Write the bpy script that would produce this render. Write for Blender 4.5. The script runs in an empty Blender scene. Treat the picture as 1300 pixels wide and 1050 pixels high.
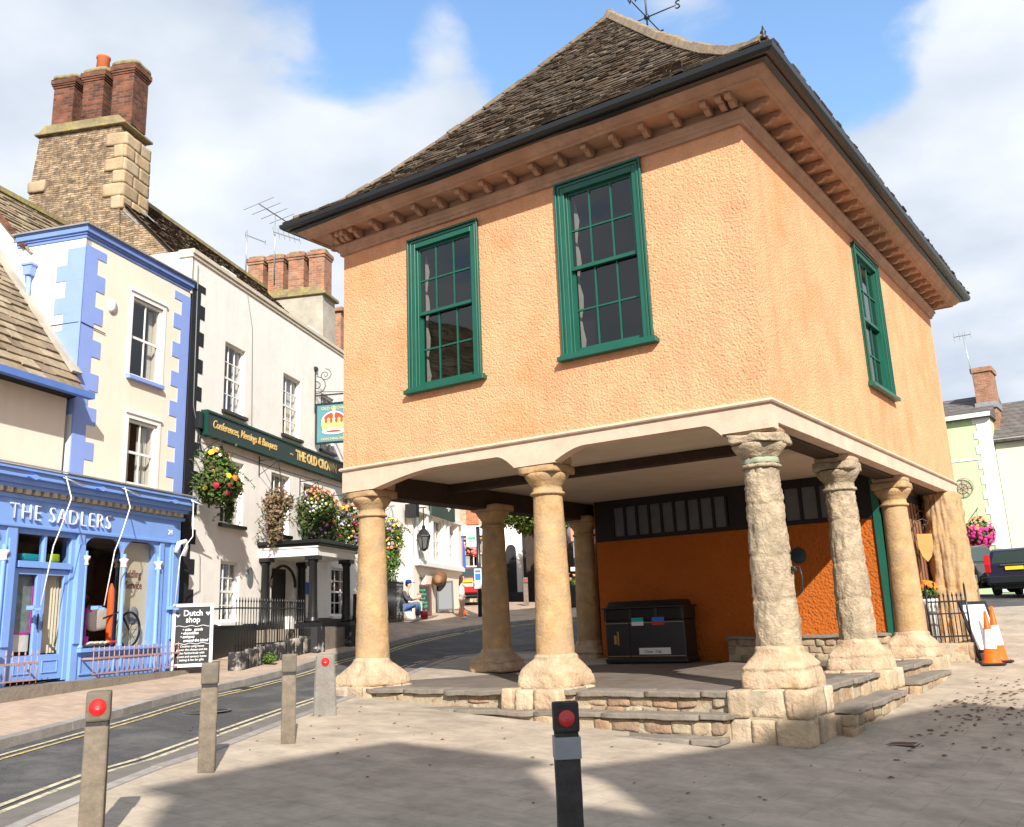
import bpy, bmesh, math, random
from mathutils import Vector, Matrix, noise, geometry
R_=math.radians
scene=bpy.context.scene
COL=scene.collection
# ------------------------------------------------------------ helpers
def W(o):
    m=o.matrix_basis.copy()
    return W(o.parent)@m if o.parent else m
def tag(o,label=None,cat=None,group=None,kind=None):
    if label: o['label']=label
    if cat: o['category']=cat
    if group: o['group']=group
    if kind: o['kind']=kind
    return o
def thing(name,label,cat,loc=(0,0,0),rz=0,group=None):
    o=bpy.data.objects.new(name,None); COL.objects.link(o)
    o.location=loc; o.rotation_euler=(0,0,rz); o.empty_display_size=.3
    return tag(o,label,cat,group)
def dup(root,loc=None,rz=None,label=None,group=None):
    def cp(o,parent):
        c=o.copy(); COL.objects.link(c); c.parent=parent
        for ch in o.children: cp(ch,c)
        return c
    c=cp(root,None)
    if loc is not None: c.location=loc
    if rz is not None: c.rotation_euler=(0,0,rz)
    if label: c['label']=label
    if group: c['group']=group
    return c
def bez(n): return n
class MB:
    """collects geometry in a frame, builds one mesh object"""
    def __init__(s,F=None): s.bm=bmesh.new(); s.F=F; s.sm=False
    def face(s,pts,mi=0,smooth=False):
        vs=[s.bm.verts.new(p) for p in pts]
        try:
            f=s.bm.faces.new(vs); f.material_index=mi; f.smooth=smooth; return f
        except ValueError: return None
    def box(s,x0,x1,y0,y1,z0,z1,mi=0,M=None):
        if x1<x0: x0,x1=x1,x0
        if y1<y0: y0,y1=y1,y0
        if z1<z0: z0,z1=z1,z0
        P=[Vector((x,y,z)) for z in (z0,z1) for y in (y0,y1) for x in (x0,x1)]
        if M: P=[M@p for p in P]
        v=[s.bm.verts.new(p) for p in P]
        for q in ((0,2,3,1),(4,5,7,6),(0,1,5,4),(2,6,7,3),(0,4,6,2),(1,3,7,5)):
            f=s.bm.faces.new([v[i] for i in q]); f.material_index=mi
    def obox(s,c,size,rot=(0,0,0),mi=0):
        from mathutils import Euler
        M=Matrix.Translation(c)@Euler(rot).to_matrix().to_4x4()
        a,b,d=[t/2 for t in size]
        s.box(-a,a,-b,b,-d,d,mi,M)
    def bar(s,p0,p1,w,h=None,mi=0,up=(0,0,1)):
        h=h or w; p0=Vector(p0);p1=Vector(p1); d=p1-p0; L=d.length
        if L<1e-6: return
        d/=L; up=Vector(up)
        if abs(d.dot(up))>.98: up=Vector((1,0,0))
        sx=d.cross(up).normalized(); uz=sx.cross(d)
        M=Matrix((( d.x,sx.x,uz.x,p0.x),(d.y,sx.y,uz.y,p0.y),(d.z,sx.z,uz.z,p0.z),(0,0,0,1)))
        s.box(0,L,-w/2,w/2,-h/2,h/2,mi,M)
    def tube(s,pts,r,n=6,mi=0,cap=True):
        pts=[Vector(p) for p in pts]; rs=r if isinstance(r,(list,tuple)) else [r]*len(pts)
        rings=[]; prev=None
        for i,p in enumerate(pts):
            a=pts[max(i-1,0)]; b=pts[min(i+1,len(pts)-1)]; d=(b-a).normalized()
            if prev is None:
                up=Vector((0,0,1)) if abs(d.z)<.9 else Vector((1,0,0)); x=d.cross(up).normalized()
            else: x=(prev-d*prev.dot(d)).normalized()
            prev=x; y=d.cross(x)
            rings.append([s.bm.verts.new(p+(x*math.cos(2*math.pi*k/n)+y*math.sin(2*math.pi*k/n))*rs[i]) for k in range(n)])
        for a,b in zip(rings,rings[1:]):
            for k in range(n):
                f=s.bm.faces.new((a[k],a[(k+1)%n],b[(k+1)%n],b[k])); f.smooth=True; f.material_index=mi
        if cap:
            for rr in (rings[0],rings[-1]):
                try: f=s.bm.faces.new(rr if rr is rings[-1] else rr[::-1]); f.material_index=mi
                except ValueError: pass
    def lathe(s,prof,cx=0,cy=0,n=24,fn=None,mi=0,cap=True,smooth=True):
        rings=[]
        for r,z in prof:
            ring=[]
            for k in range(n):
                t=2*math.pi*k/n
                p=Vector((cx+r*math.cos(t),cy+r*math.sin(t),z))
                if fn: p=fn(p,t,r,z)
                ring.append(s.bm.verts.new(p))
            rings.append(ring)
        for a,b in zip(rings,rings[1:]):
            for k in range(n):
                f=s.bm.faces.new((a[k],a[(k+1)%n],b[(k+1)%n],b[k])); f.smooth=smooth; f.material_index=mi
        if cap:
            for rr in (rings[0],rings[-1]):
                try: f=s.bm.faces.new(rr); f.material_index=mi
                except ValueError: pass
    def prism(s,poly,d0,d1,axis='y',mi=0):
        """poly in the other two axes (x,z for y; y,z for x; x,y for z)"""
        def P(a,b,d):
            return {'y':(a,d,b),'x':(d,a,b),'z':(a,b,d)}[axis]
        A=[s.bm.verts.new(P(a,b,d0)) for a,b in poly]; B=[s.bm.verts.new(P(a,b,d1)) for a,b in poly]
        n=len(poly)
        for F in (A[::-1],B):
            f=s.bm.faces.new(F); f.material_index=mi
        for i in range(n):
            f=s.bm.faces.new((A[i],A[(i+1)%n],B[(i+1)%n],B[i])); f.material_index=mi
    def stone(s,c,half,amp=.01,seed=0,n=3,mi=0,pw=8,M=None):
        """weathered rounded block"""
        c=Vector(c); h=Vector(half)
        off=Vector((seed*3.17%97,seed*1.31%53,seed*.73%31))
        cache={}
        def V(i,j,k):
            key=(i,j,k)
            if key in cache: return cache[key]
            a=Vector((2*i/n-1,2*j/n-1,2*k/n-1))
            L=(abs(a.x)**pw+abs(a.y)**pw+abs(a.z)**pw)**(1/pw)
            q=a/L
            p=Vector((q.x*h.x,q.y*h.y,q.z*h.z))
            p+=noise.noise_vector((c+p)*3.1+off)*amp*1.6+noise.noise_vector((c+p)*11+off)*amp*.6
            p=c+p
            if M: p=M@p
            v=s.bm.verts.new(p); cache[key]=v; return v
        for ax in range(3):
            for sd in (0,n):
                for i in range(n):
                    for j in range(n):
                        def T(a,b):
                            t=[a,b]; t.insert(ax,sd); return V(*t)
                        q=(T(i,j),T(i+1,j),T(i+1,j+1),T(i,j+1))
                        if (sd==0)!=(ax==1): q=q[::-1]
                        f=s.bm.faces.new(q); f.material_index=mi; f.smooth=True
    def wall(s,u0,u1,z0,z1,holes,v0=0,v1=.25,mi=0,mr=None,top=None):
        """wall sheet at v0 (outside) with rectangular holes and reveals to v1"""
        us=sorted({u0,u1,*[h[0] for h in holes],*[h[1] for h in holes]}); zs=sorted({z0,z1,*[h[2] for h in holes],*[h[3] for h in holes]})
        us=[u for u in us if u0<=u<=u1]; zs=[z for z in zs if z0<=z<=z1]
        for a,b in zip(us,us[1:]):
            for c,d in zip(zs,zs[1:]):
                cu,cz=(a+b)/2,(c+d)/2
                if any(h[0]<cu<h[1] and h[2]<cz<h[3] for h in holes): continue
                s.face([(a,v0,c),(b,v0,c),(b,v0,d),(a,v0,d)],mi)
        mr=mi if mr is None else mr
        for a,b,c,d in holes:
            s.face([(a,v0,c),(a,v1,c),(a,v1,d),(a,v0,d)][::-1],mr)
            s.face([(b,v0,c),(b,v1,c),(b,v1,d),(b,v0,d)],mr)
            s.face([(a,v0,d),(b,v0,d),(b,v1,d),(a,v1,d)],mr)
            s.face([(a,v0,c),(b,v0,c),(b,v1,c),(a,v1,c)][::-1],mr)
    def build(s,name,mats,parent=None,bevel=0,recalc=True):
        bm=s.bm
        if s.F is not None: bm.transform(s.F)
        if parent is not None: bm.transform(W(parent).inverted())
        if recalc: bmesh.ops.recalc_face_normals(bm,faces=bm.faces)
        if bevel:
            es=[e for e in bm.edges if len(e.link_faces)==2 and e.calc_face_angle(0)>.6]
            bmesh.ops.bevel(bm,geom=es,offset=bevel,segments=1,affect='EDGES',clamp_overlap=True)
        me=bpy.data.meshes.new(name); bm.to_mesh(me); bm.free()
        for m in (mats if isinstance(mats,(list,tuple)) else [mats]): me.materials.append(m)
        o=bpy.data.objects.new(name,me); COL.objects.link(o)
        if parent is not None: o.parent=parent
        return o
def frame(o,u,n,z=0):
    """(u,v,z) -> world, v points into the building"""
    return Matrix(((u[0],-n[0],0,o[0]),(u[1],-n[1],0,o[1]),(0,0,1,z),(0,0,0,1)))
def text(s,size,F,u,z,v,mat,parent,name='lettering',depth=.006,shear=0,align='LEFT',sx=1,bold=0,spacing=1,slope=0):
    cu=bpy.data.curves.new('t','FONT'); cu.body=s; cu.size=size; cu.extrude=depth; cu.shear=shear; cu.align_x=align; cu.offset=bold; cu.space_character=spacing
    cu.resolution_u=3
    ob=bpy.data.objects.new('t',cu); COL.objects.link(ob)
    dg=bpy.context.evaluated_depsgraph_get(); dg.update()
    me=bpy.data.meshes.new_from_object(ob.evaluated_get(dg)); me.name=name
    bpy.data.objects.remove(ob)
    T=Matrix(((sx,0,0,u),(0,0,-1,v),(slope,1,0,z),(0,0,0,1)))
    M=(F or Matrix())@T
    if parent is not None: M=W(parent).inverted()@M
    me.transform(M); me.materials.clear(); me.materials.append(mat)
    o=bpy.data.objects.new(name,me); COL.objects.link(o); o.parent=parent
    return o
# ------------------------------------------------------------ ground height
G0=[(-60,-.6),(-20,-.2),(-8,-.02),(-0.3,0),(3.3,.22),(6.2,.31),(9,.60),(12,.88),(15,1.27),(20,1.52),(24,1.72),(40,2.1),(90,3.5),(400,9)]
K0=[(-400,1),(0,1),(3.8,.78),(7.5,.58),(12,.36),(14,.30),(18,.38),(24,.4),(30,.3),(60,0),(400,0)]
C0=[(-400,1),(8,1),(14,.3),(20,.1),(30,0),(400,0)]
def itp(T,y):
    if y<=T[0][0]: return T[0][1]
    for (a,b),(c,d) in zip(T,T[1:]):
        if y<=c: return b+(d-b)*(y-a)/(c-a)
    return T[-1][1]
def sitp(T,y): return (itp(T,y-.5)+itp(T,y)+itp(T,y+.5))/3
def g(x,y):
    xx=max(min(x,6),-26)
    nn=(x+12.474)*.9212+(y-.508)*.3890
    k=itp(K0,y); sm=min(1,max(0,1-nn/3.5)); k+=(1-k)*sm*itp(C0,y)
    return itp(G0,y)-.07*xx*k
# ------------------------------------------------------------ materials
def mat(name,col,rough=.8,bump=0,bscale=20,var=0,vscale=2,metal=0,isl=0,island_cols=None,spec=.3,detail=6,stain=None,coords='Object',vor=0,bdist=.02,streak=0):
    m=bpy.data.materials.new(name); m.use_nodes=True; nt=m.node_tree; N=nt.nodes; L=nt.links
    b=N['Principled BSDF']; b.inputs['Roughness'].default_value=rough; b.inputs['Metallic'].default_value=metal
    b.inputs['Specular IOR Level'].default_value=spec
    tc=N.new('ShaderNodeTexCoord'); co=tc.outputs[coords]
    c=(*col,1)
    cur=None
    if island_cols:
        ge=N.new('ShaderNodeNewGeometry'); r=N.new('ShaderNodeValToRGB'); r.color_ramp.interpolation='LINEAR'
        L.new(ge.outputs['Random Per Island'],r.inputs[0]); cr=r.color_ramp
        k=len(island_cols)
        cr.elements[0].color=(*island_cols[0],1); cr.elements[1].color=(*island_cols[-1],1)
        for i in range(1,k-1):
            e=cr.elements.new(i/(k-1)); e.color=(*island_cols[i],1)
        cur=r.outputs[0]
    if cur is None:
        rgb=N.new('ShaderNodeRGB'); rgb.outputs[0].default_value=c; cur=rgb.outputs[0]
    if var:
        n=N.new('ShaderNodeTexNoise'); n.inputs['Scale'].default_value=vscale; n.inputs['Detail'].default_value=detail; n.inputs['Roughness'].default_value=.65
        L.new(co,n.inputs['Vector'])
        mr=N.new('ShaderNodeMapRange'); mr.inputs[1].default_value=.3; mr.inputs[2].default_value=.7; mr.inputs[3].default_value=1-var; mr.inputs[4].default_value=1+var*.6
        L.new(n.outputs[0],mr.inputs[0])
        mx=N.new('ShaderNodeMix'); mx.data_type='RGBA'; mx.blend_type='MULTIPLY'; mx.inputs[0].default_value=1
        L.new(cur,mx.inputs[6]); L.new(mr.outputs[0],mx.inputs[7]); cur=mx.outputs[2]
    if stain:
        scol,sscale,lo,hi=stain
        n=N.new('ShaderNodeTexNoise'); n.inputs['Scale'].default_value=sscale; n.inputs['Detail'].default_value=8; n.inputs['Roughness'].default_value=.7
        L.new(co,n.inputs['Vector'])
        mr=N.new('ShaderNodeMapRange'); mr.inputs[1].default_value=lo; mr.inputs[2].default_value=hi
        L.new(n.outputs[0],mr.inputs[0])
        mx=N.new('ShaderNodeMix'); mx.data_type='RGBA'
        L.new(mr.outputs[0],mx.inputs[0]); L.new(cur,mx.inputs[6]); mx.inputs[7].default_value=(*scol,1); cur=mx.outputs[2]
    if streak:
        mp=N.new('ShaderNodeMapping'); mp.inputs['Scale'].default_value=(3.2,3.2,.32); L.new(co,mp.inputs[0])
        n=N.new('ShaderNodeTexNoise'); n.inputs['Scale'].default_value=1.3; n.inputs['Detail'].default_value=7; n.inputs['Roughness'].default_value=.7; L.new(mp.outputs[0],n.inputs['Vector'])
        mr=N.new('ShaderNodeMapRange'); mr.inputs[1].default_value=.48; mr.inputs[2].default_value=.78; mr.inputs[3].default_value=1; mr.inputs[4].default_value=1-streak; L.new(n.outputs[0],mr.inputs[0])
        mx=N.new('ShaderNodeMix'); mx.data_type='RGBA'; mx.blend_type='MULTIPLY'; mx.inputs[0].default_value=1; L.new(cur,mx.inputs[6]); L.new(mr.outputs[0],mx.inputs[7]); cur=mx.outputs[2]
    L.new(cur,b.inputs['Base Color'])
    if bump:
        n=N.new('ShaderNodeTexNoise'); n.inputs['Scale'].default_value=bscale; n.inputs['Detail'].default_value=5; n.inputs['Roughness'].default_value=.6
        L.new(co,n.inputs['Vector']); h=n.outputs[0]
        if vor:
            v=N.new('ShaderNodeTexVoronoi'); v.inputs['Scale'].default_value=vor; L.new(co,v.inputs['Vector']); v.feature='SMOOTH_F1'
            ad=N.new('ShaderNodeMath'); ad.operation='SUBTRACT'; L.new(h,ad.inputs[0]); L.new(v.outputs[0],ad.inputs[1]); h=ad.outputs[0]
        bu=N.new('ShaderNodeBump'); bu.inputs['Strength'].default_value=bump; bu.inputs['Distance'].default_value=bdist
        L.new(h,bu.inputs['Height']); L.new(bu.outputs[0],b.inputs['Normal'])
    return m
def brickmat(name,c1,c2,mortar,bw=.22,bh=.075,ms=.01,var=.3,bump=.5,zonly=False,wobble=0,vscale=3,plan=False,rough=.9,moss=None):
    m=bpy.data.materials.new(name); m.use_nodes=True; nt=m.node_tree; N=nt.nodes; L=nt.links
    b=N['Principled BSDF']; b.inputs['Roughness'].default_value=rough; b.inputs['Specular IOR Level'].default_value=.2
    tc=N.new('ShaderNodeTexCoord'); sp=N.new('ShaderNodeSeparateXYZ')
    src=tc.outputs['Object']
    if wobble:
        n0=N.new('ShaderNodeTexNoise'); n0.inputs['Scale'].default_value=2.5; n0.inputs['Detail'].default_value=3; L.new(src,n0.inputs['Vector'])
        vs=N.new('ShaderNodeVectorMath'); vs.operation='SCALE'; vs.inputs['Scale'].default_value=wobble; L.new(n0.outputs['Color'],vs.inputs[0])
        va=N.new('ShaderNodeVectorMath'); L.new(src,va.inputs[0]); L.new(vs.outputs[0],va.inputs[1]); src=va.outputs[0]
    L.new(src,sp.inputs[0])
    cb=N.new('ShaderNodeCombineXYZ')
    if plan: L.new(sp.outputs[0],cb.inputs[0]); L.new(sp.outputs[1],cb.inputs[1])
    else:
        ad=N.new('ShaderNodeMath'); L.new(sp.outputs[0],ad.inputs[0]); L.new(sp.outputs[1],ad.inputs[1])
        L.new(ad.outputs[0],cb.inputs[0]); L.new(sp.outputs[2],cb.inputs[1])
    br=N.new('ShaderNodeTexBrick'); L.new(cb.outputs[0],br.inputs['Vector'])
    br.inputs['Scale'].default_value=1; br.inputs['Brick Width'].default_value=bw; br.inputs['Row Height'].default_value=bh; br.inputs['Mortar Size'].default_value=ms
    br.inputs['Mortar Smooth'].default_value=.3; br.inputs['Bias'].default_value=0
    br.inputs['Color1'].default_value=(*c1,1); br.inputs['Color2'].default_value=(*c2,1); br.inputs['Mortar'].default_value=(*mortar,1)
    n=N.new('ShaderNodeTexNoise'); n.inputs['Scale'].default_value=vscale; n.inputs['Detail'].default_value=8; n.inputs['Roughness'].default_value=.7; L.new(tc.outputs['Object'],n.inputs['Vector'])
    mr=N.new('ShaderNodeMapRange'); mr.inputs[1].default_value=.3; mr.inputs[2].default_value=.7; mr.inputs[3].default_value=1-var; mr.inputs[4].default_value=1+var*.6; L.new(n.outputs[0],mr.inputs[0])
    mx=N.new('ShaderNodeMix'); mx.data_type='RGBA'; mx.blend_type='MULTIPLY'; mx.inputs[0].default_value=1
    L.new(br.outputs[0],mx.inputs[6]); L.new(mr.outputs[0],mx.inputs[7]); cur=mx.outputs[2]
    if plan:
        for sc,lo,hi,k in ((.9,.48,.72,.72),(7,.60,.74,.70),(60,.55,.75,.82)):
            q=N.new('ShaderNodeTexNoise'); q.inputs['Scale'].default_value=sc; q.inputs['Detail'].default_value=6; q.inputs['Roughness'].default_value=.7; L.new(tc.outputs['Object'],q.inputs['Vector'])
            r2=N.new('ShaderNodeMapRange'); r2.inputs[1].default_value=lo; r2.inputs[2].default_value=hi; r2.inputs[3].default_value=1; r2.inputs[4].default_value=k; L.new(q.outputs[0],r2.inputs[0])
            m2=N.new('ShaderNodeMix'); m2.data_type='RGBA'; m2.blend_type='MULTIPLY'; m2.inputs[0].default_value=1; L.new(cur,m2.inputs[6]); L.new(r2.outputs[0],m2.inputs[7]); cur=m2.outputs[2]
    L.new(cur,b.inputs['Base Color'])
    ma=N.new('ShaderNodeMath'); ma.operation='MULTIPLY_ADD'; ma.inputs[1].default_value=-1; L.new(br.outputs['Fac'],ma.inputs[0]); L.new(n.outputs[0],ma.inputs[2])
    bu=N.new('ShaderNodeBump'); bu.inputs['Strength'].default_value=bump; bu.inputs['Distance'].default_value=.012; L.new(ma.outputs[0],bu.inputs['Height']); L.new(bu.outputs[0],b.inputs['Normal'])
    return m
def glassmat(name,tint=.75,rough=.02,ior=1.5,extra=.02):
    m=bpy.data.materials.new(name); m.use_nodes=True; nt=m.node_tree; N=nt.nodes; L=nt.links
    for n in list(N): N.remove(n)
    o=N.new('ShaderNodeOutputMaterial'); t=N.new('ShaderNodeBsdfTransparent'); t.inputs[0].default_value=(tint,tint*1.01,tint,1)
    gl=N.new('ShaderNodeBsdfGlossy'); gl.inputs['Roughness'].default_value=rough
    lw=N.new('ShaderNodeLayerWeight'); lw.inputs[0].default_value=.5; pw=N.new('ShaderNodeMath'); pw.operation='POWER'; pw.inputs[1].default_value=4; L.new(lw.outputs['Facing'],pw.inputs[0])
    ad=N.new('ShaderNodeMath'); ad.operation='MULTIPLY_ADD'; ad.inputs[1].default_value=.93; ad.inputs[2].default_value=.045+extra; L.new(pw.outputs[0],ad.inputs[0])
    tc=N.new('ShaderNodeTexCoord'); nz=N.new('ShaderNodeTexNoise'); nz.inputs['Scale'].default_value=1.6; L.new(tc.outputs['Object'],nz.inputs[0])
    bu=N.new('ShaderNodeBump'); bu.inputs['Strength'].default_value=.25; bu.inputs['Distance'].default_value=.01; L.new(nz.outputs[0],bu.inputs['Height']); L.new(bu.outputs[0],gl.inputs['Normal'])
    mx=N.new('ShaderNodeMixShader'); L.new(ad.outputs[0],mx.inputs[0]); L.new(t.outputs[0],mx.inputs[1]); L.new(gl.outputs[0],mx.inputs[2]); L.new(mx.outputs[0],o.inputs[0])
    return m
M={}
M['roughcast']=mat('orange_roughcast',(.77,.37,.195),.95,bump=.8,bscale=24,streak=.18,var=.14,vscale=1.6,vor=36,bdist=.022,spec=.1,stain=((.66,.26,.11),.55,.52,.78))
M['orange_in']=mat('deep_orange_shaded_roughcast',(.44,.115,.02),.95,bump=.9,bscale=15,var=.08,vscale=1.3,vor=22,bdist=.03,spec=.1)  # deep orange of the wall under the hall, lowered further for the shade there
M['stone_gold']=mat('golden_limestone',(.49,.31,.15),.9,bump=.9,bscale=22,var=.32,vscale=5,stain=((.36,.26,.16),2.6,.42,.68),bdist=.02,spec=.12)
M['stone_grey']=mat('worn_grey_limestone',(.47,.37,.25),.95,bump=1,bscale=24,var=.38,vscale=6,stain=((.26,.21,.145),3.2,.46,.7),bdist=.035,spec=.1)
M['stone_pale']=mat('pale_worn_limestone',(.54,.40,.265),.95,bump=1,bscale=20,var=.28,vscale=5,stain=((.38,.25,.13),3,.46,.72),bdist=.03,spec=.1)
M['stone_dark']=mat('shaded_side_limestone',(.42,.26,.12),.9,bump=.6,bscale=12,var=.3,vscale=3,bdist=.02,spec=.1)
M['blocks']=mat('step_stone_blocks',(.4,.33,.24),.95,bump=.8,bscale=20,var=.25,vscale=6,island_cols=[(.40,.30,.19),(.30,.22,.15),(.36,.23,.14),(.44,.36,.24),(.27,.21,.14)],bdist=.03,spec=.1)
M['blocks_pale']=mat('plinth_stone_blocks',(.5,.42,.3),.95,bump=.8,bscale=16,var=.22,vscale=5,island_cols=[(.54,.40,.26),(.44,.335,.22),(.36,.29,.21),(.56,.44,.31),(.48,.32,.19)],bdist=.035,spec=.1)
M['tread']=mat('worn_step_slab',(.235,.20,.16),.85,bump=.9,bscale=18,var=.35,vscale=3,stain=((.16,.14,.11),3,.5,.7),bdist=.015)
M['fascia']=mat('pale_pink_painted_timber',(.64,.46,.34),.7,bump=.4,bscale=30,var=.16,vscale=3,stain=((.42,.33,.26),4,.58,.75),bdist=.008)
M['cornice']=mat('stained_pink_cornice',(.46,.27,.17),.75,bump=.4,bscale=25,var=.28,vscale=5,stain=((.26,.13,.07),2.5,.5,.75),bdist=.01)
M['soffit']=mat('cream_ceiling_plaster',(.60,.50,.38),.9,bump=.2,bscale=12,var=.12,vscale=1.5)
M['dark_beam']=mat('dark_brown_beam',(.045,.026,.016),.7,bump=.5,bscale=20,var=.3,vscale=4)
M['dark_frame']=mat('black_timber_frame',(.018,.013,.011),.6,var=.2,bump=.2)
M['green']=mat('bottle_green_gloss_paint',(.006,.092,.058),.38,var=.12,vscale=3,spec=.5,bump=.12,bscale=40,bdist=.004)
M['green_dark']=mat('dark_green_door_paint',(.01,.07,.035),.4,var=.2,spec=.5,bump=.1)
M['gutter']=mat('black_cast_iron',(.012,.016,.018),.4,spec=.5,bump=.1,bscale=30)
M['slate']=mat('stone_roof_slates',(.2,.17,.13),.95,bump=.6,bscale=25,var=.35,vscale=7,island_cols=[(.075,.055,.04),(.11,.085,.06),(.05,.038,.028),(.13,.10,.07),(.08,.055,.035),(.20,.165,.12),(.06,.045,.032),(.095,.07,.045)],stain=((.075,.04,.018),1.2,.50,.72),bdist=.02,spec=.15)
M['slate_lichen']=mat('lichened_ridge_stone',(.26,.205,.145),.95,bump=.9,bscale=16,var=.35,vscale=6,stain=((.42,.21,.04),3.0,.54,.68),bdist=.02,spec=.1)
M['slate_grey']=mat('weathered_brown_stone_slates',(.2,.17,.13),.95,bump=.5,bscale=20,var=.3,vscale=5,island_cols=[(.24,.19,.13),(.33,.26,.17),(.19,.145,.10),(.38,.31,.21),(.29,.22,.14)],spec=.15)
M['roof_dark']=brickmat('dark_slate_roofing',(.13,.115,.105),(.17,.15,.135),(.05,.045,.04),.3,.2,.012,.3,.4)
M['white_render']=mat('white_painted_brickwork',(.87,.84,.77),.85,streak=.10,bump=.45,bscale=7,var=.05,vscale=1.2,stain=((.70,.65,.55),.8,.55,.8),bdist=.012,spec=.15)
M['cream']=mat('cream_painted_ashlar',(.83,.73,.59),.85,streak=.08,bump=.15,bscale=12,var=.06,vscale=1,spec=.15)
M['white']=mat('white_gloss_paint',(.82,.81,.77),.45,var=.05,spec=.4)
M['side_white']=mat('white_side_render',(.82,.80,.75),.85,bump=.3,bscale=10,var=.06,vscale=.9)
M['blue']=mat('periwinkle_blue_paint',(.20,.355,.74),.5,var=.06,vscale=3,spec=.35,bump=.1,bscale=30,bdist=.004)
M['blue_light']=mat('light_blue_quoin_paint',(.25,.35,.70),.7,var=.06,vscale=2,bump=.15,bscale=14,spec=.2)
M['blue_dark']=mat('deep_blue_cornice_paint',(.10,.20,.52),.55,var=.1,vscale=3,spec=.3)
M['lead']=mat('grey_lead_flashing',(.26,.27,.28),.55,var=.2,vscale=6,bump=.2)
M['black']=mat('black_gloss_paint',(.012,.012,.013),.35,var=.2,spec=.5,bump=.12,bscale=30)
M['black_matt']=mat('black_painted_quoin',(.018,.018,.022),.75,bump=.2,var=.3)
M['sign_green']=mat('dark_green_signboard',(.012,.03,.024),.4,var=.1,spec=.4)
M['sign_board2']=mat('grey_green_signboard',(.05,.075,.062),.5,var=.15)
M['gold']=mat('gold_leaf_lettering',(.80,.55,.18),.4,spec=.6,var=.1)
M['gold_dark']=mat('dull_gold_paint',(.42,.25,.075),.5,var=.15)
M['letter_white']=mat('white_raised_letters',(.85,.85,.84),.5)
M['glass']=glassmat('window_glass')
M['glass_shop']=glassmat('shop_plate_glass',.95,.015,1.45,.0)
M['glass_dark']=glassmat('dim_window_glass',.45,.03,1.5,.03)
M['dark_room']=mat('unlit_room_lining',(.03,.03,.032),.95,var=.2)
M['curtain']=mat('white_net_curtain',(.72,.69,.62),.9,bump=.6,bscale=6,var=.1)
M['curtain2']=mat('buff_pleated_curtain',(.60,.54,.42),.9,var=.1,bump=.3)
M['frosted']=mat('dusty_clerestory_pane',(.12,.12,.115),.35,var=.25,vscale=2,spec=.5)
M['brick']=brickmat('weathered_red_brick',(.24,.085,.045),(.085,.04,.03),(.16,.11,.08),.21,.072,.009,.6,.7,vscale=2)
M['brick_orange']=brickmat('mottled_orange_brick',(.44,.20,.11),(.28,.12,.07),(.33,.27,.2),.21,.072,.01,.4,.5)
M['rubble']=brickmat('coursed_rubble_stone',(.46,.33,.20),(.22,.155,.10),(.19,.145,.10),.21,.052,.008,.75,1.3,wobble=.11,vscale=6)
M['ashlar']=mat('golden_quoin_ashlar',(.56,.42,.23),.9,bump=.5,bscale=12,var=.2,vscale=4,island_cols=[(.46,.33,.19),(.38,.28,.17),(.50,.39,.25),(.42,.28,.15)])
M['render_grey']=mat('grey_lime_render',(.42,.38,.31),.95,bump=.6,bscale=12,var=.25,vscale=2)
M['terracotta']=mat('terracotta_pot',(.58,.16,.06),.8,var=.15,bump=.2)
M['mossy']=mat('mossy_flaunching',(.27,.22,.12),.95,bump=.7,bscale=14,var=.35,vscale=5,stain=((.35,.30,.08),4,.5,.65))
M['asphalt']=mat('worn_asphalt',(.085,.083,.082),.9,bump=1,bscale=70,var=.45,vscale=38,stain=((.135,.13,.12),1.3,.46,.66),bdist=.014,spec=.25)
M['asphalt_strip']=mat('grey_kerbside_setts',(.16,.145,.125),.9,bump=.8,bscale=40,var=.2,vscale=3,bdist=.01)
M['flags']=brickmat('buff_paving_flags',(.43,.36,.275),(.40,.335,.255),(.345,.285,.215),.75,.45,.008,.28,.3,wobble=.02,vscale=2.2,plan=True)
M['pavers']=brickmat('pinkish_pavement_blocks',(.48,.37,.275),(.43,.325,.24),(.36,.27,.2),.22,.11,.006,.18,.4,plan=True)
M['kerb']=mat('granite_kerb',(.30,.275,.245),.85,bump=.4,bscale=30,var=.25,vscale=6,island_cols=[(.32,.29,.26),(.26,.24,.215),(.36,.325,.28)])
M['yellow']=mat('faded_yellow_line_paint',(.55,.43,.15),.8,var=.3,vscale=9,stain=((.14,.13,.11),14,.46,.64))
M['cream_line']=mat('worn_cream_line_paint',(.56,.50,.33),.8,var=.3,vscale=9,stain=((.13,.125,.115),14,.48,.66))
M['platform']=brickmat('dull_stone_floor',(.19,.155,.125),(.165,.135,.108),(.11,.09,.07),.9,.6,.012,.25,.3,wobble=.03,plan=True)
M['wood_post']=mat('weathered_grey_oak',(.19,.155,.115),.9,bump=.6,bscale=14,var=.35,vscale=9,spec=.1)
M['wood_post_cap']=mat('grey_oak_end_grain',(.165,.14,.105),.9,bump=.4,bscale=20,var=.3,vscale=9)
M['concrete']=mat('grey_concrete',(.21,.195,.165),.95,bump=.5,bscale=25,var=.25,vscale=6)
M['red']=mat('red_reflector',(.80,.012,.01),.3,spec=.5)
M['shaded_red']=mat('shaded_red_reflector',(.5,.02,.02),.35,spec=.5)  # darker copy of the red reflector, shade put into its colour
M['dark_post']=mat('dark_stained_timber',(.045,.042,.04),.8,bump=.5,bscale=20,var=.5,vscale=8)
M['grey_band']=mat('grey_reflective_band',(.30,.31,.33),.4,var=.2)
M['brown_door']=mat('brown_boarded_door',(.30,.13,.06),.7,bump=.4,bscale=20,var=.25,vscale=5)
M['rust']=mat('rusty_pink_railing_iron',(.42,.25,.22),.8,var=.3,vscale=20,bump=.3)
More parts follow.
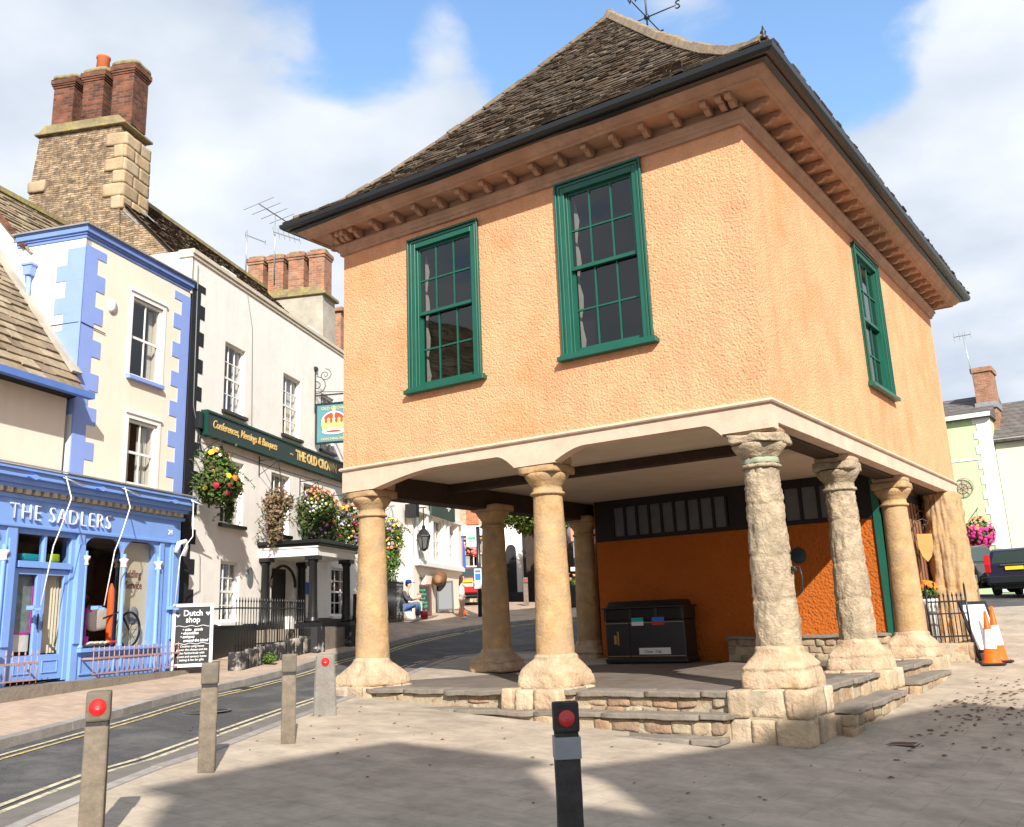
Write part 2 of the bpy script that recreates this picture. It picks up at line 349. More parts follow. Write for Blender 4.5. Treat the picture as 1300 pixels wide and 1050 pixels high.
M['skin']=mat('skin',(.62,.36,.24),.6,var=.05)
M['hair']=mat('dark_brown_hair',(.045,.022,.014),.6,bump=.4,bscale=40)
M['cloth_white']=mat('white_cotton',(.80,.78,.72),.9,bump=.4,bscale=18)
M['denim']=mat('blue_denim',(.09,.15,.28),.9,bump=.4,bscale=25,var=.2,vscale=12)
M['grey_shirt']=mat('charcoal_jersey',(.07,.075,.085),.9,bump=.3,bscale=20,var=.15)
M['navy']=mat('navy_blue_cap',(.02,.045,.16),.8)
M['shoe']=mat('white_shoe',(.7,.7,.7),.6)
M['car_navy']=mat('navy_car_paint',(.010,.014,.035),.18,spec=.7)
M['car_grey']=mat('grey_green_car_paint',(.06,.065,.06),.2,spec=.7)
M['car_red']=mat('red_car_paint',(.45,.02,.02),.25,spec=.6)
M['car_glass']=mat('tinted_car_glass',(.03,.05,.045),.05,spec=.8)
M['tyre']=mat('tyre_rubber',(.016,.016,.017),.85)
M['rim']=mat('alloy_rim',(.45,.45,.46),.35,metal=.8)
M['lamp_red']=mat('red_tail_lamp',(.45,.01,.012),.2,spec=.6)
M['plate_yellow']=mat('yellow_number_plate',(.75,.55,.03),.4)
M['plate_white']=mat('white_plate',(.75,.75,.72),.4)
M['chrome']=mat('chrome_trim',(.6,.6,.62),.2,metal=.9)
M['cone_orange']=mat('orange_cone_plastic',(.85,.12,.01),.45)
M['cone_white']=mat('white_reflective_sleeve',(.78,.78,.80),.5)
M['chalk']=mat('blackboard_slate',(.028,.03,.031),.7,var=.35,vscale=6)
M['chalk_white']=mat('white_chalk',(.75,.75,.73),.9)
M['chalk_green']=mat('green_chalk',(.05,.5,.22),.9)
M['brown_frame']=mat('dark_red_brown_frame',(.10,.035,.025),.6,var=.2)
M['lightgreen']=mat('pale_mint_render',(.50,.66,.36),.9,streak=.15,bump=.3,bscale=9,var=.04,vscale=.8)
M['cream_wall']=mat('pale_cream_render',(.66,.64,.49),.9,bump=.3,bscale=9,var=.05,vscale=.8)
M['teal_sign']=mat('teal_signboard',(.10,.25,.28),.5,var=.1)
M['sign_red']=mat('red_signpaint',(.65,.06,.03),.5)
M['blue_sign']=mat('blue_signpaint',(.03,.17,.62),.4)
M['green_sign']=mat('green_signpaint',(.03,.42,.16),.4)
M['grey_metal']=mat('grey_sign_back',(.16,.17,.175),.5)
M['barrel']=mat('oak_barrel',(.16,.075,.035),.7,var=.2)
M['barrel_end']=mat('pale_barrel_end',(.27,.15,.07),.7,var=.2,vscale=8)
M['blue_drape']=mat('blue_banner_cloth',(.02,.10,.45),.7)
M['leaves_brown']=mat('fallen_leaf',(.1,.04,.015),.9,island_cols=[(.13,.05,.02),(.08,.03,.012),(.18,.08,.03)])
LEAF=[(.05,.10,.018),(.09,.17,.03),(.035,.075,.014),(.13,.22,.04),(.06,.12,.02)]
M['leaf']=mat('basket_leaves',(.06,.12,.02),.65,island_cols=LEAF,spec=.25)
M['leaf_dark']=mat('trailing_foliage',(.05,.08,.02),.65,island_cols=[(.05,.07,.02),(.09,.10,.03),(.035,.045,.015),(.12,.11,.05)],spec=.25)
M['leaf_dry']=mat('withered_foliage',(.2,.13,.08),.9,island_cols=[(.22,.15,.09),(.32,.22,.14),(.14,.09,.05),(.28,.17,.12)])
M['leaf_tree']=mat('plane_tree_leaves',(.07,.12,.02),.6,island_cols=[(.09,.15,.02),(.14,.21,.03),(.05,.09,.015),(.18,.24,.04)])
M['bark']=mat('tree_bark',(.10,.075,.05),.9,bump=.8,bscale=12,var=.3)
for nm,c in dict(fl_orange=(.85,.20,.02),fl_yellow=(.85,.55,.02),fl_pink=(.80,.22,.20),fl_white=(.80,.76,.72),fl_red=(.45,.01,.05),fl_purple=(.32,.16,.5),fl_magenta=(.62,.03,.22),fl_coral=(.82,.25,.14)).items():
    M[nm]=mat(nm.replace('fl_','')+'_petals',c,.6)
M['magenta']=mat('magenta_plastic',(.6,.03,.45),.5)
M['orange_plastic']=mat('bright_orange_plastic',(.85,.12,.02),.5)
M['turquoise']=mat('turquoise_plastic',(.02,.42,.45),.5)
M['lime']=mat('lime_plastic',(.45,.65,.03),.5)
M['wicker']=mat('wicker',(.35,.20,.09),.8,bump=.5)
M['shop_panel']=mat('cream_display_panel',(.62,.55,.40),.8)
M['shop_dark']=mat('shop_interior_dark',(.16,.12,.11),.9,var=.4,vscale=1.5)
M['maroon_text']=mat('maroon_lettering',(.15,.02,.02),.6)
M['oak_frame']=mat('pale_oak_frame',(.42,.24,.11),.6,var=.2)
M['aluminium']=mat('aerial_aluminium',(.45,.46,.47),.4,metal=.6)
M['white_plastic']=mat('white_plastic',(.7,.7,.68),.5)
M['patina']=mat('green_stained_band',(.33,.36,.25),.9,bump=.3,var=.25,vscale=6)
M['plaque_blue']=mat('dark_plaque',(.03,.05,.06),.4)
M['mortar']=mat('pale_lime_mortar',(.40,.33,.23),.95,bump=.8,bscale=30,var=.2,vscale=8,spec=.05)
M['slate_hip']=mat('dark_hip_stone',(.17,.13,.09),.95,bump=.9,bscale=16,var=.35,vscale=6,stain=((.42,.24,.05),2.2,.58,.7),spec=.1)
M['iron_cover']=mat('worn_iron',(.05,.045,.042),.6,bump=1,bscale=45,var=.3,vscale=9,metal=.3)
M['blue_mid']=mat('mid_blue_cornice_paint',(.17,.27,.60),.55,var=.12,vscale=3,spec=.3)
# ------------------------------------------------------------ camera, light, sky
CAM=Vector((4.155,-12.0,1.6)); FPX=1212.629
RC=[[0.81827975,-0.1718885,-0.54851855],[0.57349223,0.17929872,0.79934888],[-0.03905021,-0.96866212,0.24529323]]
cd=bpy.data.cameras.new('camera'); cam=bpy.data.objects.new('camera',cd); COL.objects.link(cam); scene.camera=cam
cam.matrix_world=Matrix(((RC[0][0],-RC[0][1],-RC[0][2],CAM.x),(RC[1][0],-RC[1][1],-RC[1][2],CAM.y),(RC[2][0],-RC[2][1],-RC[2][2],CAM.z),(0,0,0,1)))
cd.sensor_width=36; cd.lens=FPX/1300*36; cd.shift_y=-45/1300; cd.clip_start=.05; cd.clip_end=3000
SUN_EL=R_(33); sd=Vector((.72,-.694,0)).normalized()
SDIR=Vector((sd.x*math.cos(SUN_EL),sd.y*math.cos(SUN_EL),math.sin(SUN_EL)))
sl=bpy.data.lights.new('sun','SUN'); sl.energy=4.9; sl.angle=R_(.55); sl.color=(1,.94,.87)
so=bpy.data.objects.new('sun',sl); COL.objects.link(so); so.rotation_euler=SDIR.to_track_quat('Z','Y').to_euler(); so.location=(20,-25,30)
w=bpy.data.worlds.new('World'); scene.world=w; w.use_nodes=True; nt=w.node_tree; N=nt.nodes; L=nt.links
bg=N['Background']; sky=N.new('ShaderNodeTexSky'); sky.sky_type='NISHITA'; sky.sun_disc=False
sky.sun_elevation=SUN_EL; sky.sun_rotation=math.atan2(sd.x,sd.y); sky.air_density=1.0; sky.dust_density=.6; sky.ozone_density=1.6
bg.inputs[1].default_value=.14
tc=N.new('ShaderNodeTexCoord'); sp=N.new('ShaderNodeSeparateXYZ'); L.new(tc.outputs['Generated'],sp.inputs[0])
def mth(op,a,b=None,c=None,clamp=False):
    m=N.new('ShaderNodeMath'); m.operation=op; m.use_clamp=clamp
    for i,x in enumerate((a,b,c)):
        if x is None: continue
        if isinstance(x,(int,float)): m.inputs[i].default_value=x
        else: L.new(x,m.inputs[i])
    return m.outputs[0]
dz=mth('ADD',sp.outputs[2],.22)
cx=mth('DIVIDE',sp.outputs[0],dz); cy=mth('DIVIDE',sp.outputs[1],dz)
cb=N.new('ShaderNodeCombineXYZ'); L.new(cx,cb.inputs[0]); L.new(cy,cb.inputs[1]); cb.inputs[2].default_value=4.3
n1=N.new('ShaderNodeTexNoise'); n1.inputs['Scale'].default_value=2.9; n1.inputs['Detail'].default_value=9; n1.inputs['Roughness'].default_value=.55; n1.inputs['Distortion'].default_value=.25; L.new(cb.outputs[0],n1.inputs[0])
# cloud cover: thicker low in the sky, thin patches where the blue shows
def blob(px,py,k,rad):
    v=Vector((px-650,py-480,FPX)).normalized(); d=Vector([sum(RC[i][j]*v[j] for j in range(3)) for i in range(3)])
    dp=N.new('ShaderNodeVectorMath'); dp.operation='DOT_PRODUCT'; L.new(tc.outputs['Generated'],dp.inputs[0]); dp.inputs[1].default_value=d
    nl=N.new('ShaderNodeVectorMath'); nl.operation='LENGTH'; L.new(tc.outputs['Generated'],nl.inputs[0])
    q=mth('DIVIDE',dp.outputs['Value'],nl.outputs['Value'])
    mr=N.new('ShaderNodeMapRange'); mr.interpolation_type='SMOOTHSTEP'; mr.inputs[1].default_value=math.cos(rad); mr.inputs[2].default_value=1; mr.inputs[3].default_value=0; mr.inputs[4].default_value=k
    L.new(q,mr.inputs[0]); return mr.outputs[0]
acc=n1.outputs[0]
for px,py,k,rad in ((900,20,-.20,.26),(1090,80,-.16,.14),(680,30,-.14,.14),(400,35,-.20,.13),(480,60,-.10,.08),(1080,150,-.12,.08),(60,120,.14,.30),(560,50,.10,.05),(1280,180,.28,.20),(1250,350,.2,.3),(420,180,.14,.25),(1000,250,.1,.15),(850,30,.07,.07)):
    acc=mth('ADD',acc,blob(px,py,k,rad))
el=mth('MULTIPLY_ADD',sp.outputs[2],-.22,.20); acc=mth('ADD',acc,el)
mr=N.new('ShaderNodeMapRange'); mr.interpolation_type='SMOOTHSTEP'; mr.inputs[1].default_value=.40; mr.inputs[2].default_value=.60; mr.inputs[3].default_value=.03; L.new(acc,mr.inputs[0])
n2=N.new('ShaderNodeTexNoise'); n2.inputs['Scale'].default_value=2.2; n2.inputs['Detail'].default_value=6; L.new(cb.outputs[0],n2.inputs[0])
cr=N.new('ShaderNodeValToRGB'); cr.color_ramp.elements[0].position=.3; cr.color_ramp.elements[0].color=(2.75,3.15,3.75,1); cr.color_ramp.elements[1].position=.68; cr.color_ramp.elements[1].color=(4.9,5.05,5.3,1); L.new(n2.outputs[0],cr.inputs[0])
sk=N.new('ShaderNodeMix'); sk.data_type='RGBA'; sk.blend_type='MULTIPLY'; sk.inputs[0].default_value=1; L.new(sky.outputs[0],sk.inputs[6]); sk.inputs[7].default_value=(1.2,1.36,1.42,1)
mx=N.new('ShaderNodeMix'); mx.data_type='RGBA'; L.new(mr.outputs[0],mx.inputs[0]); L.new(sk.outputs[2],mx.inputs[6]); L.new(cr.outputs[0],mx.inputs[7])
L.new(mx.outputs[2],bg.inputs[0])
scene.view_settings.view_transform='Standard'; scene.view_settings.look='None'; scene.view_settings.gamma=1; scene.view_settings.exposure=.68
# ------------------------------------------------------------ ground, road, pavements
KL=[(-2.5,-14.5),(-4.2,-11),(-5.2,-9.5),(-6.23,-7.56),(-7.06,-6.03),(-8.09,-4.08),(-9.46,-1.6),(-10.47,1.14),(-11.03,2.34),(-12.15,4.57),(-13.1,7.03),(-13.6,8.6),(-14.33,10.71),(-14.9,12.6),(-14.75,13.9),(-13.69,14.8),(-11.73,15.52),(-9,16.8),(-7.6,19),(-8,24)]
YR=[(-1.6,-11.5),(-3.2,-9.2),(-4.86,-6.42),(-5.31,-5.34),(-5.81,-4.35),(-7.49,-.99),(-9.24,2.94),(-10.3,4.9),(-10.94,6.52),(-10.2,7.8),(-7.94,8.88),(-8.3,13.2),(-5,13.6),(-2.5,15.4),(-1.3,17.6),(2,19.2),(9,19.4)]
def smooth(P,n=6):
    out=[]
    for i in range(len(P)-1):
        p0=Vector(P[max(i-1,0)]);p1=Vector(P[i]);p2=Vector(P[i+1]);p3=Vector(P[min(i+2,len(P)-1)])
        for k in range(n):
            t=k/n; out.append(.5*((2*p1)+(p2-p0)*t+(2*p0-5*p1+4*p2-p3)*t*t+(3*p1-p0-3*p2+p3)*t**3))
    out.append(Vector(P[-1])); return out
def offset(P,d):
    out=[]
    for i,p in enumerate(P):
        t=(P[min(i+1,len(P)-1)]-P[max(i-1,0)]).normalized(); out.append(p+Vector((t.y,-t.x))*d)
    return out
KLs=smooth(KL); YRs=smooth(YR); PE=offset(YRs,.45)
def sheet(name,poly,zoff,m,step=.8,skirt=.25,kind='structure',zf=None):
    zf=zf or g
    pts=[Vector((p[0],p[1])) for p in poly]; nb=len(pts)
    xs=[p.x for p in pts]; ys=[p.y for p in pts]
    def inside(x,y):
        c=False; j=nb-1
        for i in range(nb):
            if (pts[i].y>y)!=(pts[j].y>y) and x<(pts[j].x-pts[i].x)*(y-pts[i].y)/(pts[j].y-pts[i].y)+pts[i].x: c=not c
            j=i
        return c
    allp=list(pts)
    x=min(xs)
    while x<max(xs):
        y=min(ys)
        while y<max(ys):
            if inside(x,y) and min((p-Vector((x,y))).length for p in pts)>step*.3: allp.append(Vector((x,y)))
            y+=step
        x+=step
    r=geometry.delaunay_2d_cdt(allp,[(i,(i+1)%nb) for i in range(nb)],[],1,1e-5)
    mb=MB(); vs=[mb.bm.verts.new((p.x,p.y,zf(p.x,p.y)+zoff)) for p in r[0]]
    for f in r[2]:
        a=[vs[i] for i in f]
        ff=mb.bm.faces.new(a); ff.smooth=True
    for f in mb.bm.faces:
        f.normal_update()
        if f.normal.z<0: f.normal_flip()
    if skirt:
        for i in range(nb):
            a,b=pts[i],pts[(i+1)%nb]
            za,zb=zf(a.x,a.y)+zoff,zf(b.x,b.y)+zoff
            mb.face([(a.x,a.y,za-skirt),(b.x,b.y,zb-skirt),(b.x,b.y,zb),(a.x,a.y,za)])
    o=mb.build(name,m,recalc=False)
    return tag(o,kind=kind) if kind else o
# base ground = the road surface, out to the horizon
mb=MB(); 
def axis(lo,hi,fine0,fine1,st):
    a=[lo]; x=fine0
    s=(fine0-lo)/5
    a=[lo+s*i for i in range(5)]
    while x<fine1: a.append(x); x+=st
    s=(hi-fine1)/6
    return a+[fine1+s*i for i in range(7)]
ax=axis(-600,600,-34,22,.8); ay=axis(-300,900,-22,42,.8)
gv=[[mb.bm.verts.new((x,y,g(x,y)-.06)) for y in ay] for x in ax]
for i in range(len(ax)-1):
    for j in range(len(ay)-1):
        f=mb.bm.faces.new((gv[i][j],gv[i+1][j],gv[i+1][j+1],gv[i][j+1])); f.smooth=True
tag(mb.build('road',M['asphalt'],recalc=False),kind='structure')
# left pavement runs from the shop fronts to the kerb
lp=[(p.x,p.y) for p in offset(KLs,-.16)]+[(-12,32),(-34,32),(-40,20),(-24,17),(-14.3,-1.2),(-11,-8),(-7,-16)]
sheet('pavement_left',lp,.04,M['pavers'])
hp=[(p.x,p.y) for p in PE]+[(14,18),(14,-14),(2,-14.5)]
sheet('pavement_hall',hp,.0,M['flags'],skirt=.2)
strip=[(p.x,p.y) for p in offset(YRs,.12)]+[(p.x,p.y) for p in offset(YRs,.45)][::-1]
sheet('kerbside_strip',strip,-.02,M['asphalt_strip'],step=.6,skirt=.05)
def kerbstones(P,w,h,zo,name,side,seed,L0=.9):
    mb=MB(); rnd=random.Random(seed); acc=0; start=P[0]; i=0
    Q=[P[0]]; 
    d=0
    for a,b in zip(P,P[1:]):
        d+=(b-a).length
        if d>L0*rnd.uniform(.8,1.1): Q.append(b); d=0
    for a,b in zip(Q,Q[1:]):
        t=(b-a).normalized(); n=Vector((t.y,-t.x))*side; a2=a+t*.006; b2=b-t*.006
        j=rnd.uniform(-.004,.004)
        pts=[a2,b2,b2+n*w,a2+n*w]
        top=[(p.x,p.y,g(p.x,p.y)+zo+j) for p in pts]; bot=[(x,y,z-h) for x,y,z in top]
        mb.face(top)
        for k in range(4): mb.face([bot[k],bot[(k+1)%4],top[(k+1)%4],top[k]])
    return tag(mb.build(name,M['kerb'],bevel=.008),kind='structure')
kerbstones(KLs,.16,.2,.046,'kerb_left',-1,3)
kerbstones(PE,.13,.15,.012,'kerb_hall',1,4)
def line(P,off,w,m,name,zo=-.052):
    A=offset(P,off-w/2); B=offset(P,off+w/2); mb=MB()
    for i in range(len(A)-1):
        mb.face([(p.x,p.y,g(p.x,p.y)+zo) for p in (A[i],A[i+1],B[i+1],B[i])])
    return tag(mb.build(name,m,recalc=False),kind='structure')
line(KLs,.22,.055,M['cream_line'],'road_marking_left_outer'); line(KLs,.36,.055,M['yellow'],'road_marking_left_inner')
line(YRs,0,.065,M['cream_line'],'road_marking_hall_inner'); line(YRs,-.14,.065,M['cream_line'],'road_marking_hall_outer')
# fallen leaves on the pavement right of the hall
mb=MB(); rnd=random.Random(8)
for i in range(230):
    t=rnd.random(); x=rnd.gauss(1.55,.45); y=rnd.gauss(3.6,1.5)
    if x<.75: continue
    z=g(x,y)+.006; s=rnd.uniform(.02,.055); a=rnd.uniform(0,6.28)
    c,sn=math.cos(a)*s,math.sin(a)*s; h=rnd.uniform(.004,.022)
    mb.face([(x-c,y-sn,z),(x+sn*.6,y-c*.6,z+h*.6),(x+c,y+sn,z+.004),(x-sn*.6,y+c*.6,z+h)])
for i in range(60):
    x=rnd.uniform(-6.5,1); y=rnd.uniform(-5,-1)
    z=g(x,y)+.006; s=rnd.uniform(.012,.035); a=rnd.uniform(0,6.28); c,sn=math.cos(a)*s,math.sin(a)*s
    mb.face([(x-c,y-sn,z),(x+sn*.6,y-c*.6,z+.008),(x+c,y+sn,z+.004),(x-sn*.6,y+c*.6,z+.012)])
tag(mb.build('fallen_leaves',M['leaves_brown'],recalc=False),kind='stuff')
t=thing('drain_cover','rusty square drain cover set in the paving by the corner column','drain cover',(.98,.55,g(.98,.55)+.004))
mb=MB(W(t)); mb.box(-.14,.14,-.11,.11,0,.008); mb.build('plate',mat('rusty_iron',(.12,.05,.025),.8,var=.3,vscale=12,bump=.3),t)
mb=MB(W(t)); mb.box(-.17,-.143,-.14,.14,0,.006); mb.box(.143,.17,-.14,.14,0,.006); mb.box(-.143,.143,-.14,-.113,0,.006); mb.box(-.143,.143,.113,.14,0,.006); mb.build('rim',M['kerb'],t)
for nm,lab,x,y,rz in (('manhole_cover','round iron manhole cover in the road between the bollards and the chalk board',-7.9,-2.6,0),('manhole_cover','small iron cover in the road left of the front column',-9.0,.9,0)):
    t=thing(nm,lab,'manhole cover',(x,y,g(x,y)-.055),R_(20)); mb=MB(W(t)); r0_=.3 if 'round' in lab else .14
    mb.lathe([(0,.004),(r0_,.004),(r0_,0)],0,0,28,cap=False,smooth=False); mb.build('lid',M['iron_cover'],t); mb=MB(W(t)); mb.lathe([(r0_+.01,.006),(r0_+.05,.006),(r0_+.05,0)],0,0,28,cap=False,smooth=False); mb.build('rim',M['asphalt_strip'],t)
t=thing('gully_grate','dark gully grate against the left kerb','drain grate',(-9.75,-.35,g(-9.75,-.35)-.055),R_(112)); mb=MB(W(t))
for i in range(7): mb.box(-.2,.2,-.14+.045*i,-.12+.045*i,0,.012)
mb.box(-.22,-.2,-.16,.17,0,.012); mb.box(.2,.22,-.16,.17,0,.012); mb.build('grate',M['iron_cover'],t)
# ------------------------------------------------------------ the market hall
LX,WY=7.75,12.0; FZ=.63
hall=thing('market_hall','orange roughcast market hall with green sash windows raised on stone columns','market hall',(-3.9,6.0,.3))
I4=Matrix()
# frames for the four faces (u,v inward,z)
FF=Matrix(((1,0,0,0),(0,1,0,0),(0,0,1,0),(0,0,0,1)))               # front: u=x, v=y
FR=Matrix(((0,-1,0,0),(1,0,0,0),(0,0,1,0),(0,0,0,1)))              # right: u=y, v=-x
FL=Matrix(((0,1,0,-LX),(-1,0,0,0),(0,0,1,0),(0,0,0,1)))            # left: u=-y
FK=Matrix(((-1,0,0,0),(0,-1,0,WY),(0,0,1,0),(0,0,0,1)))            # back: u=-x
WF=[(-6.13,-4.66,5.42,8.10),(-3.06,-1.60,5.42,8.22)]
WR=[(5.32,6.95,5.45,8.12)]
WT=8.4; WB=4.26
mb=MB(FF); mb.wall(-LX,0,WB,WT,WF,0,.3); mb.build('front_wall',M['roughcast'],hall)
mb=MB(FR); mb.wall(0,WY,WB,WT,WR,0,.3); mb.build('side_wall',M['roughcast'],hall)
mb=MB(FL); mb.wall(-WY,0,WB,WT,[],0,.3); mb.build('side_wall',M['roughcast'],hall)
mb=MB(FK); mb.wall(0,LX,WB,WT,[],0,.3); mb.build('rear_wall',M['roughcast'],hall)
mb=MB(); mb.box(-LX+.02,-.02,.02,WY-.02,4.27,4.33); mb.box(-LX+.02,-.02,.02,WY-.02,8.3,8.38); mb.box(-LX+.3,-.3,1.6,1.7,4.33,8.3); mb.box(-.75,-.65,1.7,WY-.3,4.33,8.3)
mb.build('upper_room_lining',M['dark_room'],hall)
def hall_window(F,u0,u1,z0,z1,side=False):
    """big 6-over-6 sash with a wide moulded architrave"""
    w=MB(F); a=.13
    for (x0,x1,y0,y1) in ((u0-.02,u0+a,z0,z1),(u1-a,u1+.02,z0,z1)): w.box(x0,x1,-.045,.16,y0,y1)
    w.box(u0+a,u1-a,-.045,.16,z1-.15,z1-.0); w.box(u0-.02,u1+.02,-.045,.16,z1+.0,z1+.02)
    for k,(o,d) in enumerate(((0.0,-.075),(.055,-.06))):      # mouldings
        w.box(u0-.035+o,u0+.0+o,d,-.045,z0,z1+.035-o); w.box(u1-o,u1+.035-o,d,-.045,z0,z1+.035-o); w.box(u0-.035+o,u1+.035-o,d-.004,-.045,z1-o,z1+.035-o)
    w.box(u0+a,u0+a+.03,.0,.14,z0,z1-.15); w.box(u1-a-.03,u1-a,.0,.14,z0,z1-.15)
    win=w.build('window',M['green'],hall,bevel=.004)
    if side: tag(win,'sash window on the side wall')
    s=MB(F); s.box(u0-.1,u1+.1,-.13,.16,z0-.07,z0+.0); s.box(u0-.07,u1+.07,-.09,.1,z0+.0,z0+.035); s.build('sill',M['green'],win,bevel=.006)
    iu0,iu1,iz0,iz1=u0+a+.03,u1-a-.03,z0+.035,z1-.15; mid=(iz0+iz1)/2+.02
    for (b,t,v,top) in ((mid,iz1,.045,1),(iz0,mid+.05,.1,0)):
        m=MB(F); st=.035
        m.box(iu0,iu0+st,v-.02,v+.02,b,t); m.box(iu1-st,iu1,v-.02,v+.02,b,t)
        m.box(iu0+st,iu1-st,v-.021,v+.02,b,b+(.055 if top else .095)); m.box(iu0+st,iu1-st,v-.021,v+.02,t-.045,t)
        W_=(iu1-iu0); 
        for k in (1,2): 
            x=iu0+W_*k/3; m.box(x-.013,x+.013,v-.018,v+.018,b+.05,t-.04)
        m.box(iu0+st,iu1-st,v-.0185,v+.0175,(b+t)/2-.013,(b+t)/2+.013)
        m.build('sash',M['green'],win)
        p=MB(F); p.face([(iu0,v,b),(iu1,v,b),(iu1,v,t),(iu0,v,t)]); p.build('pane',M['glass_dark'],win,recalc=False)
    c=MB(F)   # white shutter edge inside
    n=14
    for i in range(n):
        za,zb=z0+.1+(z1-z0-.3)*i/n,z0+.1+(z1-z0-.3)*(i+1)/n; j=.03*math.sin(i*1.7)
        c.face([(iu0+.0,.2,za),(iu0+.05+j,.22,za),(iu0+.05+.03*math.sin(i*1.7+1.7),.22,zb),(iu0,.2,zb)])
    c.build('curtain',M['curtain'],win,recalc=False)
for h in WF: hall_window(FF,*h)
for h in WR: hall_window(FR,*h,side=True)
# ring parts round the building: profile (offset out, z)
def ring(name,prof,m,x0=-LX,x1=0,y0=0,y1=WY,close=True,parent=hall,wob=0,seed=0):
    mb=MB(); cs=[]
    def pts(a):
        L=[]
        c=[(x0-a,y0-a),(x1+a,y0-a),(x1+a,y1+a),(x0-a,y1+a)]
        for i in range(4):
            p,q=Vector(c[i]),Vector(c[(i+1)%4])
            for k in range(14): L.append(p.lerp(q,k/14))
        return L
    n=len(prof); rings=[]
    for a,z in prof:
        L=pts(a); rings.append([mb.bm.verts.new((p.x,p.y,z+wob*noise.noise(Vector((p.x*.5+seed,p.y*.5,.3))))) for p in L])
    rng=range(n) if close else range(n-1)
    for i in rng:
        A,B=rings[i],rings[(i+1)%n]
        for k in range(len(A)): mb.bm.faces.new((A[k],A[(k+1)%len(A)],B[(k+1)%len(A)],B[k]))
    return mb.build(name,m,parent)
ring('bed_mould',[(-.03,8.26),(.05,8.26),(.055,8.31),(.085,8.33),(.09,8.37),(.125,8.40),(.125,8.44),(.06,8.44),(.055,8.60),(-.03,8.60)],M['cornice'],wob=.02)
ring('eaves_soffit',[(.05,8.585),(.46,8.60),(.46,8.635),(.05,8.63)],M['cornice'],wob=.02)
ring('crown_mould',[(.44,8.575),(.475,8.575),(.48,8.605),(.53,8.625),(.60,8.69),(.66,8.725),(.66,8.75),(.44,8.75)],M['cornice'],wob=.03,seed=3)
ring('gutter',[(.70,8.745),(.78,8.735),(.83,8.77),(.845,8.84),(.825,8.845),(.80,8.79),(.72,8.785),(.70,8.80)],M['gutter'])
ring('gutter_board',[(.62,8.70),(.70,8.72),(.70,8.84),(.62,8.84)],M['gutter'])
# modillion brackets
bk=MB(); bk.prism([(-.09,8.59),(-.40,8.59),(-.405,8.525),(-.40,8.50),(-.34,8.495),(-.325,8.515),(-.29,8.52),(-.27,8.49),(-.22,8.455),(-.16,8.45),(-.13,8.47),(-.09,8.48)],-.042,.042,'x')
proto=bk.build('bracket',M['cornice'],hall)
def place_br(F,u):
    b=proto.copy(); COL.objects.link(b); b.parent=hall
    b.matrix_basis=W(hall).inverted()@F@Matrix.Translation((u,0,0))@W(hall)
first=True
us=[-LX+.02+.0,-LX+.17]+[-LX+.55+.487*i for i in range(15)]+[-.14,.0]
rr=random.Random(2)
for u in us: place_br(FF,u+rr.uniform(-.015,.015))
for i in range(25): place_br(FR,.12+.49*i)
for i in range(16): place_br(FL,-.1-.75*i)
proto.matrix_basis=W(hall).inverted()@FF@Matrix.Translation((-LX+.3,0,0))@W(hall)
mb=MB()
for i in range(9):
    x=-8.0+i*1.0
    mb.bar((x,-.70,8.745),(x+.05,-.50,8.66),.025,.012)
for i in range(12): mb.bar((.70,.3+i,8.745),(.50,.32+i,8.66),.025,.012)
mb.build('gutter_brackets',M['cornice'],hall)
# roof
ZR=[(0,8.86),(.4,9.08),(.8,9.38),(1.4,9.96),(2,10.62),(2.7,11.42),(3.8,12.76),(4.665,13.82)]
EX0,EX1,EY0,EY1=-8.53,.80,-.78,12.78
def roofP(face,a,s):
    z=itp(ZR,s)
    return Vector({0:(a,EY0+s,z),1:(EX1-s,a,z),2:(a,EY1-s,z),3:(EX0+s,a,z)}[face])
def rng_(face,s): return (EX0+s,EX1-s) if face in (0,2) else (EY0+s,EY1-s)
def slates(name,P,rg,S,parent,m,ds=.105,wmin=.16,wmax=.36,th=.03,seed=1,lift=.05):
    mb=MB(); rnd=random.Random(seed); s=0; base=[]
    while s<S:
        w0=.6+.8*(1-s/S) if S>3 else 1
        a0,a1=rg(s); s2=min(s+ds*1.9,S); b0,b1=rg(s2)
        a=a0-rnd.uniform(0,.1)
        while a<a1:
            wd=rnd.uniform(wmin,wmax)*w0; b=a+wd; A,B=max(a,a0),min(b,a1)
            if B-A>.02:
                C_,D_=min(max(a,b0),b1),min(max(b,b0),b1)
                up=P(A,s); dwn=(P(A,s2)-up).normalized(); al=(P(B,s)-up).normalized(); n=al.cross(dwn)
                if n.z<0: n=-n
                j=rnd.uniform(-.012,.014); l=lift+rnd.uniform(-.012,.02); sj=rnd.uniform(-.02,.02)
                gp=.006
                lo=[P(A,s)-dwn*(.02+sj)+n*l+al*gp,P(B,s)-dwn*(.02+sj+j)+n*(l+j*.5)-al*gp]
                hi=[P(C_,s2)+n*.012,P(D_,s2)+n*.012]
                v=[mb.bm.verts.new(p) for p in (lo[0],lo[1],hi[1],hi[0])]
                u=[mb.bm.verts.new(p-n*th) for p in (lo[0],lo[1])]
                mb.bm.faces.new(v); mb.bm.faces.new((u[0],u[1],v[1],v[0])); mb.bm.faces.new((u[0],v[0],v[3])); mb.bm.faces.new((u[1],v[2],v[1]))
            a=b
        s+=ds*(w0 if w0!=1 else 1)*rnd.uniform(.93,1.07)
    o=mb.build(name,m,parent,recalc=False); return o
for f in range(4):
    slates('roof_slates',lambda a,s,f=f:roofP(f,a,s),lambda s,f=f:rng_(f,s),4.64,hall,M['slate'],ds=.088,seed=10+f,wmin=.09,wmax=.24)
mb=MB()
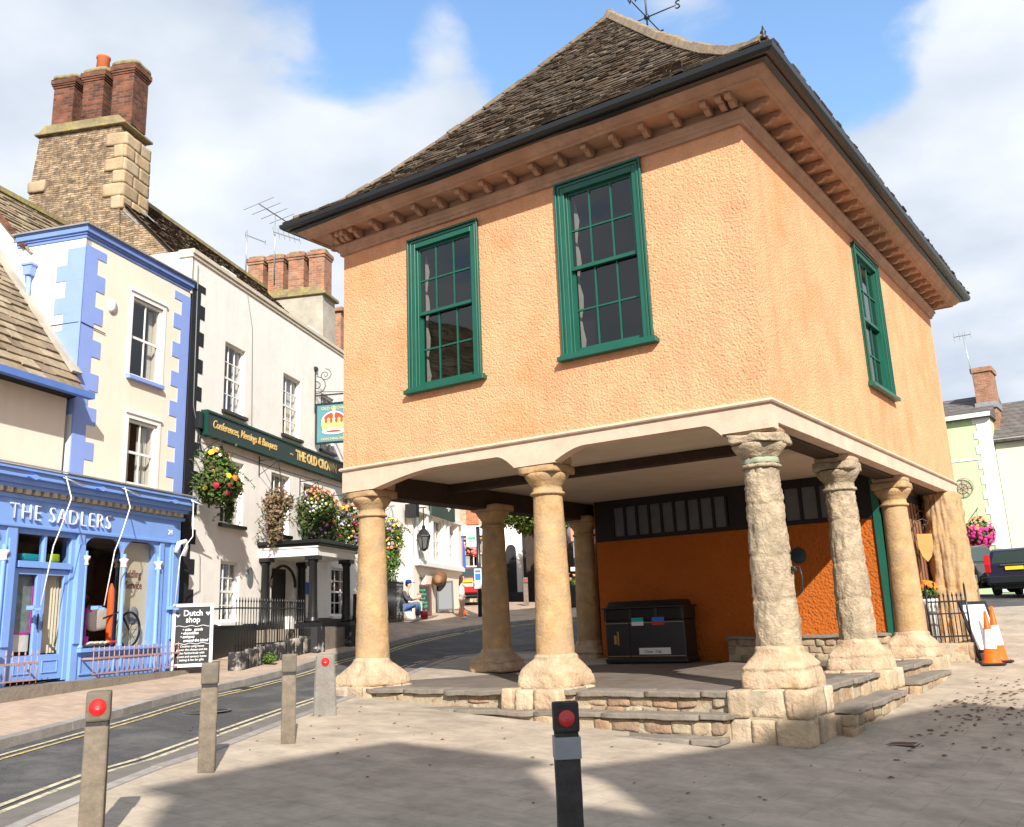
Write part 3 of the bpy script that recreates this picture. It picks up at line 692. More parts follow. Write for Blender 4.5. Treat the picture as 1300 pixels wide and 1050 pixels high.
for f in range(4):
    for (s,_),(s2,_) in zip(ZR,ZR[1:]):
        a0,a1=rng_(f,s); b0,b1=rng_(f,s2); mb.face([roofP(f,a0,s),roofP(f,a1,s),roofP(f,b1,s2),roofP(f,b0,s2)])
mb.box(EX0+.05,EX1-.05,EY0+.05,EY1-.05,8.83,8.85)
mb.build('roof',M['dark_frame'],hall)
# hip and ridge stones
rd=random.Random(5)
def ridge_stones(P,name='ridge_stones',W_=.14,H_=.06,m='slate_lichen'):
    mb=MB()
    for a,b in zip(P,P[1:]):
        L=(b-a).length; k=max(1,round(L/.42))
        for i in range(k):
            p,q=a.lerp(b,i/k),a.lerp(b,(i+1)/k); d=(q-p).normalized(); q=q-d*.012
            sx=d.cross(Vector((0,0,1))).normalized(); up=sx.cross(d)
            j=rd.uniform(-.01,.015)
            def sec(c): return [c+sx*-W_-up*.07,c-sx*W_*.44+up*(H_+j),c+sx*W_*.44+up*(H_+j),c+sx*W_-up*.07,c-up*.11]
            A=[mb.bm.verts.new(v) for v in sec(p)]; B=[mb.bm.verts.new(v) for v in sec(q)]
            for t in range(5): mb.bm.faces.new((A[t],A[(t+1)%5],B[(t+1)%5],B[t]))
            mb.bm.faces.new(A[::-1]); mb.bm.faces.new(B)
    return mb.build(name,M[m],hall,bevel=.012)
SS=[.12,.4,.8,1.1,1.4,1.7,2,2.35,2.7,3.25,3.8,4.2,4.665]
def hip(cx,cy,dx,dy): return [Vector((cx+dx*s,cy+dy*s,itp(ZR,s)+.07)) for s in SS]
ridge_stones(hip(EX1,EY0,-1,1),'hip_stones'); ridge_stones(hip(EX0,EY0,1,1),'hip_stones',.12,.015,'slate_hip'); ridge_stones(hip(EX1,EY1,-1,-1),'hip_stones'); ridge_stones(hip(EX0,EY1,1,-1),'hip_stones')
ridge_stones([Vector((-3.865,EY0+4.6,13.9)),Vector((-3.865,6,13.86)),Vector((-3.865,EY1-4.6,13.9))])
mb=MB(); mb.lathe([(.05,8.98),(.06,9.02),(.03,9.06),(.045,9.1),(.02,9.14),(.008,9.2)],EX1-.12,EY0+.12,8); mb.build('hip_finial',M['gutter'],hall)
# weather vane
vx,vy=-3.865,5.7
mb=MB(); mb.tube([(vx,vy,13.85),(vx,vy,16.6)],.022,8); mb.lathe([(.01,14.72),(.06,14.75),(.07,14.79),(.06,14.83),(.01,14.86)],vx,vy,10)
for dx,dy in ((.72,0),(-.72,0),(0,.72),(0,-.72)): mb.tube([(vx,vy,14.79),(vx+dx,vy+dy,14.79)],.015,6)
vane=mb.build('weather_vane',M['gutter'],hall)
T=Matrix(((.0,0,0,0),(0,0,0,0),(0,0,0,0),(0,0,0,1)))
for ch,(dx,dy) in {'S':(.80,0),'N':(-.80,0),'E':(0,.80),'W':(0,-.80)}.items():
    text(ch,.3,Matrix.Translation((vx+dx,vy+dy,0)),-.1,14.69,.0,M['gutter'],vane,'letter',depth=.012)
mb=MB(); mb.bar((vx-.5,vy,15.9),(vx+.5,vy,15.9),.03); mb.prism([(vx+.45,15.8),(vx+.75,15.9),(vx+.45,16.0)],vy-.01,vy+.01,'y'); mb.prism([(vx-.5,15.78),(vx-.85,15.72),(vx-.85,16.1),(vx-.5,16.02)],vy-.01,vy+.01,'y'); mb.build('pointer',M['gutter'],vane)
# ---- timber beam over the columns
def arch_poly(x0,x1,zlow,zhigh,ztop,left=.9,right=.35):
    P=[(x0,ztop),(x0,zlow)]
    for i in range(13):
        t=i/12; P.append((x0+left*t, zlow+(zhigh-zlow)*math.sin(t*math.pi/2)))
    for i in range(13):
        t=i/12; P.append((x1-right*(1-t), zlow+(zhigh-zlow)*math.cos(t*math.pi/2)))
    P+= [(x1,ztop)]
    return P
mb=MB(); zl,zh,zt=3.86,4.07,4.235
mb.prism(arch_poly(-7.02,-4.10,zl,zh,zt,1.5,.35),-.012,.2,'y')
mb.prism(arch_poly(-3.36,-.7,3.88,4.05,zt,.55,.25),-.012,.2,'y')
mb.box(-4.10,-3.36,-.012,.2,zl,zt); mb.box(-LX-.01,-7.02,-.012,.2,zl,zt); mb.box(-.7,.012,-.012,.2,zl+.04,zt)
mb.build('front_beam',M['fascia'],hall)
mb=MB(); mb.box(-.2,.012,.2,WY+.01,3.985,zt); mb.build('side_beam',M['fascia'],hall,bevel=.006)
mb=MB(); mb.box(-LX-.012,-LX+.2,.2,WY,3.9,zt); mb.box(-LX+.2,-.2,WY-.2,WY+.012,3.9,zt); mb.build('rear_beam',M['fascia'],hall)
ring('string_mould',[(-.02,4.235),(.045,4.235),(.06,4.255),(.05,4.285),(.0,4.30),(-.02,4.30)],M['fascia'])
mb=MB(); mb.box(-LX+.2,-.2,.2,WY-.2,4.16,4.2); mb.build('ceiling',M['soffit'],hall)
mb=MB()
mb.box(-LX+.25,-.25,2.30,2.52,4.0,4.155); mb.box(-7.62,-7.2,.45,12,3.78,4.157); mb.box(-.55,-.2,.6,11.8,3.94,4.156);
mb.box(-.9,-.2,11.2,11.6,3.8,4.1)
mb.build('beams',M['dark_beam'],hall,bevel=.01)
# ---- columns
def column(cx,cy,zb,seed,m,base_z=1.08,label=None,er=.012,band=False,r0=.285,r1=.225,plinth=.46,erode_cap=False,ztop=3.9):
    off=Vector((seed*7.3,seed*3.1,0))
    def fn(p,t,r,z):
        q=Vector((math.cos(t)*1.2,math.sin(t)*1.2,z*1.0))
        n=noise.noise(q*2.2+off)*.55+noise.noise(q*6+off)*.3
        fine=noise.noise(Vector((math.cos(t)*9,math.sin(t)*9,z*(26 if er>.02 and z>3.0 else 7)))+off)
        k=er*(n+fine*(.9 if er>.02 else .35))
        if er>.02: 
            k-=max(0,noise.noise(q*3.3+off*2)-.25)*.07
        if z<3.4:
            for jz in (1.72,2.28,2.95):
                k-=.014*max(0,1-abs(z-jz-.02*math.sin(t*2+seed))/.028)*(1.6 if er>.02 else .5)
        d=Vector((math.cos(t),math.sin(t),0))
        return p+d*k
    prof=[]; zs=base_z
    n=84 if er>.02 else 70
    for i in range(n+1):
        t=i/n; z=zs+(3.42-zs)*t; prof.append((r0+(r1-r0)*(t**1.25),z))
    mb=MB(); mb.lathe(prof,cx,cy,44 if er>.02 else 28,fn,cap=False)
    col=mb.build('column',m,hall); 
    if label: tag(col,label)
    # capital
    prof=[(r1,3.42),(r1+.035,3.425),(r1+.045,3.445),(r1+.035,3.465),(r1+.005,3.475),(r1+.005,3.56),(r1+.03,3.575),(r1+.035,3.60),(r1+.06,3.62),(r1+.10,3.68),(r1+.12,3.72),(r1+.11,3.745),(r1-.05,3.75)]
    mb=MB(); mb.lathe(prof,cx,cy,36,fn,cap=False); h=.36
    mb.stone((cx,cy,3.805),(h-.03,h-.03,.065),er*1.1 if er>.02 else .008,seed+4,n=8 if er>.02 else 5,pw=16); mb.build('capital',m,col)
    if ztop>3.87:
        mb=MB(); mb.stone((cx,cy,3.94),(.3,.3,.075),.01,seed+9,n=4,pw=14); mb.build('impost',M['stone_pale'],col)
    if band:
        mb=MB(); mb.lathe([(r1+.012,3.485),(r1+.016,3.49),(r1+.016,3.55),(r1+.012,3.555)],cx,cy,36,fn,cap=False); mb.build('band',M['patina'],col)
    # base: torus spreading to a worn square
    def sq(p,t,r,z):
        k=max(0,min(1,(base_z-.02-z)/(base_z-.82)))
        e=2+5*k; c,s_=math.cos(t),math.sin(t); L=(abs(c)**e+abs(s_)**e)**(1/e)
        q=Vector((cx+r*c/L,cy+r*s_/L,z)); w=.026+.01*k
        return q+noise.noise_vector(q*3+off)*w+noise.noise_vector(q*9+off)*w*.45
    b=base_z; zb2=.64
    prof=[(r0+.0,b+.03),(r0+.025,b+.005),(r0+.03,b-.02),(r0+.022,b-.045),(r0+.04,b-.08),(r0+.075,b-.125),(r0+.105,b-.17),(r0+.125,b-.20),(r0+.135,b-.225),(plinth-.03,b-.245),(plinth-.012,b-.27),(plinth+.005,(b-.26+zb2)/2),(plinth+.008,zb2+.03),(plinth,zb2+.005),(plinth-.04,zb2-.02)]
    mb=MB(); mb.lathe(prof,cx,cy,72,sq,cap=True); mb.build('base',M['stone_pale'] if er>.005 else m,col)
    return col
def plinth_blocks(cx,cy,hw,z0,z1,seed,parent,courses=2):
    """square pier of weathered blocks under a column"""
    mb=MB(); r=random.Random(seed); hs=(z1-z0)/courses
    for c in range(courses):
        za,zb=z0+hs*c,z0+hs*(c+1)
        for fx,fy,ln in ((0,-1,0),(1,0,1),(0,1,0),(-1,0,1)):
            u=-hw
            while u<hw-.02:
                wd=r.uniform(.24,.5); wd=wd if hw-u-wd>.16 else hw-u
                cu=u+wd/2; jd=r.uniform(-.015,.02)
                if ln==0: c0=(cx+cu,cy+fy*(hw-.1+jd),(za+zb)/2); hf=(wd/2-.006,.1,hs/2-.005)
                else: c0=(cx+fx*(hw-.1+jd),cy+cu,(za+zb)/2); hf=(.1,wd/2-.006,hs/2-.005)
                mb.stone(c0,hf,.012,r.randint(0,999),n=6,pw=20)
                u+=wd
    o=mb.build('plinth',M['blocks_pale'],parent)
    mb=MB(); mb.box(cx-hw+.018,cx+hw-.018,cy-hw+.018,cy+hw-.018,z0,z1-.02); mb.build('mortar',M['mortar'],o)
    return o
c=column(-.33,.33,0,1,M['stone_grey'],1.12,'heavily eroded grey corner column',er=.03,band=True,plinth=.43); plinth_blocks(-.34,.2,.5,-.02,.66,21,c,2)
c=column(-3.73,.33,0,2,M['stone_gold'],1.06,'golden front middle column',er=.009,plinth=.45); plinth_blocks(-3.73,.1,.5,.05,.655,22,c,2)
c=column(-7.38,.33,0,3,M['stone_gold'],1.04,'golden front column at the road corner',er=.012,plinth=.48); plinth_blocks(-7.38,.25,.5,.35,.655,23,c,1)
c=column(-.33,3.85,0,4,M['stone_grey'],1.08,'rough grey column second along the side',er=.024,plinth=.44); plinth_blocks(-.30,3.82,.48,.05,.655,24,c,2)
c=column(-.33,7.35,0,5,M['stone_gold'],1.08,'smooth golden column beside the railing',er=.008,plinth=.44); plinth_blocks(-.30,7.3,.48,.2,.655,25,c,1)
column(-7.30,3.8,0,6,M['stone_gold'],1.05,er=.01,plinth=.42,ztop=3.8); column(-7.34,7.45,0,7,M['stone_gold'],1.05,er=.01,plinth=.4,ztop=3.8)
column(-7.42,11.4,0,8,M['stone_gold'],1.05,er=.01,plinth=.42,ztop=3.8)
# cramp hook on the corner column
mb=MB(); mb.tube([(-.06,.36,2.1),(.03,.36,2.12),(.05,.36,2.0),(.04,.36,1.82),(-.03,.36,1.76)],.010,6); mb.stone((-.04,.34,2.1),(.03,.03,.03),.004,3); mb.build('iron_hook',M['gutter'],c)
# end pier: long worn pier with vertical gouges
mb=MB(); prof=[]
for i in range(64): 
    z=.3+3.68*i/63; prof.append((1+.05*(1-i/63),z))
def pierfn(p,t,r,z):
    e=4.5; c,s_=math.cos(t),math.sin(t); L=(abs(c)**e+abs(s_)**e)**(1/e)
    lean=.0
    q=Vector((c*.36/L*r,s_*.98/L*r,0))
    gr=noise.noise(Vector((c*3.2,s_*4.2,z*.5)))*.10+noise.noise(Vector((c*9,s_*9,z*2.1+5)))*.04
    co=noise.noise(Vector((c*2,s_*2,z*3.5+9)))*.03+noise.noise(Vector((c*12,s_*12,z*9)))*.018
    joint=-.03*max(0,1-abs(((z+.1*c)%.62)-.05)/.03)
    d=Vector((c,s_,0)); return Vector((-.24+q.x,11.45+q.y*.64,z))+d*(gr+co+joint)
mb.lathe(prof,0,0,110,pierfn)
pier=mb.build('end_pier',M['stone_gold'],hall)
# ---- platform and steps
mb=MB(); mb.prism([(-LX-.2,-.1),(-.0,-.1),(.0,8.0),(-.0,WY+.3),(-LX-.2,WY+.3)],.1,.615,'z'); mb.build('platform',M['platform'],hall)
def slabs(name,p0,p1,z,th,wd,seed,inward,m=None,parent=hall,L0=1.0):
    mb=MB(); r=random.Random(seed); p0=Vector(p0);p1=Vector(p1); d=(p1-p0); L=d.length; d/=L; n=Vector(inward); u=0
    ang=math.atan2(d.y,d.x)
    while u<L-.05:
        w=min(r.uniform(.7,1.5)*L0,L-u); 
        if L-u-w<.3: w=L-u
        c=p0+d*(u+w/2)+n*(wd/2+r.uniform(-.015,.015))
        T=Matrix.Translation((c.x,c.y,z-th/2+r.uniform(-.006,.006)))@Matrix.Rotation(ang,4,'Z')
        mb.stone((0,0,0),(w/2-.003,wd/2,th/2),.012,r.randint(0,999),n=9,pw=22,M=T)
        u+=w
    return mb.build(name,m or M['tread'],parent)
def riser(name,p0,p1,z0,z1,seed,inward,dep=.16,parent=hall,rows=1):
    mb=MB(); r=random.Random(seed); p0=Vector(p0);p1=Vector(p1); d=(p1-p0); L=d.length; d/=L; n=Vector(inward); ang=math.atan2(d.y,d.x)
    hs=(z1-z0)/rows
    for k in range(rows):
        u=0
        while u<L-.02:
            w=min(r.uniform(.16,.5),L-u)
            if L-u-w<.1: w=L-u
            c=p0+d*(u+w/2)+n*(dep/2+r.uniform(-.012,.02))
            T=Matrix.Translation((c.x,c.y,z0+hs*(k+.5)))@Matrix.Rotation(ang,4,'Z')
            mb.stone((0,0,0),(w/2-.004,dep/2,hs/2-.003),.018,r.randint(0,999),n=5,pw=16,M=T); u+=w
    o=mb.build(name,M['blocks'],parent)
    mb=MB(); T=Matrix.Translation((p0.x,p0.y,0))@Matrix.Rotation(ang,4,'Z'); sg=1 if (n.x*-math.sin(ang)+n.y*math.cos(ang))>0 else -1
    mb.box(.02,L-.02,sg*.014,sg*(dep+.1),z0,z1-.01,0,T); mb.build('mortar',M['mortar'],o)
    return o
slabs('step_tread',(-7.0,-.28),(-.75,-.28),.63,.075,.42,1,(0,1)); riser('step_riser',(-7.0,-.22),(-.75,-.22),.3,.558,2,(0,1),rows=2)
slabs('step_tread',(-6.9,-.62),(-.75,-.62),.385,.07,.42,3,(0,1)); riser('step_riser',(-6.9,-.57),(-.8,-.57),-.02,.318,4,(0,1),rows=2)
slabs('step_tread',(-2.3,-.95),(-.75,-.92),.14,.07,.42,5,(0,1))
slabs('step_tread',(.08,.7),(.08,3.4),.63,.075,.4,6,(-1,0)); riser('step_riser',(.03,.7),(.03,3.4),.28,.558,7,(-1,0),rows=1)
slabs('step_tread',(.44,.65),(.40,3.45),.37,.075,.4,8,(-1,0)); riser('step_riser',(.40,.65),(.36,3.5),-.02,.298,9,(-1,0),rows=2)
slabs('step_tread',(.08,4.3),(.08,6.9),.63,.075,.4,10,(-1,0)); riser('step_riser',(.03,4.3),(.03,6.9),.3,.558,11,(-1,0))
slabs('step_tread',(.42,4.3),(.36,6.9),.44,.07,.4,12,(-1,0)); riser('step_riser',(.38,4.3),(.33,6.9),.1,.37,13,(-1,0))
riser('railing_wall',(-.1,7.86),(.56,8.14),.2,.86,14,(-.39,.92),dep=.24,rows=2); riser('railing_wall',(.58,8.18),(.3,10.9),.3,.86,17,(-1,0),dep=.2,rows=2)
# ---- enclosed rear part
BY=7.3
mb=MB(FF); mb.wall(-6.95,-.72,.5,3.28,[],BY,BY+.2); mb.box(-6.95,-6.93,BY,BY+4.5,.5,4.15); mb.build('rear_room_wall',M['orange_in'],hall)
mb=MB(); 
mb.box(-6.9,-.72,BY-.03,BY+.1,3.24,3.33); mb.box(-6.9,-.72,BY-.03,BY+.1,3.98,4.155)
us=[-6.46+.305*i for i in range(10)]; 
for u in us: mb.box(u-.025,u+.025,BY-.02,BY+.1,3.33,3.98)
mb.box(-3.66,-3.2,BY-.03,BY+.1,3.33,3.98); mb.box(-6.9,-6.48,BY-.03,BY+.1,3.33,3.98)
for i in range(7): 
    u=-3.2+.36*i; mb.box(u-.03,u+.03,BY-.02,BY+.1,3.33,3.98)
mb.box(-.98,-.72,BY-.03,BY+.1,3.33,3.98)
clf=mb.build('clerestory_frame',M['dark_frame'],hall)
for i in range(9):
    p=MB(); p.face([(us[i]+.025,BY+.03,3.33),(us[i+1]-.025,BY+.03,3.33),(us[i+1]-.025,BY+.03,3.98),(us[i]+.025,BY+.03,3.98)]); p.build('pane',M['frosted'],clf,recalc=False)
for i in range(6):
    u=-3.2+.36*i; p=MB(); p.face([(u+.03,BY+.03,3.33),(u+.33,BY+.03,3.33),(u+.33,BY+.03,3.98),(u+.03,BY+.03,3.98)]); p.build('pane',M['frosted'],clf,recalc=False)
slabs('ledge_top',(-3.85,BY-.4),(-.66,BY-.4),1.1,.06,.42,15,(0,1)); riser('ledge_wall',(-3.83,BY-.36),(-.66,BY-.36),.6,1.04,16,(0,1),dep=.3,rows=3)
mb=MB(); mb.lathe([(.0,0),(.155,0),(.16,.012),(.15,.022),(0,.024)],0,0,28); mb.bm.transform(Matrix.Translation((-2.28,BY-.035,2.63))@Matrix.Rotation(R_(90),4,'X')); mb.bm.transform(Matrix.Translation((0,.03,0)))
pq=mb.build('plaque',M['plaque_blue'],hall)
# green door at the end of the room, side wall of brown boards, shield lamp bracket
mb=MB(); mb.box(-.72,-.58,BY-.06,BY+.1,.62,4.0); mb.build('door_frame',M['green'],hall)
mb=MB(); mb.box(-.58,-.3,BY+.12,BY+.16,.62,3.6)
for i in range(4): mb.box(-.56+.065*i,-.55+.065*i,BY+.115,BY+.12,.7,3.5)
mb.build('green_door',M['green_dark'],hall)
mb=MB(); mb.box(-.72,-.66,BY+.16,12,.6,4.15); mb.build('side_room_wall',M['brown_door'],hall)
mb=MB(); mb.box(-.66,-.62,9.0,9.1,.6,3.9); mb.box(-.66,-.62,9.0,11.9,3.75,3.9)
for i in range(9): mb.box(-.66,-.645,9.3+.28*i,9.31+.28*i,.6,3.75)
mb.build('boarded_door',M['dark_frame'],hall)
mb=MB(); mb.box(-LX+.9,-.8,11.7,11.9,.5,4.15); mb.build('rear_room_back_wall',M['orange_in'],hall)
# chimney-dark bench at the rear left
t=thing('litter_bin','long black double litter bin with gold lines against the orange wall','litter bin',(-5.42,6.72,FZ))
mb=MB(W(t)); 
mb.box(-.92,.92,-.28,.28,.06,.86); mb.box(-.95,.95,-.31,.31,0,.1)
mb.build('body',M['black'],t,bevel=.02)
mb=MB(W(t)); mb.box(-.97,.97,-.32,.32,1.1,1.14); mb.prism([(-.32,1.14),(.32,1.14),(.2,1.26),(-.2,1.26)],-.85,.85,'x'); mb.build('lid',M['black'],t,bevel=.01)
mb=MB(W(t))
for x in (-.92,-.32,.28,.88): mb.box(x-.02,x+.05,-.28,.28,.86,1.1)
mb.box(-.88,.88,-.02,.02,.86,1.1); mb.build('posts',M['black'],t)
mb=MB(W(t)); 
for z in (.13,.80):
    mb.box(-.9,-.36,-.287,-.281,z,z+.014); mb.box(-.33,.9,-.287,-.281,z,z+.014)
mb.build('gold_lines',M['gold_dark'],t)
mb=MB(W(t)); mb.box(-.345,-.335,-.29,-.28,.1,.86); mb.build('panel_joint',M['dark_room'],t)
for x,c1,c2 in ((-.28,'turquoise','plate_white'),(.2,'blue_sign','lamp_red')):
    mb=MB(W(t)); mb.box(x,x+.28,-.2875,-.283,.83,.91); mb.build('sticker',M[c1],t); mb=MB(W(t)); mb.box(x,x+.28,-.2875,-.283,.75,.83-.002); mb.build('sticker',M[c2],t)
mb=MB(W(t)); mb.box(-.14,.58,-.288,-.283,.17,.30); nt_=mb.build('notice',M['plate_white'],t)
mb=MB(W(t)); mb.box(-.9,.9,-.262,.262,.87,1.09); mb.build('opening_dark_fill',M['dark_frame'],t)  # black box stands in for the shade inside the open top
text('Clean  Tidy',.085,None,-.02+t.location.x,.2+FZ,t.location.y-.289,M['black'],t,'notice_text',depth=.001)
mb=MB(W(t)); mb.box(-.72,-.66,-.288,-.283,.38,.56); mb.box(-.64,-.60,-.288,-.283,.36,.62); mb.lathe([(.028,.60),(.02,.64)],-.62,-.285,8); mb.build('tidy_symbol',M['gold_dark'],t)
# railing between the last column and the pier
t=thing('iron_railing','black spiked iron railing on a low stone wall between column and end pier','railing',(-.12,7.92,.86),R_(-68))
mb=MB(W(t)); mb.box(-.015,.015,0,.72,.1,.13); mb.box(-.015,.015,0,.72,.74,.77); mb.box(-.015,.015,0,.72,.52,.545); mb.build('rails',M['black'],t)
for i in range(10):
    y=.01+i*.0775
    mb=MB(W(t)); r=.011 if i not in (0,9) else .02; h=.84 if i not in (0,9) else 1.02
    mb.tube([(0,y,0),(0,y,h)],r,6); mb.lathe([(.012,h),(.022,h+.025),(.002,h+.09)],0,y,6); mb.build('bar',M['black'],t)
t=thing('flower_tub','white flower tub of orange begonias behind the iron railing','flower tub',(-.16,8.35,.86))
mb=MB(W(t)); mb.lathe([(.12,0),(.15,.72),(.17,.76),(.17,.82),(.14,.82)],0,0,18); mb.build('tub',M['white_plastic'],t)
# ------------------------------------------------------------ plants
def leafcloud(name,mats,parent,blobs,n,size,seed,F=None,hang=0,lo=0):
    """n small leaves over several ellipsoid clumps (cx,cy,cz,rx,ry,rz)"""
    r=random.Random(seed); mb=MB(F); off=Vector((seed,seed*.7,0)); tot=sum(b[3]*b[5] for b in blobs)
    for b in blobs:
        k=int(n*b[3]*b[5]/tot)
        for i in range(k):
            d=Vector((r.gauss(0,1),r.gauss(0,1),r.gauss(0,1))).normalized()
            rad=r.uniform(.55,1.0)+.22*noise.noise(d*2.5+off)
            if r.random()<.06: rad*=1.15
            p=Vector((b[0]+d.x*b[3]*rad,b[1]+d.y*b[4]*rad,b[2]+d.z*b[5]*rad-hang*r.random()**2))
            nrm=(d+Vector((r.gauss(0,.6),r.gauss(0,.6),r.gauss(0,.6)+.3))).normalized()
            t=nrm.orthogonal().normalized(); t=(t*math.cos(r.uniform(0,6.28))+nrm.cross(t)*math.sin(r.uniform(0,6.28))).normalized(); q=nrm.cross(t)
            s=size*r.uniform(.6,1.4)
            mb.face([p-t*s,p+q*s*.5+nrm*s*.12,p+t*s,p-q*s*.5+nrm*s*.12],r.randrange(len(mats)) if len(mats)>1 else 0)
    return mb.build(name,mats,parent,recalc=False)
def flowers(name,m,parent,blobs,n,size,seed,F=None,zr=(-1,1),side=None):
    r=random.Random(seed); mb=MB(F)
    for i in range(n):
        b=r.choice(blobs)
        while True:
            d=Vector((r.gauss(0,1),r.gauss(0,1),r.gauss(0,1))).normalized()
            if zr[0]<=d.z<=zr[1] and (side is None or d.y<side): break
        p=Vector((b[0]+d.x*b[3]*1.03,b[1]+d.y*b[4]*1.03,b[2]+d.z*b[5]*1.03)); s=size*r.uniform(.7,1.25)
        t=d.orthogonal().normalized(); q=d.cross(t); k=6
        c=p+d*s*.45
        ring=[p+(t*math.cos(a*2*math.pi/k)+q*math.sin(a*2*math.pi/k))*s*r.uniform(.8,1.1) for a in range(k)]
        for a in range(k): mb.face([c,ring[a],ring[(a+1)%k]])
        mb.face(ring)
    return mb.build(name,m,parent,recalc=False)
T_=bpy.data.objects['flower_tub']
leafcloud('leaves',[M['leaf']],T_,[(0,0,.94,.17,.17,.14)],260,.04,3,W(T_)); flowers('blooms',M['fl_orange'],T_,[(0,0,1.04,.16,.16,.13)],30,.05,4,W(T_),zr=(-.2,1))
# shield lamp bracket
t=thing('bracket_sign','gold shield sign on a scrolled black iron bracket by the brown door','sign',(-.42,10.0,2.62))
mb=MB(W(t)); mb.prism([(-.17,.42),(.17,.42),(.17,.15),(.1,-.06),(0,-.17),(-.1,-.06),(-.17,.15)],-.012,.012,'y'); mb.bm.transform(Matrix.Rotation(R_(38),4,'Z')); mb.build('shield',M['gold_dark'],t,bevel=.004)
mb=MB(W(t)); mb.tube([(-.12,-.1,-.1),(-.2,-.16,.1),(-.22,-.17,.45),(-.12,-.08,.68),(.0,.02,.74),(.1,.1,.68),(.06,.06,.6),(0,0,.62)],.018,6); mb.tube([(-.12,-.0,.8),(-.12,.35,.95),(-.12,.9,.98)],.016,6); mb.tube([(0,0,.42),(0,0,.62)],.012,6); mb.build('scroll_bracket',M['black'],t)
# ------------------------------------------------------------ left street
O_=( -12.474,.508); UP_=(-.38902,.92123); NP=(.92123,.38902); UB=(-.33104,.94362); NB=(.94362,.33104)
FP_=frame(O_,UP_,NP); FB_=frame(O_,UB,NB)
aP=math.atan2(UP_[1],UP_[0]); aB=math.atan2(UB[1],UB[0])
def PW(F,u,v,z): return F@Vector((u,v,z))
def window(parent,F,u0,u1,z0,z1,nx,ny,frm,sill=None,rec=.09,arch=False,double=True,curtain=0,glass='glass',fw=.055,lab=None,bw=.011,head=0):
    w=MB(F)
    w.box(u0,u0+fw,rec-.03,rec+.05,z0,z1); w.box(u1-fw,u1,rec-.03,rec+.05,z0,z1); w.box(u0+fw,u1-fw,rec-.03,rec+.05,z1-fw,z1); w.box(u0+fw,u1-fw,rec-.03,rec+.05,z0,z0+fw)
    if head: w.box(u0-.09,u1+.09,-.07,.0-.001,z1+.02,z1+.02+head)
    win=w.build('window',frm,parent,bevel=.004)
    if lab: tag(win,lab)
    a0,a1,b0,b1=u0+fw,u1-fw,z0+fw,z1-fw; m=MB(F); half=(b0+b1)/2
    ny1=ny//2 if double and ny>1 else ny
    for i in range(1,nx): x=a0+(a1-a0)*i/nx; m.box(x-bw,x+bw,rec-.005,rec+.02,b0,b1)
    for j in range(1,ny):
        z=b0+(b1-b0)*j/ny; t=.024 if (double and j==ny1) else bw
        m.box(a0,a1,rec-.008 if t>.02 else rec-.0035,rec+.022,z-t,z+t)
    if nx*ny>1: m.build('glazing_bars',frm,win)
    p=MB(F); p.face([(a0,rec+.012,b0),(a1,rec+.012,b0),(a1,rec+.012,b1),(a0,rec+.012,b1)]); p.build('pane',M[glass],win,recalc=False)
    if curtain:
        c=MB(F); k=10; cw=(a1-a0)*curtain
        for sgn,x0 in ((1,a0-.02),(-1,a1+.02)):
            for i in range(k):
                xa,xb=x0+sgn*cw*i/k,x0+sgn*cw*(i+1)/k; ya=.2+.03*(i%2); yb=.2+.03*((i+1)%2)
                c.face([(xa,ya,b0),(xb,yb,b0),(xb,yb,b1),(xa,ya,b1)])
        c.build('curtain',M['curtain'],win,recalc=False)
    if sill:
        s=MB(F); s.box(u0-.07,u1+.07,-.09,rec-.03,z0-.08,z0-.002); s.build('sill',sill,win,bevel=.006)
    return win
def quoins(name,m,parent,F,u0,z0,z1,h=.3,wl=.42,ws=.22,sgn=1,v=-.012,start=0,thick=.03):
    mb=MB(F); z=z0; i=start
    while z<z1-.02:
        w=wl if i%2 else ws; t=min(z+h,z1); mb.box(u0,u0+sgn*w,v,v+thick-.001*(i%2),z,t); z+=h; i+=1
    return mb.build(name,m,parent)
# ===== blue-quoined shop
E_B=(PW(FB_,-2.1,0,.9))
shop=thing('blue_shop','cream two-storey house with pale blue quoins over a periwinkle blue shopfront','shop building',E_B,aB)
hw=[(-2.37,-1.43,6.38,7.95),(-2.30,-1.42,4.32,5.56)]
mb=MB(FB_); mb.wall(-3.75,-.52,4.2,8.68,hw,0,.22); mb.build('upper_wall',M['cream'],shop)
FS=Matrix(((UB[0],UB[0]*0,0,0),(0,0,0,0),(0,0,0,0),(0,0,0,1)))
mb=MB(FB_) # side (gable) wall, facing down the street
mb.prism([(.0,3.9),(0,8.68),(1.38,8.68),(2.7,10.2),(4.3,8.3),(4.3,3.9)],-3.75,-3.6,'x'); mb.build('side_wall',M['side_white'],shop)
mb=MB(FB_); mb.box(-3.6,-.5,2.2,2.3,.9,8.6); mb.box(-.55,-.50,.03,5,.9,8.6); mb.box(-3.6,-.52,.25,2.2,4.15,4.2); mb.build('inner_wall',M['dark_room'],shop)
quoins('quoin_strip',M['blue_light'],shop,FB_,-3.752,4.3,8.5,.31,.56,.33,1)
quoins('quoin_strip',M['blue_light'],shop,FB_,-.52,4.3,8.5,.31,.55,.3,-1)
mb=MB(FB_); z=5.35; i=1
while z<8.4:
    w=.58 if i%2 else .37; mb.box(-3.762-.001*(i%2),-3.74,-.012,w,z,min(z+.31,8.5)); z+=.31; i+=1
mb.build('side_quoins',M['blue_light'],shop)
mb=MB(FB_); # parapet cornice: front and side return
for o,z0,z1 in ((.02,8.62,8.68),(.045,8.68,8.72),(.08,8.72,8.82),(.10,8.82,8.84)):
    mb.box(-3.75-o,-.5,-o,.06,z0,z1); mb.box(-3.75-o,-3.66,.06,1.5,z0,z1)
mb.build('parapet_cornice',M['blue_mid'],shop,bevel=.006)
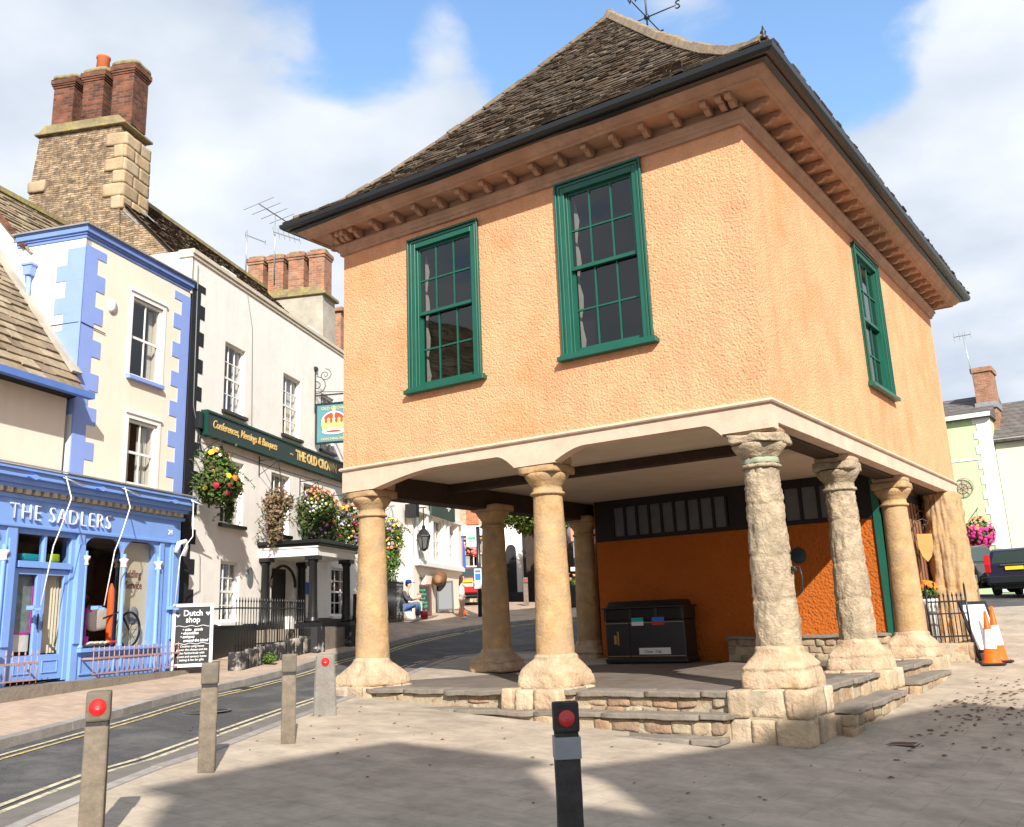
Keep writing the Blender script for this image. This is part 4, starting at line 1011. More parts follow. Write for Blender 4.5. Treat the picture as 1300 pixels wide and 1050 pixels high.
mb=MB(FB_); mb.box(-3.88,-.5,-.13,.3,8.841,8.87); mb.box(-3.88,-3.6,.3,1.55,8.841,8.869); mb.build('parapet_lead',M['lead'],shop)
mb=MB(FB_); mb.bar((-3.76,.02,7.02),(-3.76,.9,7.02),.012); mb.bar((-3.75,-.018,7.02),(-3.1,-.018,6.98),.012); mb.build('phone_wire',M['black'],shop)
window(shop,FB_,*hw[0],2,2,M['white'],M['blue_light'],rec=.05,curtain=.16)
window(shop,FB_,*hw[1],2,2,M['white'],None,rec=.05,curtain=.4)
for h in hw:
    mb=MB(FB_); fw=.09; mb.box(h[0]-fw,h[0],-.025,.02,h[2],h[3]+fw); mb.box(h[1],h[1]+fw,-.025,.02,h[2],h[3]+fw); mb.box(h[0],h[1],-.025,.02,h[3],h[3]+fw); mb.box(h[0]-fw-.02,h[1]+fw+.02,-.05,.02,h[3]+fw,h[3]+fw+.05); mb.build('window_surround',M['white'],shop)
mb=MB(FB_); mb.lathe([(0,0),(.13,0),(.14,.02),(.0,.03)],0,0,20); mb.bm.transform(Matrix.Translation((-2.95,-.0,7.55))@Matrix.Rotation(R_(90),4,'X')); mb.build('wall_plaque',M['plate_white'],shop)
# downpipe with hopper on the side wall
mb=MB(FB_); mb.tube([(-3.83,1.12,8.0),(-3.83,1.10,7.1)],.04,10); mb.prism([(1.05,8.02),(1.19,8.02),(1.22,8.2),(1.02,8.2)],-3.90,-3.77,'x'); mb.box(-3.92,-3.755,1.0,1.24,8.2,8.24); mb.tube([(-3.83,1.1,7.4),(-3.83,1.1,7.43)],.075,10); mb.build('downpipe',M['blue_light'],shop)
# roof behind the parapet
def planar(F,u0,u1,v0,z0,v1,z1,flip=False):
    S=math.hypot(v1-v0,z1-z0)
    def P(a,s): t=s/S; return F@Vector((a,v0+(v1-v0)*t,z0+(z1-z0)*t))
    return P,S
def sroof(F,u0,u1,v0,z0,v1,z1,parent,m,seed,ds=.13,name='roof_slates',wmin=.18,wmax=.4):
    P,S=planar(F,u0,u1,v0,z0,v1,z1)
    return slates(name,P,lambda s:(u0,u1),S,parent,m,ds=ds,seed=seed,wmin=wmin,wmax=wmax)
mb=MB(FB_); mb.prism([(.3,8.5),(1.25,8.52),(2.7,10.2),(4.3,8.3),(.3,8.3)],-3.6,-.56,'x'); mb.build('roof',M['dark_frame'],shop)
sroof(FB_,-3.8,-.5,1.2,8.46,2.72,10.26,shop,M['slate_grey'],41)
mb=MB(FB_); mb.bar((-3.8,2.72,10.3),(-.5,2.72,10.3),.2,.1); mb.build('ridge_tiles',M['mossy'],shop)
mb=MB(FB_); mb.bar((-3.79,1.3,8.62),(-3.79,2.72,10.2),.05,.09); mb.build('verge',M['brick'],shop)
# ----- shopfront (shared width), projecting
SV=-.32
SF=thing('shopfront','periwinkle blue Victorian shopfront with fascia lettering, arched windows and double doors','shopfront',PW(FB_,-3.3,SV,.9),aB)
mb=MB(FB_); L0,L1=-8.2,-.92
mb.box(L0,L1,SV+.02,0,3.30,3.74)
for o,z0,z1 in ((.02,3.28,3.33),(.03,3.72,3.78),(.10,3.86,3.92),(.17,3.92,4.0),(.24,4.0,4.10),(.28,4.10,4.16)): mb.box(L0,L1+.06,SV-o,0,z0,z1)
mb.build('fascia',M['blue'],SF,bevel=.005)
mb=MB(FB_); mb.face([(L0,SV-.30,4.165),(L1+.08,SV-.30,4.165),(L1+.08,0,4.33),(L0,0,4.33)]); mb.face([(L0,SV-.30,4.162),(L1+.08,SV-.30,4.162),(L1+.08,SV-.30,4.19),(L0,SV-.30,4.19)]); mb.build('lead_top',M['lead'],SF)
mb=MB(FB_); u=L0+.05
while u<L1-.1: mb.box(u,u+.11,SV-.085,SV-.0,3.785,3.86); u+=.19
mb.build('dentils',mat('worn_gilt_dentils',(.55,.48,.34),.7,var=.3,vscale=9),SF)
text('THE SADLERS',.36,FB_,-5.34,3.40,SV-.01,M['letter_white'],SF,depth=.015,sx=.92,spacing=1.2,bold=-.009)
text('24',.13,FB_,-1.32,3.44,SV+.015,M['letter_white'],SF,'house_number')
for u in (-5.3,-3.75,-1.7):
    mb=MB(FB_); mb.prism([(u,4.02),(u+.14,4.06),(u+.28,4.02),(u+.14,3.98)],SV-.285,SV-.24,'y'); mb.build('rosette',M['blue'],SF)
def colonette(u,z0=1.42,z1=3.3):
    mb=MB(FB_); mb.lathe([(.05,z0),(.05,z0+.03),(.038,z0+.06),(.036,z1-.62),(.036,z1-.3)],u,SV-.0,12); c=mb.build('colonette',M['blue'],SF)
    mb=MB(FB_); z=z1-.42; mb.lathe([(.04,z-.12),(.062,z-.10),(.045,z-.07),(.05,z-.04),(.075,z),(.08,z+.03),(.05,z+.04)],u,SV-.0,12); mb.build('capital',M['white'],c)
def spandrel(mb,u0,u1,zt,zs):
    """arched head between u0 and u1"""
    n=12; r=min(.32,(u1-u0)/2)
    for i in range(n):
        a0,a1=math.pi/2*i/n,math.pi/2*(i+1)/n
        for s,c in ((1,u0+r),(-1,u1-r)):
            x0,x1=c-s*r*math.cos(a0),c-s*r*math.cos(a1); z0,z1=zs+ (zt-.05-zs)*math.sin(a0),zs+(zt-.05-zs)*math.sin(a1)
            P=[(x0,z0),(x1,z1),(x1,zt),(x0,zt)]
            if s<0: P=P[::-1]
            mb.prism(P,SV+.03,SV+.08,'y')
    mb.box(u0+r,u1-r,SV+.03,SV+.08,zt-.05,zt)
mb=MB(FB_)
for u0,u1 in ((-8.2,-8.0),(-5.32,-5.12),(-3.77,-3.62),(-1.56,-1.44),(-1.22,-.92)): mb.box(u0,u1,SV,.0,.85,3.3)
mb.box(-1.44,-1.22,SV+.04,.0,.85,3.3); mb.box(-1.18,-.96,SV-.025,SV,1.5,3.2)
for u in (-5.22,-3.695): mb.box(u-.07,u+.07,SV-.03,SV,1.5,3.1)
for a,b in ((-8.0,-5.32),(-3.62,-1.56)):
    mb.box(a,b,SV+.03,0,.85,1.36); mb.box(a-.02,b+.02,SV-.08,.02,1.36,1.42)
    n=2; 
    for i in range(n):
        x0=a+(b-a)*i/n+.08; x1=a+(b-a)*(i+1)/n-.08
        for q in ((x0,x1,1.25,1.28),(x0,x1,1.0,1.03),(x0,x0+.03,1.03,1.25),(x1-.03,x1,1.03,1.25)): mb.box(q[0],q[1],SV+.005,SV+.03,q[2],q[3])
    for i in range(n): spandrel(mb,a+(b-a)*i/n,a+(b-a)*(i+1)/n,3.3,2.92)
sfm=mb.build('pilasters_and_stallriser',M['blue'],SF,bevel=.004)
for u in (-6.66,-5.36,-3.58,-2.59,-1.60): colonette(u)
for a,b in ((-8.0,-5.32),(-3.62,-1.56)):
    p=MB(FB_); p.face([(a,SV+.06,1.42),(b,SV+.06,1.42),(b,SV+.06,3.28),(a,SV+.06,3.28)]); p.build('shop_window_pane',M['glass_shop'],SF,recalc=False)
# doors
mb=MB(FB_); D0,D1,mid=-5.12,-3.77,-4.45
mb.box(D0,D0+.09,SV+.06,SV+.16,.95,3.28); mb.box(D1-.09,D1,SV+.06,SV+.16,.95,3.28); mb.box(D0+.09,D1-.09,SV+.02,SV+.16,2.68,2.78); mb.box(D0+.09,D1-.09,SV+.06,SV+.15,3.2,3.28); mb.box(mid-.03,mid+.03,SV+.06,SV+.15,2.78,3.2)
dfr=mb.build('door_frame',M['blue'],SF,bevel=.004)
for a,b in ((D0+.09,mid-.005),(mid+.005,D1-.09)):
    mb=MB(FB_); v=SV+.08
    mb.box(a,a+.09,v,v+.05,.98,2.67); mb.box(b-.09,b,v,v+.05,.98,2.67); mb.box(a+.09,b-.09,v,v+.05,2.58,2.67); mb.box(a+.09,b-.09,v,v+.05,.98,1.36)
    for q in ((a+.12,b-.12,1.26,1.28),(a+.12,b-.12,1.08,1.10),(a+.12,a+.14,1.10,1.26),(b-.14,b-.12,1.10,1.26)): mb.box(q[0],q[1],v-.015,v,q[2],q[3])
    d=mb.build('door',M['blue'],SF,bevel=.003)
    p=MB(FB_); p.face([(a+.09,v+.03,1.36),(b-.09,v+.03,1.36),(b-.09,v+.03,2.58),(a+.09,v+.03,2.58)]); p.build('pane',M['glass_shop'],d,recalc=False)
    p=MB(FB_); p.face([(a,v+.03,2.78),(b,v+.03,2.78),(b,v+.03,3.2),(a,v+.03,3.2)]); p.build('fanlight_pane',M['glass'],d,recalc=False)
    h=MB(FB_); x=mid-.05 if a<mid-.3 else mid+.05; h.bar((x,v-.03,1.75),(x,v-.03,1.98),.02); h.build('handle',M['chrome'] if a>mid else M['gutter'],d)
# display behind glass
mb=MB(FB_); mb.box(L0,L1,1.6,1.65,.9,3.3); mb.box(L0,L1,SV+.1,1.6,3.29,3.32); mb.box(L0,L1,SV+.1,1.6,.88,.92); mb.box(L0,L0+.05,SV+.1,1.6,.9,3.3); mb.box(-.95,-.93,SV+.1,1.6,.9,3.3); mb.build('shop_interior',M['shop_dark'],SF)
mb=MB(FB_); mb.box(-3.62,-1.44,SV+.12,.7,1.3,1.4); mb.box(-8,-5.32,SV+.12,.7,1.3,1.4); mb.build('display_shelf',M['shop_panel'],SF)
mb=MB(FB_); mb.box(-2.35,-1.46,-.08,-.06,1.4,3.25); mb.box(-1.46,-1.44,SV+.1,-.06,1.4,3.25); mb.box(-8,-5.4,-.08,-.06,1.4,3.25); mb.build('cream_panel',M['shop_panel'],SF)
text('Saddling',.2,FB_,-2.3,2.62,-.085,M['maroon_text'],SF,'panel_text',depth=.002,sx=.8); text('Service',.2,FB_,-2.2,2.42,-.085,M['maroon_text'],SF,'panel_text',depth=.002,sx=.8)
mb=MB(FB_); mb.lathe([(.1,0),(.16,0),(.16,.004),(.1,.004)],0,0,20); mb.bm.transform(Matrix.Translation((-1.95,-.085,1.95))@Matrix.Rotation(R_(90),4,'X')); mb.build('panel_emblem',M['lead'],SF)
mb=MB(FB_); mb.box(-5.0,-4.45,SV+.2,SV+.21,1.7,2.6); mb.build('door_blind',mat('grey_lace_blind',(.2,.25,.24),.9,var=.4,vscale=9),SF)
mb=MB(FB_); mb.box(-4.5,-4.46,SV+.19,SV+.2,1.68,2.6); mb.box(-5.0,-4.5,SV+.19,SV+.2,1.68,1.71); mb.build('blind_trim',M['magenta'],SF)
mb=MB(FB_); mb.box(-5.0,-4.5,SV+.2,SV+.215,1.42,1.68); mb.build('blind_hem',M['curtain'],SF)
c=MB(FB_)
for i in range(18):
    xa,xb=-4.33+.034*i,-4.33+.034*(i+1); ya=SV+.2+.03*(i%2); yb=SV+.2+.03*((i+1)%2); c.face([(xa,ya,1.38),(xb,yb,1.38),(xb,yb,2.6),(xa,ya,2.6)])
c.build('pleated_curtain',M['curtain2'],SF,recalc=False)
# goods in the window, one by one
def good(name,label,cat,build,mm,u,v,z,bev=0):
    mb=MB(Matrix.Translation(PW(FB_,u,v,z))@Matrix.Rotation(aB,4,'Z')); build(mb); 
    e=thing(name,label,cat,PW(FB_,u,v,z),aB); mb.build('body',mm,e,bevel=bev); return e
def wheel(mb):
    for k in range(28):
        a,b=2*math.pi*k/28,2*math.pi*(k+1)/28; mb.bar((.3*math.cos(a),0,.3+.3*math.sin(a)),(.3*math.cos(b),0,.3+.3*math.sin(b)),.03)
    for k in range(8):
        a=2*math.pi*k/8; mb.bar((0,0,.3),(.3*math.cos(a),0,.3+.3*math.sin(a)),.006)
    mb.bar((0,0,.3),(-.25,0,.62),.025); mb.bar((-.25,0,.62),(-.7,0,.5),.025)
good('bicycle','black bicycle wheel and frame displayed in the blue shop window','bicycle',wheel,M['tyre'],-2.15,-.17,1.40)
good('umbrella','tall rolled orange umbrella standing in the shop window','umbrella',lambda m:m.lathe([(.02,0),(.05,.1),(.06,.8),(.05,1.0),(.015,1.1)],0,0,10),M['orange_plastic'],-2.62,-.12,1.4)
good('magenta_stand','magenta stand in the shop window beside the bicycle','stand',lambda m:(m.lathe([(.06,0),(.07,.18),(.02,.2),(.02,.62)],0,0,10),m.bar((0,0,.6),(.12,0,.62),.05)),M['magenta'],-3.15,-.05,1.42)
good('paper_bag','brown wicker bag on the shop display shelf','bag',lambda m:m.prism([(-.14,0),(.14,0),(.11,.3),(.05,.36),(-.05,.36),(-.11,.3)],-.08,.08,'y'),M['wicker'],-3.48,-.1,1.4)
good('cushion','cream cushion propped up in the shop window','cushion',lambda m:m.stone((0,0,.2),(.25,.06,.2),.01,3,n=5,pw=4),M['curtain'],-2.6,.15,1.7)
good('book_stack','row of cream and red books lying in the shop window','books',lambda m:[m.obox((.12*i,0,.04),(.1,.3,.03),(R_(-20),0,.1*i)) for i in range(5)],M['shop_panel'],-3.25,-.15,1.42)
good('red_book','red book lying in the shop window','book',lambda m:m.obox((0,0,.04),(.14,.3,.03),(R_(-20),0,0)),M['lamp_red'],-2.72,-.18,1.42)
good('hanging_lamp','dark red hanging lampshade in the shop window','lampshade',lambda m:m.lathe([(.12,.3),(.3,.0),(.28,.0),(.11,.28)],0,0,18,cap=False),mat('maroon_shade',(.13,.02,.03),.8),-3.0,.4,2.25)
good('gift_shelf','shelf of small coloured gifts at the back of the shop window','shelf',lambda m:(m.box(-.6,.6,-.1,.1,0,.03),[m.box(-.55+.13*i,-.47+.13*i,-.05,.05,.03,.1+.05*((i*7)%3)) for i in range(9)]),M['fl_coral'],-2.95,.45,1.95)
good('framed_picture','pale oak framed picture behind the left shop window','picture',lambda m:(m.box(-.35,.35,-.02,.02,0,.06),m.box(-.35,.35,-.02,.02,.74,.8),m.box(-.35,-.29,-.02,.02,.06,.74),m.box(.29,.35,-.02,.02,.06,.74),m.box(-.29,.29,0,.01,.06,.74)),M['oak_frame'],-5.75,-.15,1.45)
good('turquoise_box','turquoise box above the shop door','box',lambda m:m.stone((0,0,.06),(.2,.08,.06),.005,1,n=4),M['turquoise'],-4.65,-.1,2.79)
good('lime_box','lime green box above the shop door','box',lambda m:m.stone((0,0,.07),(.1,.08,.07),.005,2,n=4),M['lime'],-4.1,-.1,2.79)
# awning arms, brackets, small railings
for i,u in enumerate((-4.55,-3.1,-1.05)):
    pts=[(u,SV-.32,4.1),(u-.0,SV-.45,3.75),(u-.16,SV-.42,3.25),(u-.14,SV-.3,3.0),(u-.16,SV-.3,2.9),(u-.22,SV-.22,2.1)]
    if i==2: pts=[(u,SV-.32,4.05),(u,SV-.34,3.4),(u-.12,SV-.3,3.25),(u-.2,SV-.22,3.0),(u-.2,SV-.15,2.1)]
    mb=MB(FB_); mb.tube(pts,.0095,6); mb.tube([pts[0],(u-.02,SV-.28,4.1),(u+.5,SV-.27,4.02)],.015,6); mb.build('awning_arm',M['letter_white'],SF)
    mb=MB(FB_); mb.box(pts[-1][0]-.05,pts[-1][0]+.05,SV-.14,SV,2.04,2.1); mb.box(pts[-1][0]-.02,pts[-1][0]+.02,SV-.24,SV-.1,2.03,2.06); mb.build('awning_bracket',M['blue'],SF)
mb=MB(FB_); mb.tube([(-1.15,SV-.05,3.1),(-1.13,SV-.1,3.28),(-1.0,SV-.14,3.32),(-.9,SV-.1,3.22),(-.91,SV-.06,3.05)],.05,8); mb.build('awning_sleeve',M['white_plastic'],SF)
for a,b,lab in ((-3.5,-1.05,'low rusty pink spiked railing under the arched shop window'),(-7.9,-4.75,'low rusty pink spiked railing left of the shop doors')):
    t=thing('low_railing',lab,'railing',PW(FB_,a,SV-.22,.92),aB)
    mb=MB(FB_); mb.box(a,b,SV-.235,SV-.205,1.24,1.27); mb.box(a,b,SV-.232,SV-.208,1.0,1.02); mb.box(a,a+.02,SV-.22,SV,1.24,1.27); mb.box(b-.02,b,SV-.22,SV,1.24,1.27); mb.build('rails',M['rust'],t)
    n=int((b-a)/.125); 
    proto_=None
    for i in range(n+1):
        u=a+(b-a)*i/n
        h=MB(FB_); h.tube([(u,SV-.22,.96),(u,SV-.22,1.36)],.008,5); h.lathe([(.008,1.36),(.016,1.385),(.002,1.45)],u,SV-.22,5); h.build('spike',M['rust'],t)
mb=MB(FB_); mb.box(-9,-.92,SV-.3,0,.5,.93); tag(mb.build('stone_plinth',M['tread'],None),'worn stone doorstep strip along the foot of the blue shopfront','doorstep')
# ===== low neighbour (same shopfront below)
low=thing('low_cottage','low cream cottage with a stone slate roof joining the blue shop on its left','house',PW(FB_,-6,0,.9),aB)
mb=MB(FB_); mb.wall(-10,-3.86,4.2,5.7,[(-7.0,-5.75,4.35,5.4)],0.06,.3); mb.box(-10,-3.8,.06,6,4.15,4.2); mb.box(-10,-9.9,.1,6,.5,8); mb.build('front_wall',M['cream'],low)
window(low,FB_@Matrix.Translation((0,.06,0)),-7.0,-5.75,4.35,5.4,3,2,M['white'],None,rec=.06)
mb=MB(FB_); mb.prism([(-.22,5.66),(3.0,9.9),(6,5.7),(.1,5.6)],-10,-3.8,'x'); mb.build('roof',M['dark_frame'],low)
sroof(FB_,-10,-3.86,-.3,5.66,3.0,10.0,low,M['slate_grey'],42,ds=.17,wmin=.2,wmax=.42)
mb=MB(FB_); mb.bar((-3.85,-.1,6.05),(-3.85,1.95,8.72),.24,.05); mb.build('verge_mortar',M['render_grey'],low)
mb=MB(FB_); mb.bar((-10,-.34,5.63),(-3.72,-.34,5.63),.12,.11); mb.build('gutter',M['blue_dark'],low)
# ===== the pub
PBs=thing('old_pub','three-storey white painted inn with black quoins, sash windows and a green name board','inn',PW(FP_,4,0,1.2),aP)
ph=[(.97,1.93,6.38,7.97),(3.97,5.02,6.38,7.97),(6.35,7.3,6.38,7.97),
    (1.0,2.02,3.88,5.3),(3.42,4.45,3.85,5.33),(5.3,6.35,3.85,5.3),(8.0,9.0,3.9,5.3),
    (1.1,1.95,1.8,3.08),(7.2,8.6,1.9,3.2)]
door=(3.55,4.75,1.55,3.05)
mb=MB(FP_); mb.wall(-.48,9.6,.3,9.5,ph+[door],0,.28); mb.build('front_wall',M['white_render'],PBs)
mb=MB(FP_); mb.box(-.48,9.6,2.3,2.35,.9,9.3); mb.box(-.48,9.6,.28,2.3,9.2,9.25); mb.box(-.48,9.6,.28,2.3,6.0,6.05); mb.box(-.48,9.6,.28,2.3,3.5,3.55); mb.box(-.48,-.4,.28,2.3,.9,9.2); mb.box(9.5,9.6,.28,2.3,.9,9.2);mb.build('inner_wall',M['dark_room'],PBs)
mb=MB(FP_); mb.box(-.6,9.7,-.06,.32,9.5,9.6); mb.box(-.6,9.7,-.03,.3,9.42,9.5); mb.box(-.55,-.48,0,2.6,8.6,9.45); mb.build('parapet_coping',mat('cream_coping',(.66,.58,.44),.8,var=.15,bump=.3),PBs,bevel=.006)
mb=MB(FP_); mb.box(-.56,-.5,.0,1.8,8.8,9.58); mb.build('parapet_return',M['white'],PBs)
quoins('quoin_strip',M['black_matt'],PBs,FP_,-.5,.95,8.9,.30,.52,.33,1,start=1)
for i,h in enumerate(ph):
    nx=3; window(PBs,FP_,*h,nx,4,M['white'],M['black'] if h[2]>3 and h[1]<9 else M['white'],rec=.10,curtain=.42 if i in (1,4,5) else .25,head=0)
# lintel shadow heads
# name board
sg=thing('name_board','long black and green name board with gold lettering across the white inn','signboard',PW(FP_,4,-.1,5.7),aP)
mb=MB(FP_); mb.box(.08,9.4,-.13,0,5.70,6.13); mb.build('board',M['sign_green'],sg)
mb=MB(FP_); mb.box(.04,9.44,-.16,0,6.13,6.18); mb.box(.04,9.44,-.16,0,5.64,5.70); mb.box(.04,.08,-.16,0,5.70,6.13); mb.build('moulding',mat('dark_green_moulding',(.006,.05,.035),.4),sg)
text('Conferences, Meetings & Banquets',.255,FP_,.30,5.84,-.14,M['gold'],sg,depth=.004,shear=.32,sx=.86,bold=.002)
text('~',.3,FP_,4.15,5.80,-.14,M['gold'],sg,depth=.004)
text('THE OLD CROWN',.34,FP_,4.5,5.80,-.14,M['gold'],sg,depth=.006,sx=.94,bold=.012)
text('COACHING INN',.34,FP_,7.7,5.80,-.14,M['gold'],sg,depth=.006,sx=.6,bold=.012)
# hanging sign with crown
hs=thing('hanging_sign','teal inn sign with a painted gold and red crown hanging from an iron bracket','hanging sign',PW(FP_,5.95,-.5,6.45),aP)
FH=FP_@Matrix(((0,0,0,5.95),(0,0,0,0),(0,0,0,0),(0,0,0,1)))
# local sign frame: s along -v (outward), face towards -u
FHs=FP_@Matrix(((0,1,0,5.95),(-1,0,0,0),(0,0,1,0),(0,0,0,1)))   # s -> -v, depth -> +u
mb=MB(FHs); mb.box(.08,1.02,-.02,.02,6.47,7.5); mb.build('board',M['teal_sign'],hs)
mb=MB(FHs)
for q in ((.03,.08,6.42,7.55),(1.02,1.07,6.42,7.55),(.08,1.02,6.42,6.47),(.08,1.02,7.5,7.55)): mb.box(q[0],q[1],-.035,.035,q[2],q[3])
mb.build('frame',M['gutter'],hs)
cx_=.57; zc=6.78
mb=MB(FHs); mb.prism([(cx_+.36*math.cos(a),zc+.42+.26*math.sin(a)-.18) for a in [math.pi*i/12 for i in range(13)]]+[(cx_-.33,zc+.12),(cx_+.33,zc+.12)],-.0245,-.0205,'y'); mb.build('crown_cap',M['sign_red'],hs)
mb=MB(FHs); 
mb.prism([(cx_-.32,zc+.02),(cx_+.32,zc+.02),(cx_+.36,zc+.2),(cx_-.36,zc+.2)],-.029,-.0248,'y')
for i in range(5):
    x=cx_-.3+.15*i; mb.prism([(x-.055,zc+.2),(x+.055,zc+.2),(x+.03,zc+.27),(x+.05,zc+.31),(x,zc+.36),(x-.05,zc+.31),(x-.03,zc+.27)],-.029,-.0248,'y')
mb.prism([(cx_-.05,zc+.46),(cx_+.05,zc+.46),(cx_+.04,zc+.6),(cx_-.04,zc+.6)],-.029,-.0248,'y'); mb.box(cx_-.012,cx_+.012,-.029,-.0248,zc+.6,zc+.68); mb.box(cx_-.035,cx_+.035,-.0295,-.0248,zc+.63,zc+.65)
mb.build('crown_gold',M['gold'],hs)
mb=MB(FHs); 
for s_ in (-1,1):
    P=[(cx_+s_*.34*math.cos(a),zc+.24+.27*math.sin(a)) for a in [math.pi/2*i/8 for i in range(9)]]
    for a,b in zip(P,P[1:]): mb.bar((a[0],-.031,a[1]),(b[0],-.031,b[1]),.004,.035,up=(0,0,1))
mb.box(cx_-.02,cx_+.02,-.034,-.0295,zc+.25,zc+.5)
mb.prism([(cx_+.34*math.cos(a),zc-.03+.085*math.sin(a)) for a in [2*math.pi*i/20 for i in range(20)]],-.033,-.0295,'y'); mb.build('crown_white',M['plate_white'],hs)
mb=MB(FHs); mb.prism([(cx_+.22*math.cos(a),zc-.03+.03*math.sin(a)) for a in [2*math.pi*i/16 for i in range(16)]],-.036,-.0335,'y'); mb.build('crown_red_band',M['sign_red'],hs)
text('OLD CROWN',.11,FHs,.2,7.36,-.024,M['gold'],hs,'sign_text',depth=.002,sx=1.1); text('COACHING INN',.09,FHs,.2,6.52,-.024,M['gold'],hs,'sign_text',depth=.002,sx=1.05)
mb=MB(FHs); mb.bar((-.1,0,7.78),(1.5,0,7.78),.035); mb.bar((0,0,7.3),(0,0,8.6),.04); mb.box(-.02,.06,-.08,.08,8.5,8.6); mb.bar((0,0,7.9),(1.2,0,7.8),.015)
for x in (.2,.95): mb.bar((x,0,7.55),(x,0,7.78),.012)
mb.tube([(.05+.0+.3*(1-t/22)*math.sin(t*.55),0,8.05+.28*(1-t/22)*math.cos(t*.55)) for t in range(20)],.012,5)
mb.tube([(.3+.2*(1-t/22)*math.sin(t*.55),0,8.35+.18*(1-t/22)*math.cos(t*.55)) for t in range(20)],.01,5)
mb.bar((.9,.0,7.8),(.9,.4,8.5),.01); mb.build('iron_bracket',M['gutter'],hs)
# cctv camera
t=thing('security_camera','white security camera on the wall at the left end of the name board','camera',PW(FP_,.1,-.2,5.3),aP)
mb=MB(FP_); mb.bar((.12,-.25,5.36),(.42,-.38,5.12),.1,.09); mb.build('housing',M['white_plastic'],t,bevel=.01)
mb=MB(FP_); mb.bar((-.1,0,5.3),(.22,-.3,5.2),.03); mb.box(-.2,0,-.1,0,5.75,6.1); mb.tube([(-.05,-.05,5.75),(-.12,-.08,5.5),(-.02,-.1,5.25),(.1,-.12,5.2)],.015,5); mb.build('arm',M['gutter'],t)
# roof + chimneys of the pub
mb=MB(FP_); mb.prism([(.35,9.5),(3.05,12.1),(5.8,9.5)],-.45,9.6,'x'); mb.build('roof',M['dark_frame'],PBs)
sroof(FP_,-.5,9.65,.4,9.5,3.07,12.2,PBs,M['slate'],43,ds=.13)
mb=MB(FP_); mb.bar((-.5,3.05,12.25),(9.65,3.05,12.25),.2,.1); mb.build('ridge_tiles',M['mossy'],PBs)
mb=MB(FP_)
for u,v,z in ((1.6,.9,10.0),(6.9,1.0,10.1)):
    mb.box(u,u+.7,v-.4,v+.1,z,z+.06); mb.box(u,u+.05,v-.4,v+.1,z-.4,z); mb.box(u+.65,u+.7,v-.4,v+.1,z-.4,z)
mb.build('rooflight',M['white'],PBs)
ch=thing('stone_chimney','tall rubble stone chimney with three dark brick stacks and one orange pot','chimney',PW(FP_,.1,2.9,9),aP)
mb=MB(FP_); mb.prism([(1.75,9.0),(1.86,11.0),(1.95,12.9),(4.05,12.9),(4.2,11.5),(4.2,9.0)],-.55,.42,'x'); mb.build('base',M['rubble'],ch)
mb=MB(FP_); mb.prism([(.3,9.3),(.6,9.6),(2.9,12.0),(5.5,9.5)],-.5,-.455,'x'); mb.build('gable_wall',M['rubble'],ch)
mb=MB(FP_); z=10.8; i=0
while z<12.5:
    w=.46 if i%2 else .24; vv=1.78+.2*(12.9-z)*-.05; f1=.58 if i%2 else .36; uu=-.565
    mb.stone((-.565+.03,1.83+w/2,z+.155),(.05,w/2,.15),.008,i+20,n=6,pw=24); mb.stone((uu+f1/2,1.86,z+.155),(f1/2,.08,.15),.008,i,n=6,pw=24); mb.stone((uu+f1+(1.0-f1)/2,1.86,z+.155),((1.0-f1)/2-.006,.075,.15),.008,i+40,n=6,pw=24)
    z+=.312; i+=1
mb.stone((-.56,4.0,11.6),(.05,.22,.14),.01,77,n=4,pw=12)
mb.build('quoins',M['ashlar'],ch)
mb=MB(FP_); mb.box(-.64,.50,1.80,4.14,12.87,12.93); mb.prism([(1.85,12.95),(4.15,12.95),(3.95,13.15),(2.05,13.15)],-.55,.42,'x'); mb.build('cap_slab',M['mossy'],ch,bevel=.01)
for i,(v,dz) in enumerate(((2.12,.1),(2.90,.05),(3.68,.0))):
    F2=FP_@Matrix.Translation((-.05,v,0))@Matrix.Rotation(R_(8),4,'X')@Matrix.Translation((0,0,0)) if 0 else FP_@Matrix.Translation((-.05,v,0))
    mb=MB(F2); mb.box(-.29,.29,-.27,.27,13.0,14.22+dz); mb.box(-.31,.31,-.29,.29,14.22+dz,14.27+dz); mb.box(-.33,.33,-.31,.31,14.27+dz,14.32+dz); mb.box(-.345,.345,-.33,.33,14.32+dz,14.44+dz); st=mb.build('stack',M['brick'],ch)
    mb=MB(F2); mb.stone((0,0,14.5+dz),(.34,.34,.06),.02,i,n=5,pw=6); mb.build('stack_top',M['mossy'],st)
    if i==1:
        mb=MB(F2); mb.lathe([(.16,14.5),(.145,15.0),(.165,15.02),(.165,15.06),(.12,15.06),(.12,14.6)],0,0,18); mb.build('pot',M['terracotta'],st)
mb=MB(FP_); mb.bar((-.5,1.78,10.75),(-.45,1.0,10.0),.05,.03); mb.bar((.3,1.75,11.0),(.35,1.45,10.7),.45,.02); mb.build('flashing',M['lead'],ch)
ch=thing('brick_chimney','grey rendered chimney with four orange brick stacks on the inn roof','chimney',PW(FP_,8.7,2.2,9),aP)
mb=MB(FP_); mb.prism([(.85,9.6),(.9,11.75),(3.6,11.75),(3.7,10)],8.5,9.5,'x'); mb.build('base',M['render_grey'],ch,bevel=.01)
mb=MB(FP_); mb.box(8.42,9.58,.78,3.75,11.7,11.8); mb.prism([(.85,11.8),(3.6,11.8),(3.4,12.0),(1.05,12.0)],8.52,9.48,'x'); mb.build('cap_slab',M['mossy'],ch,bevel=.01)
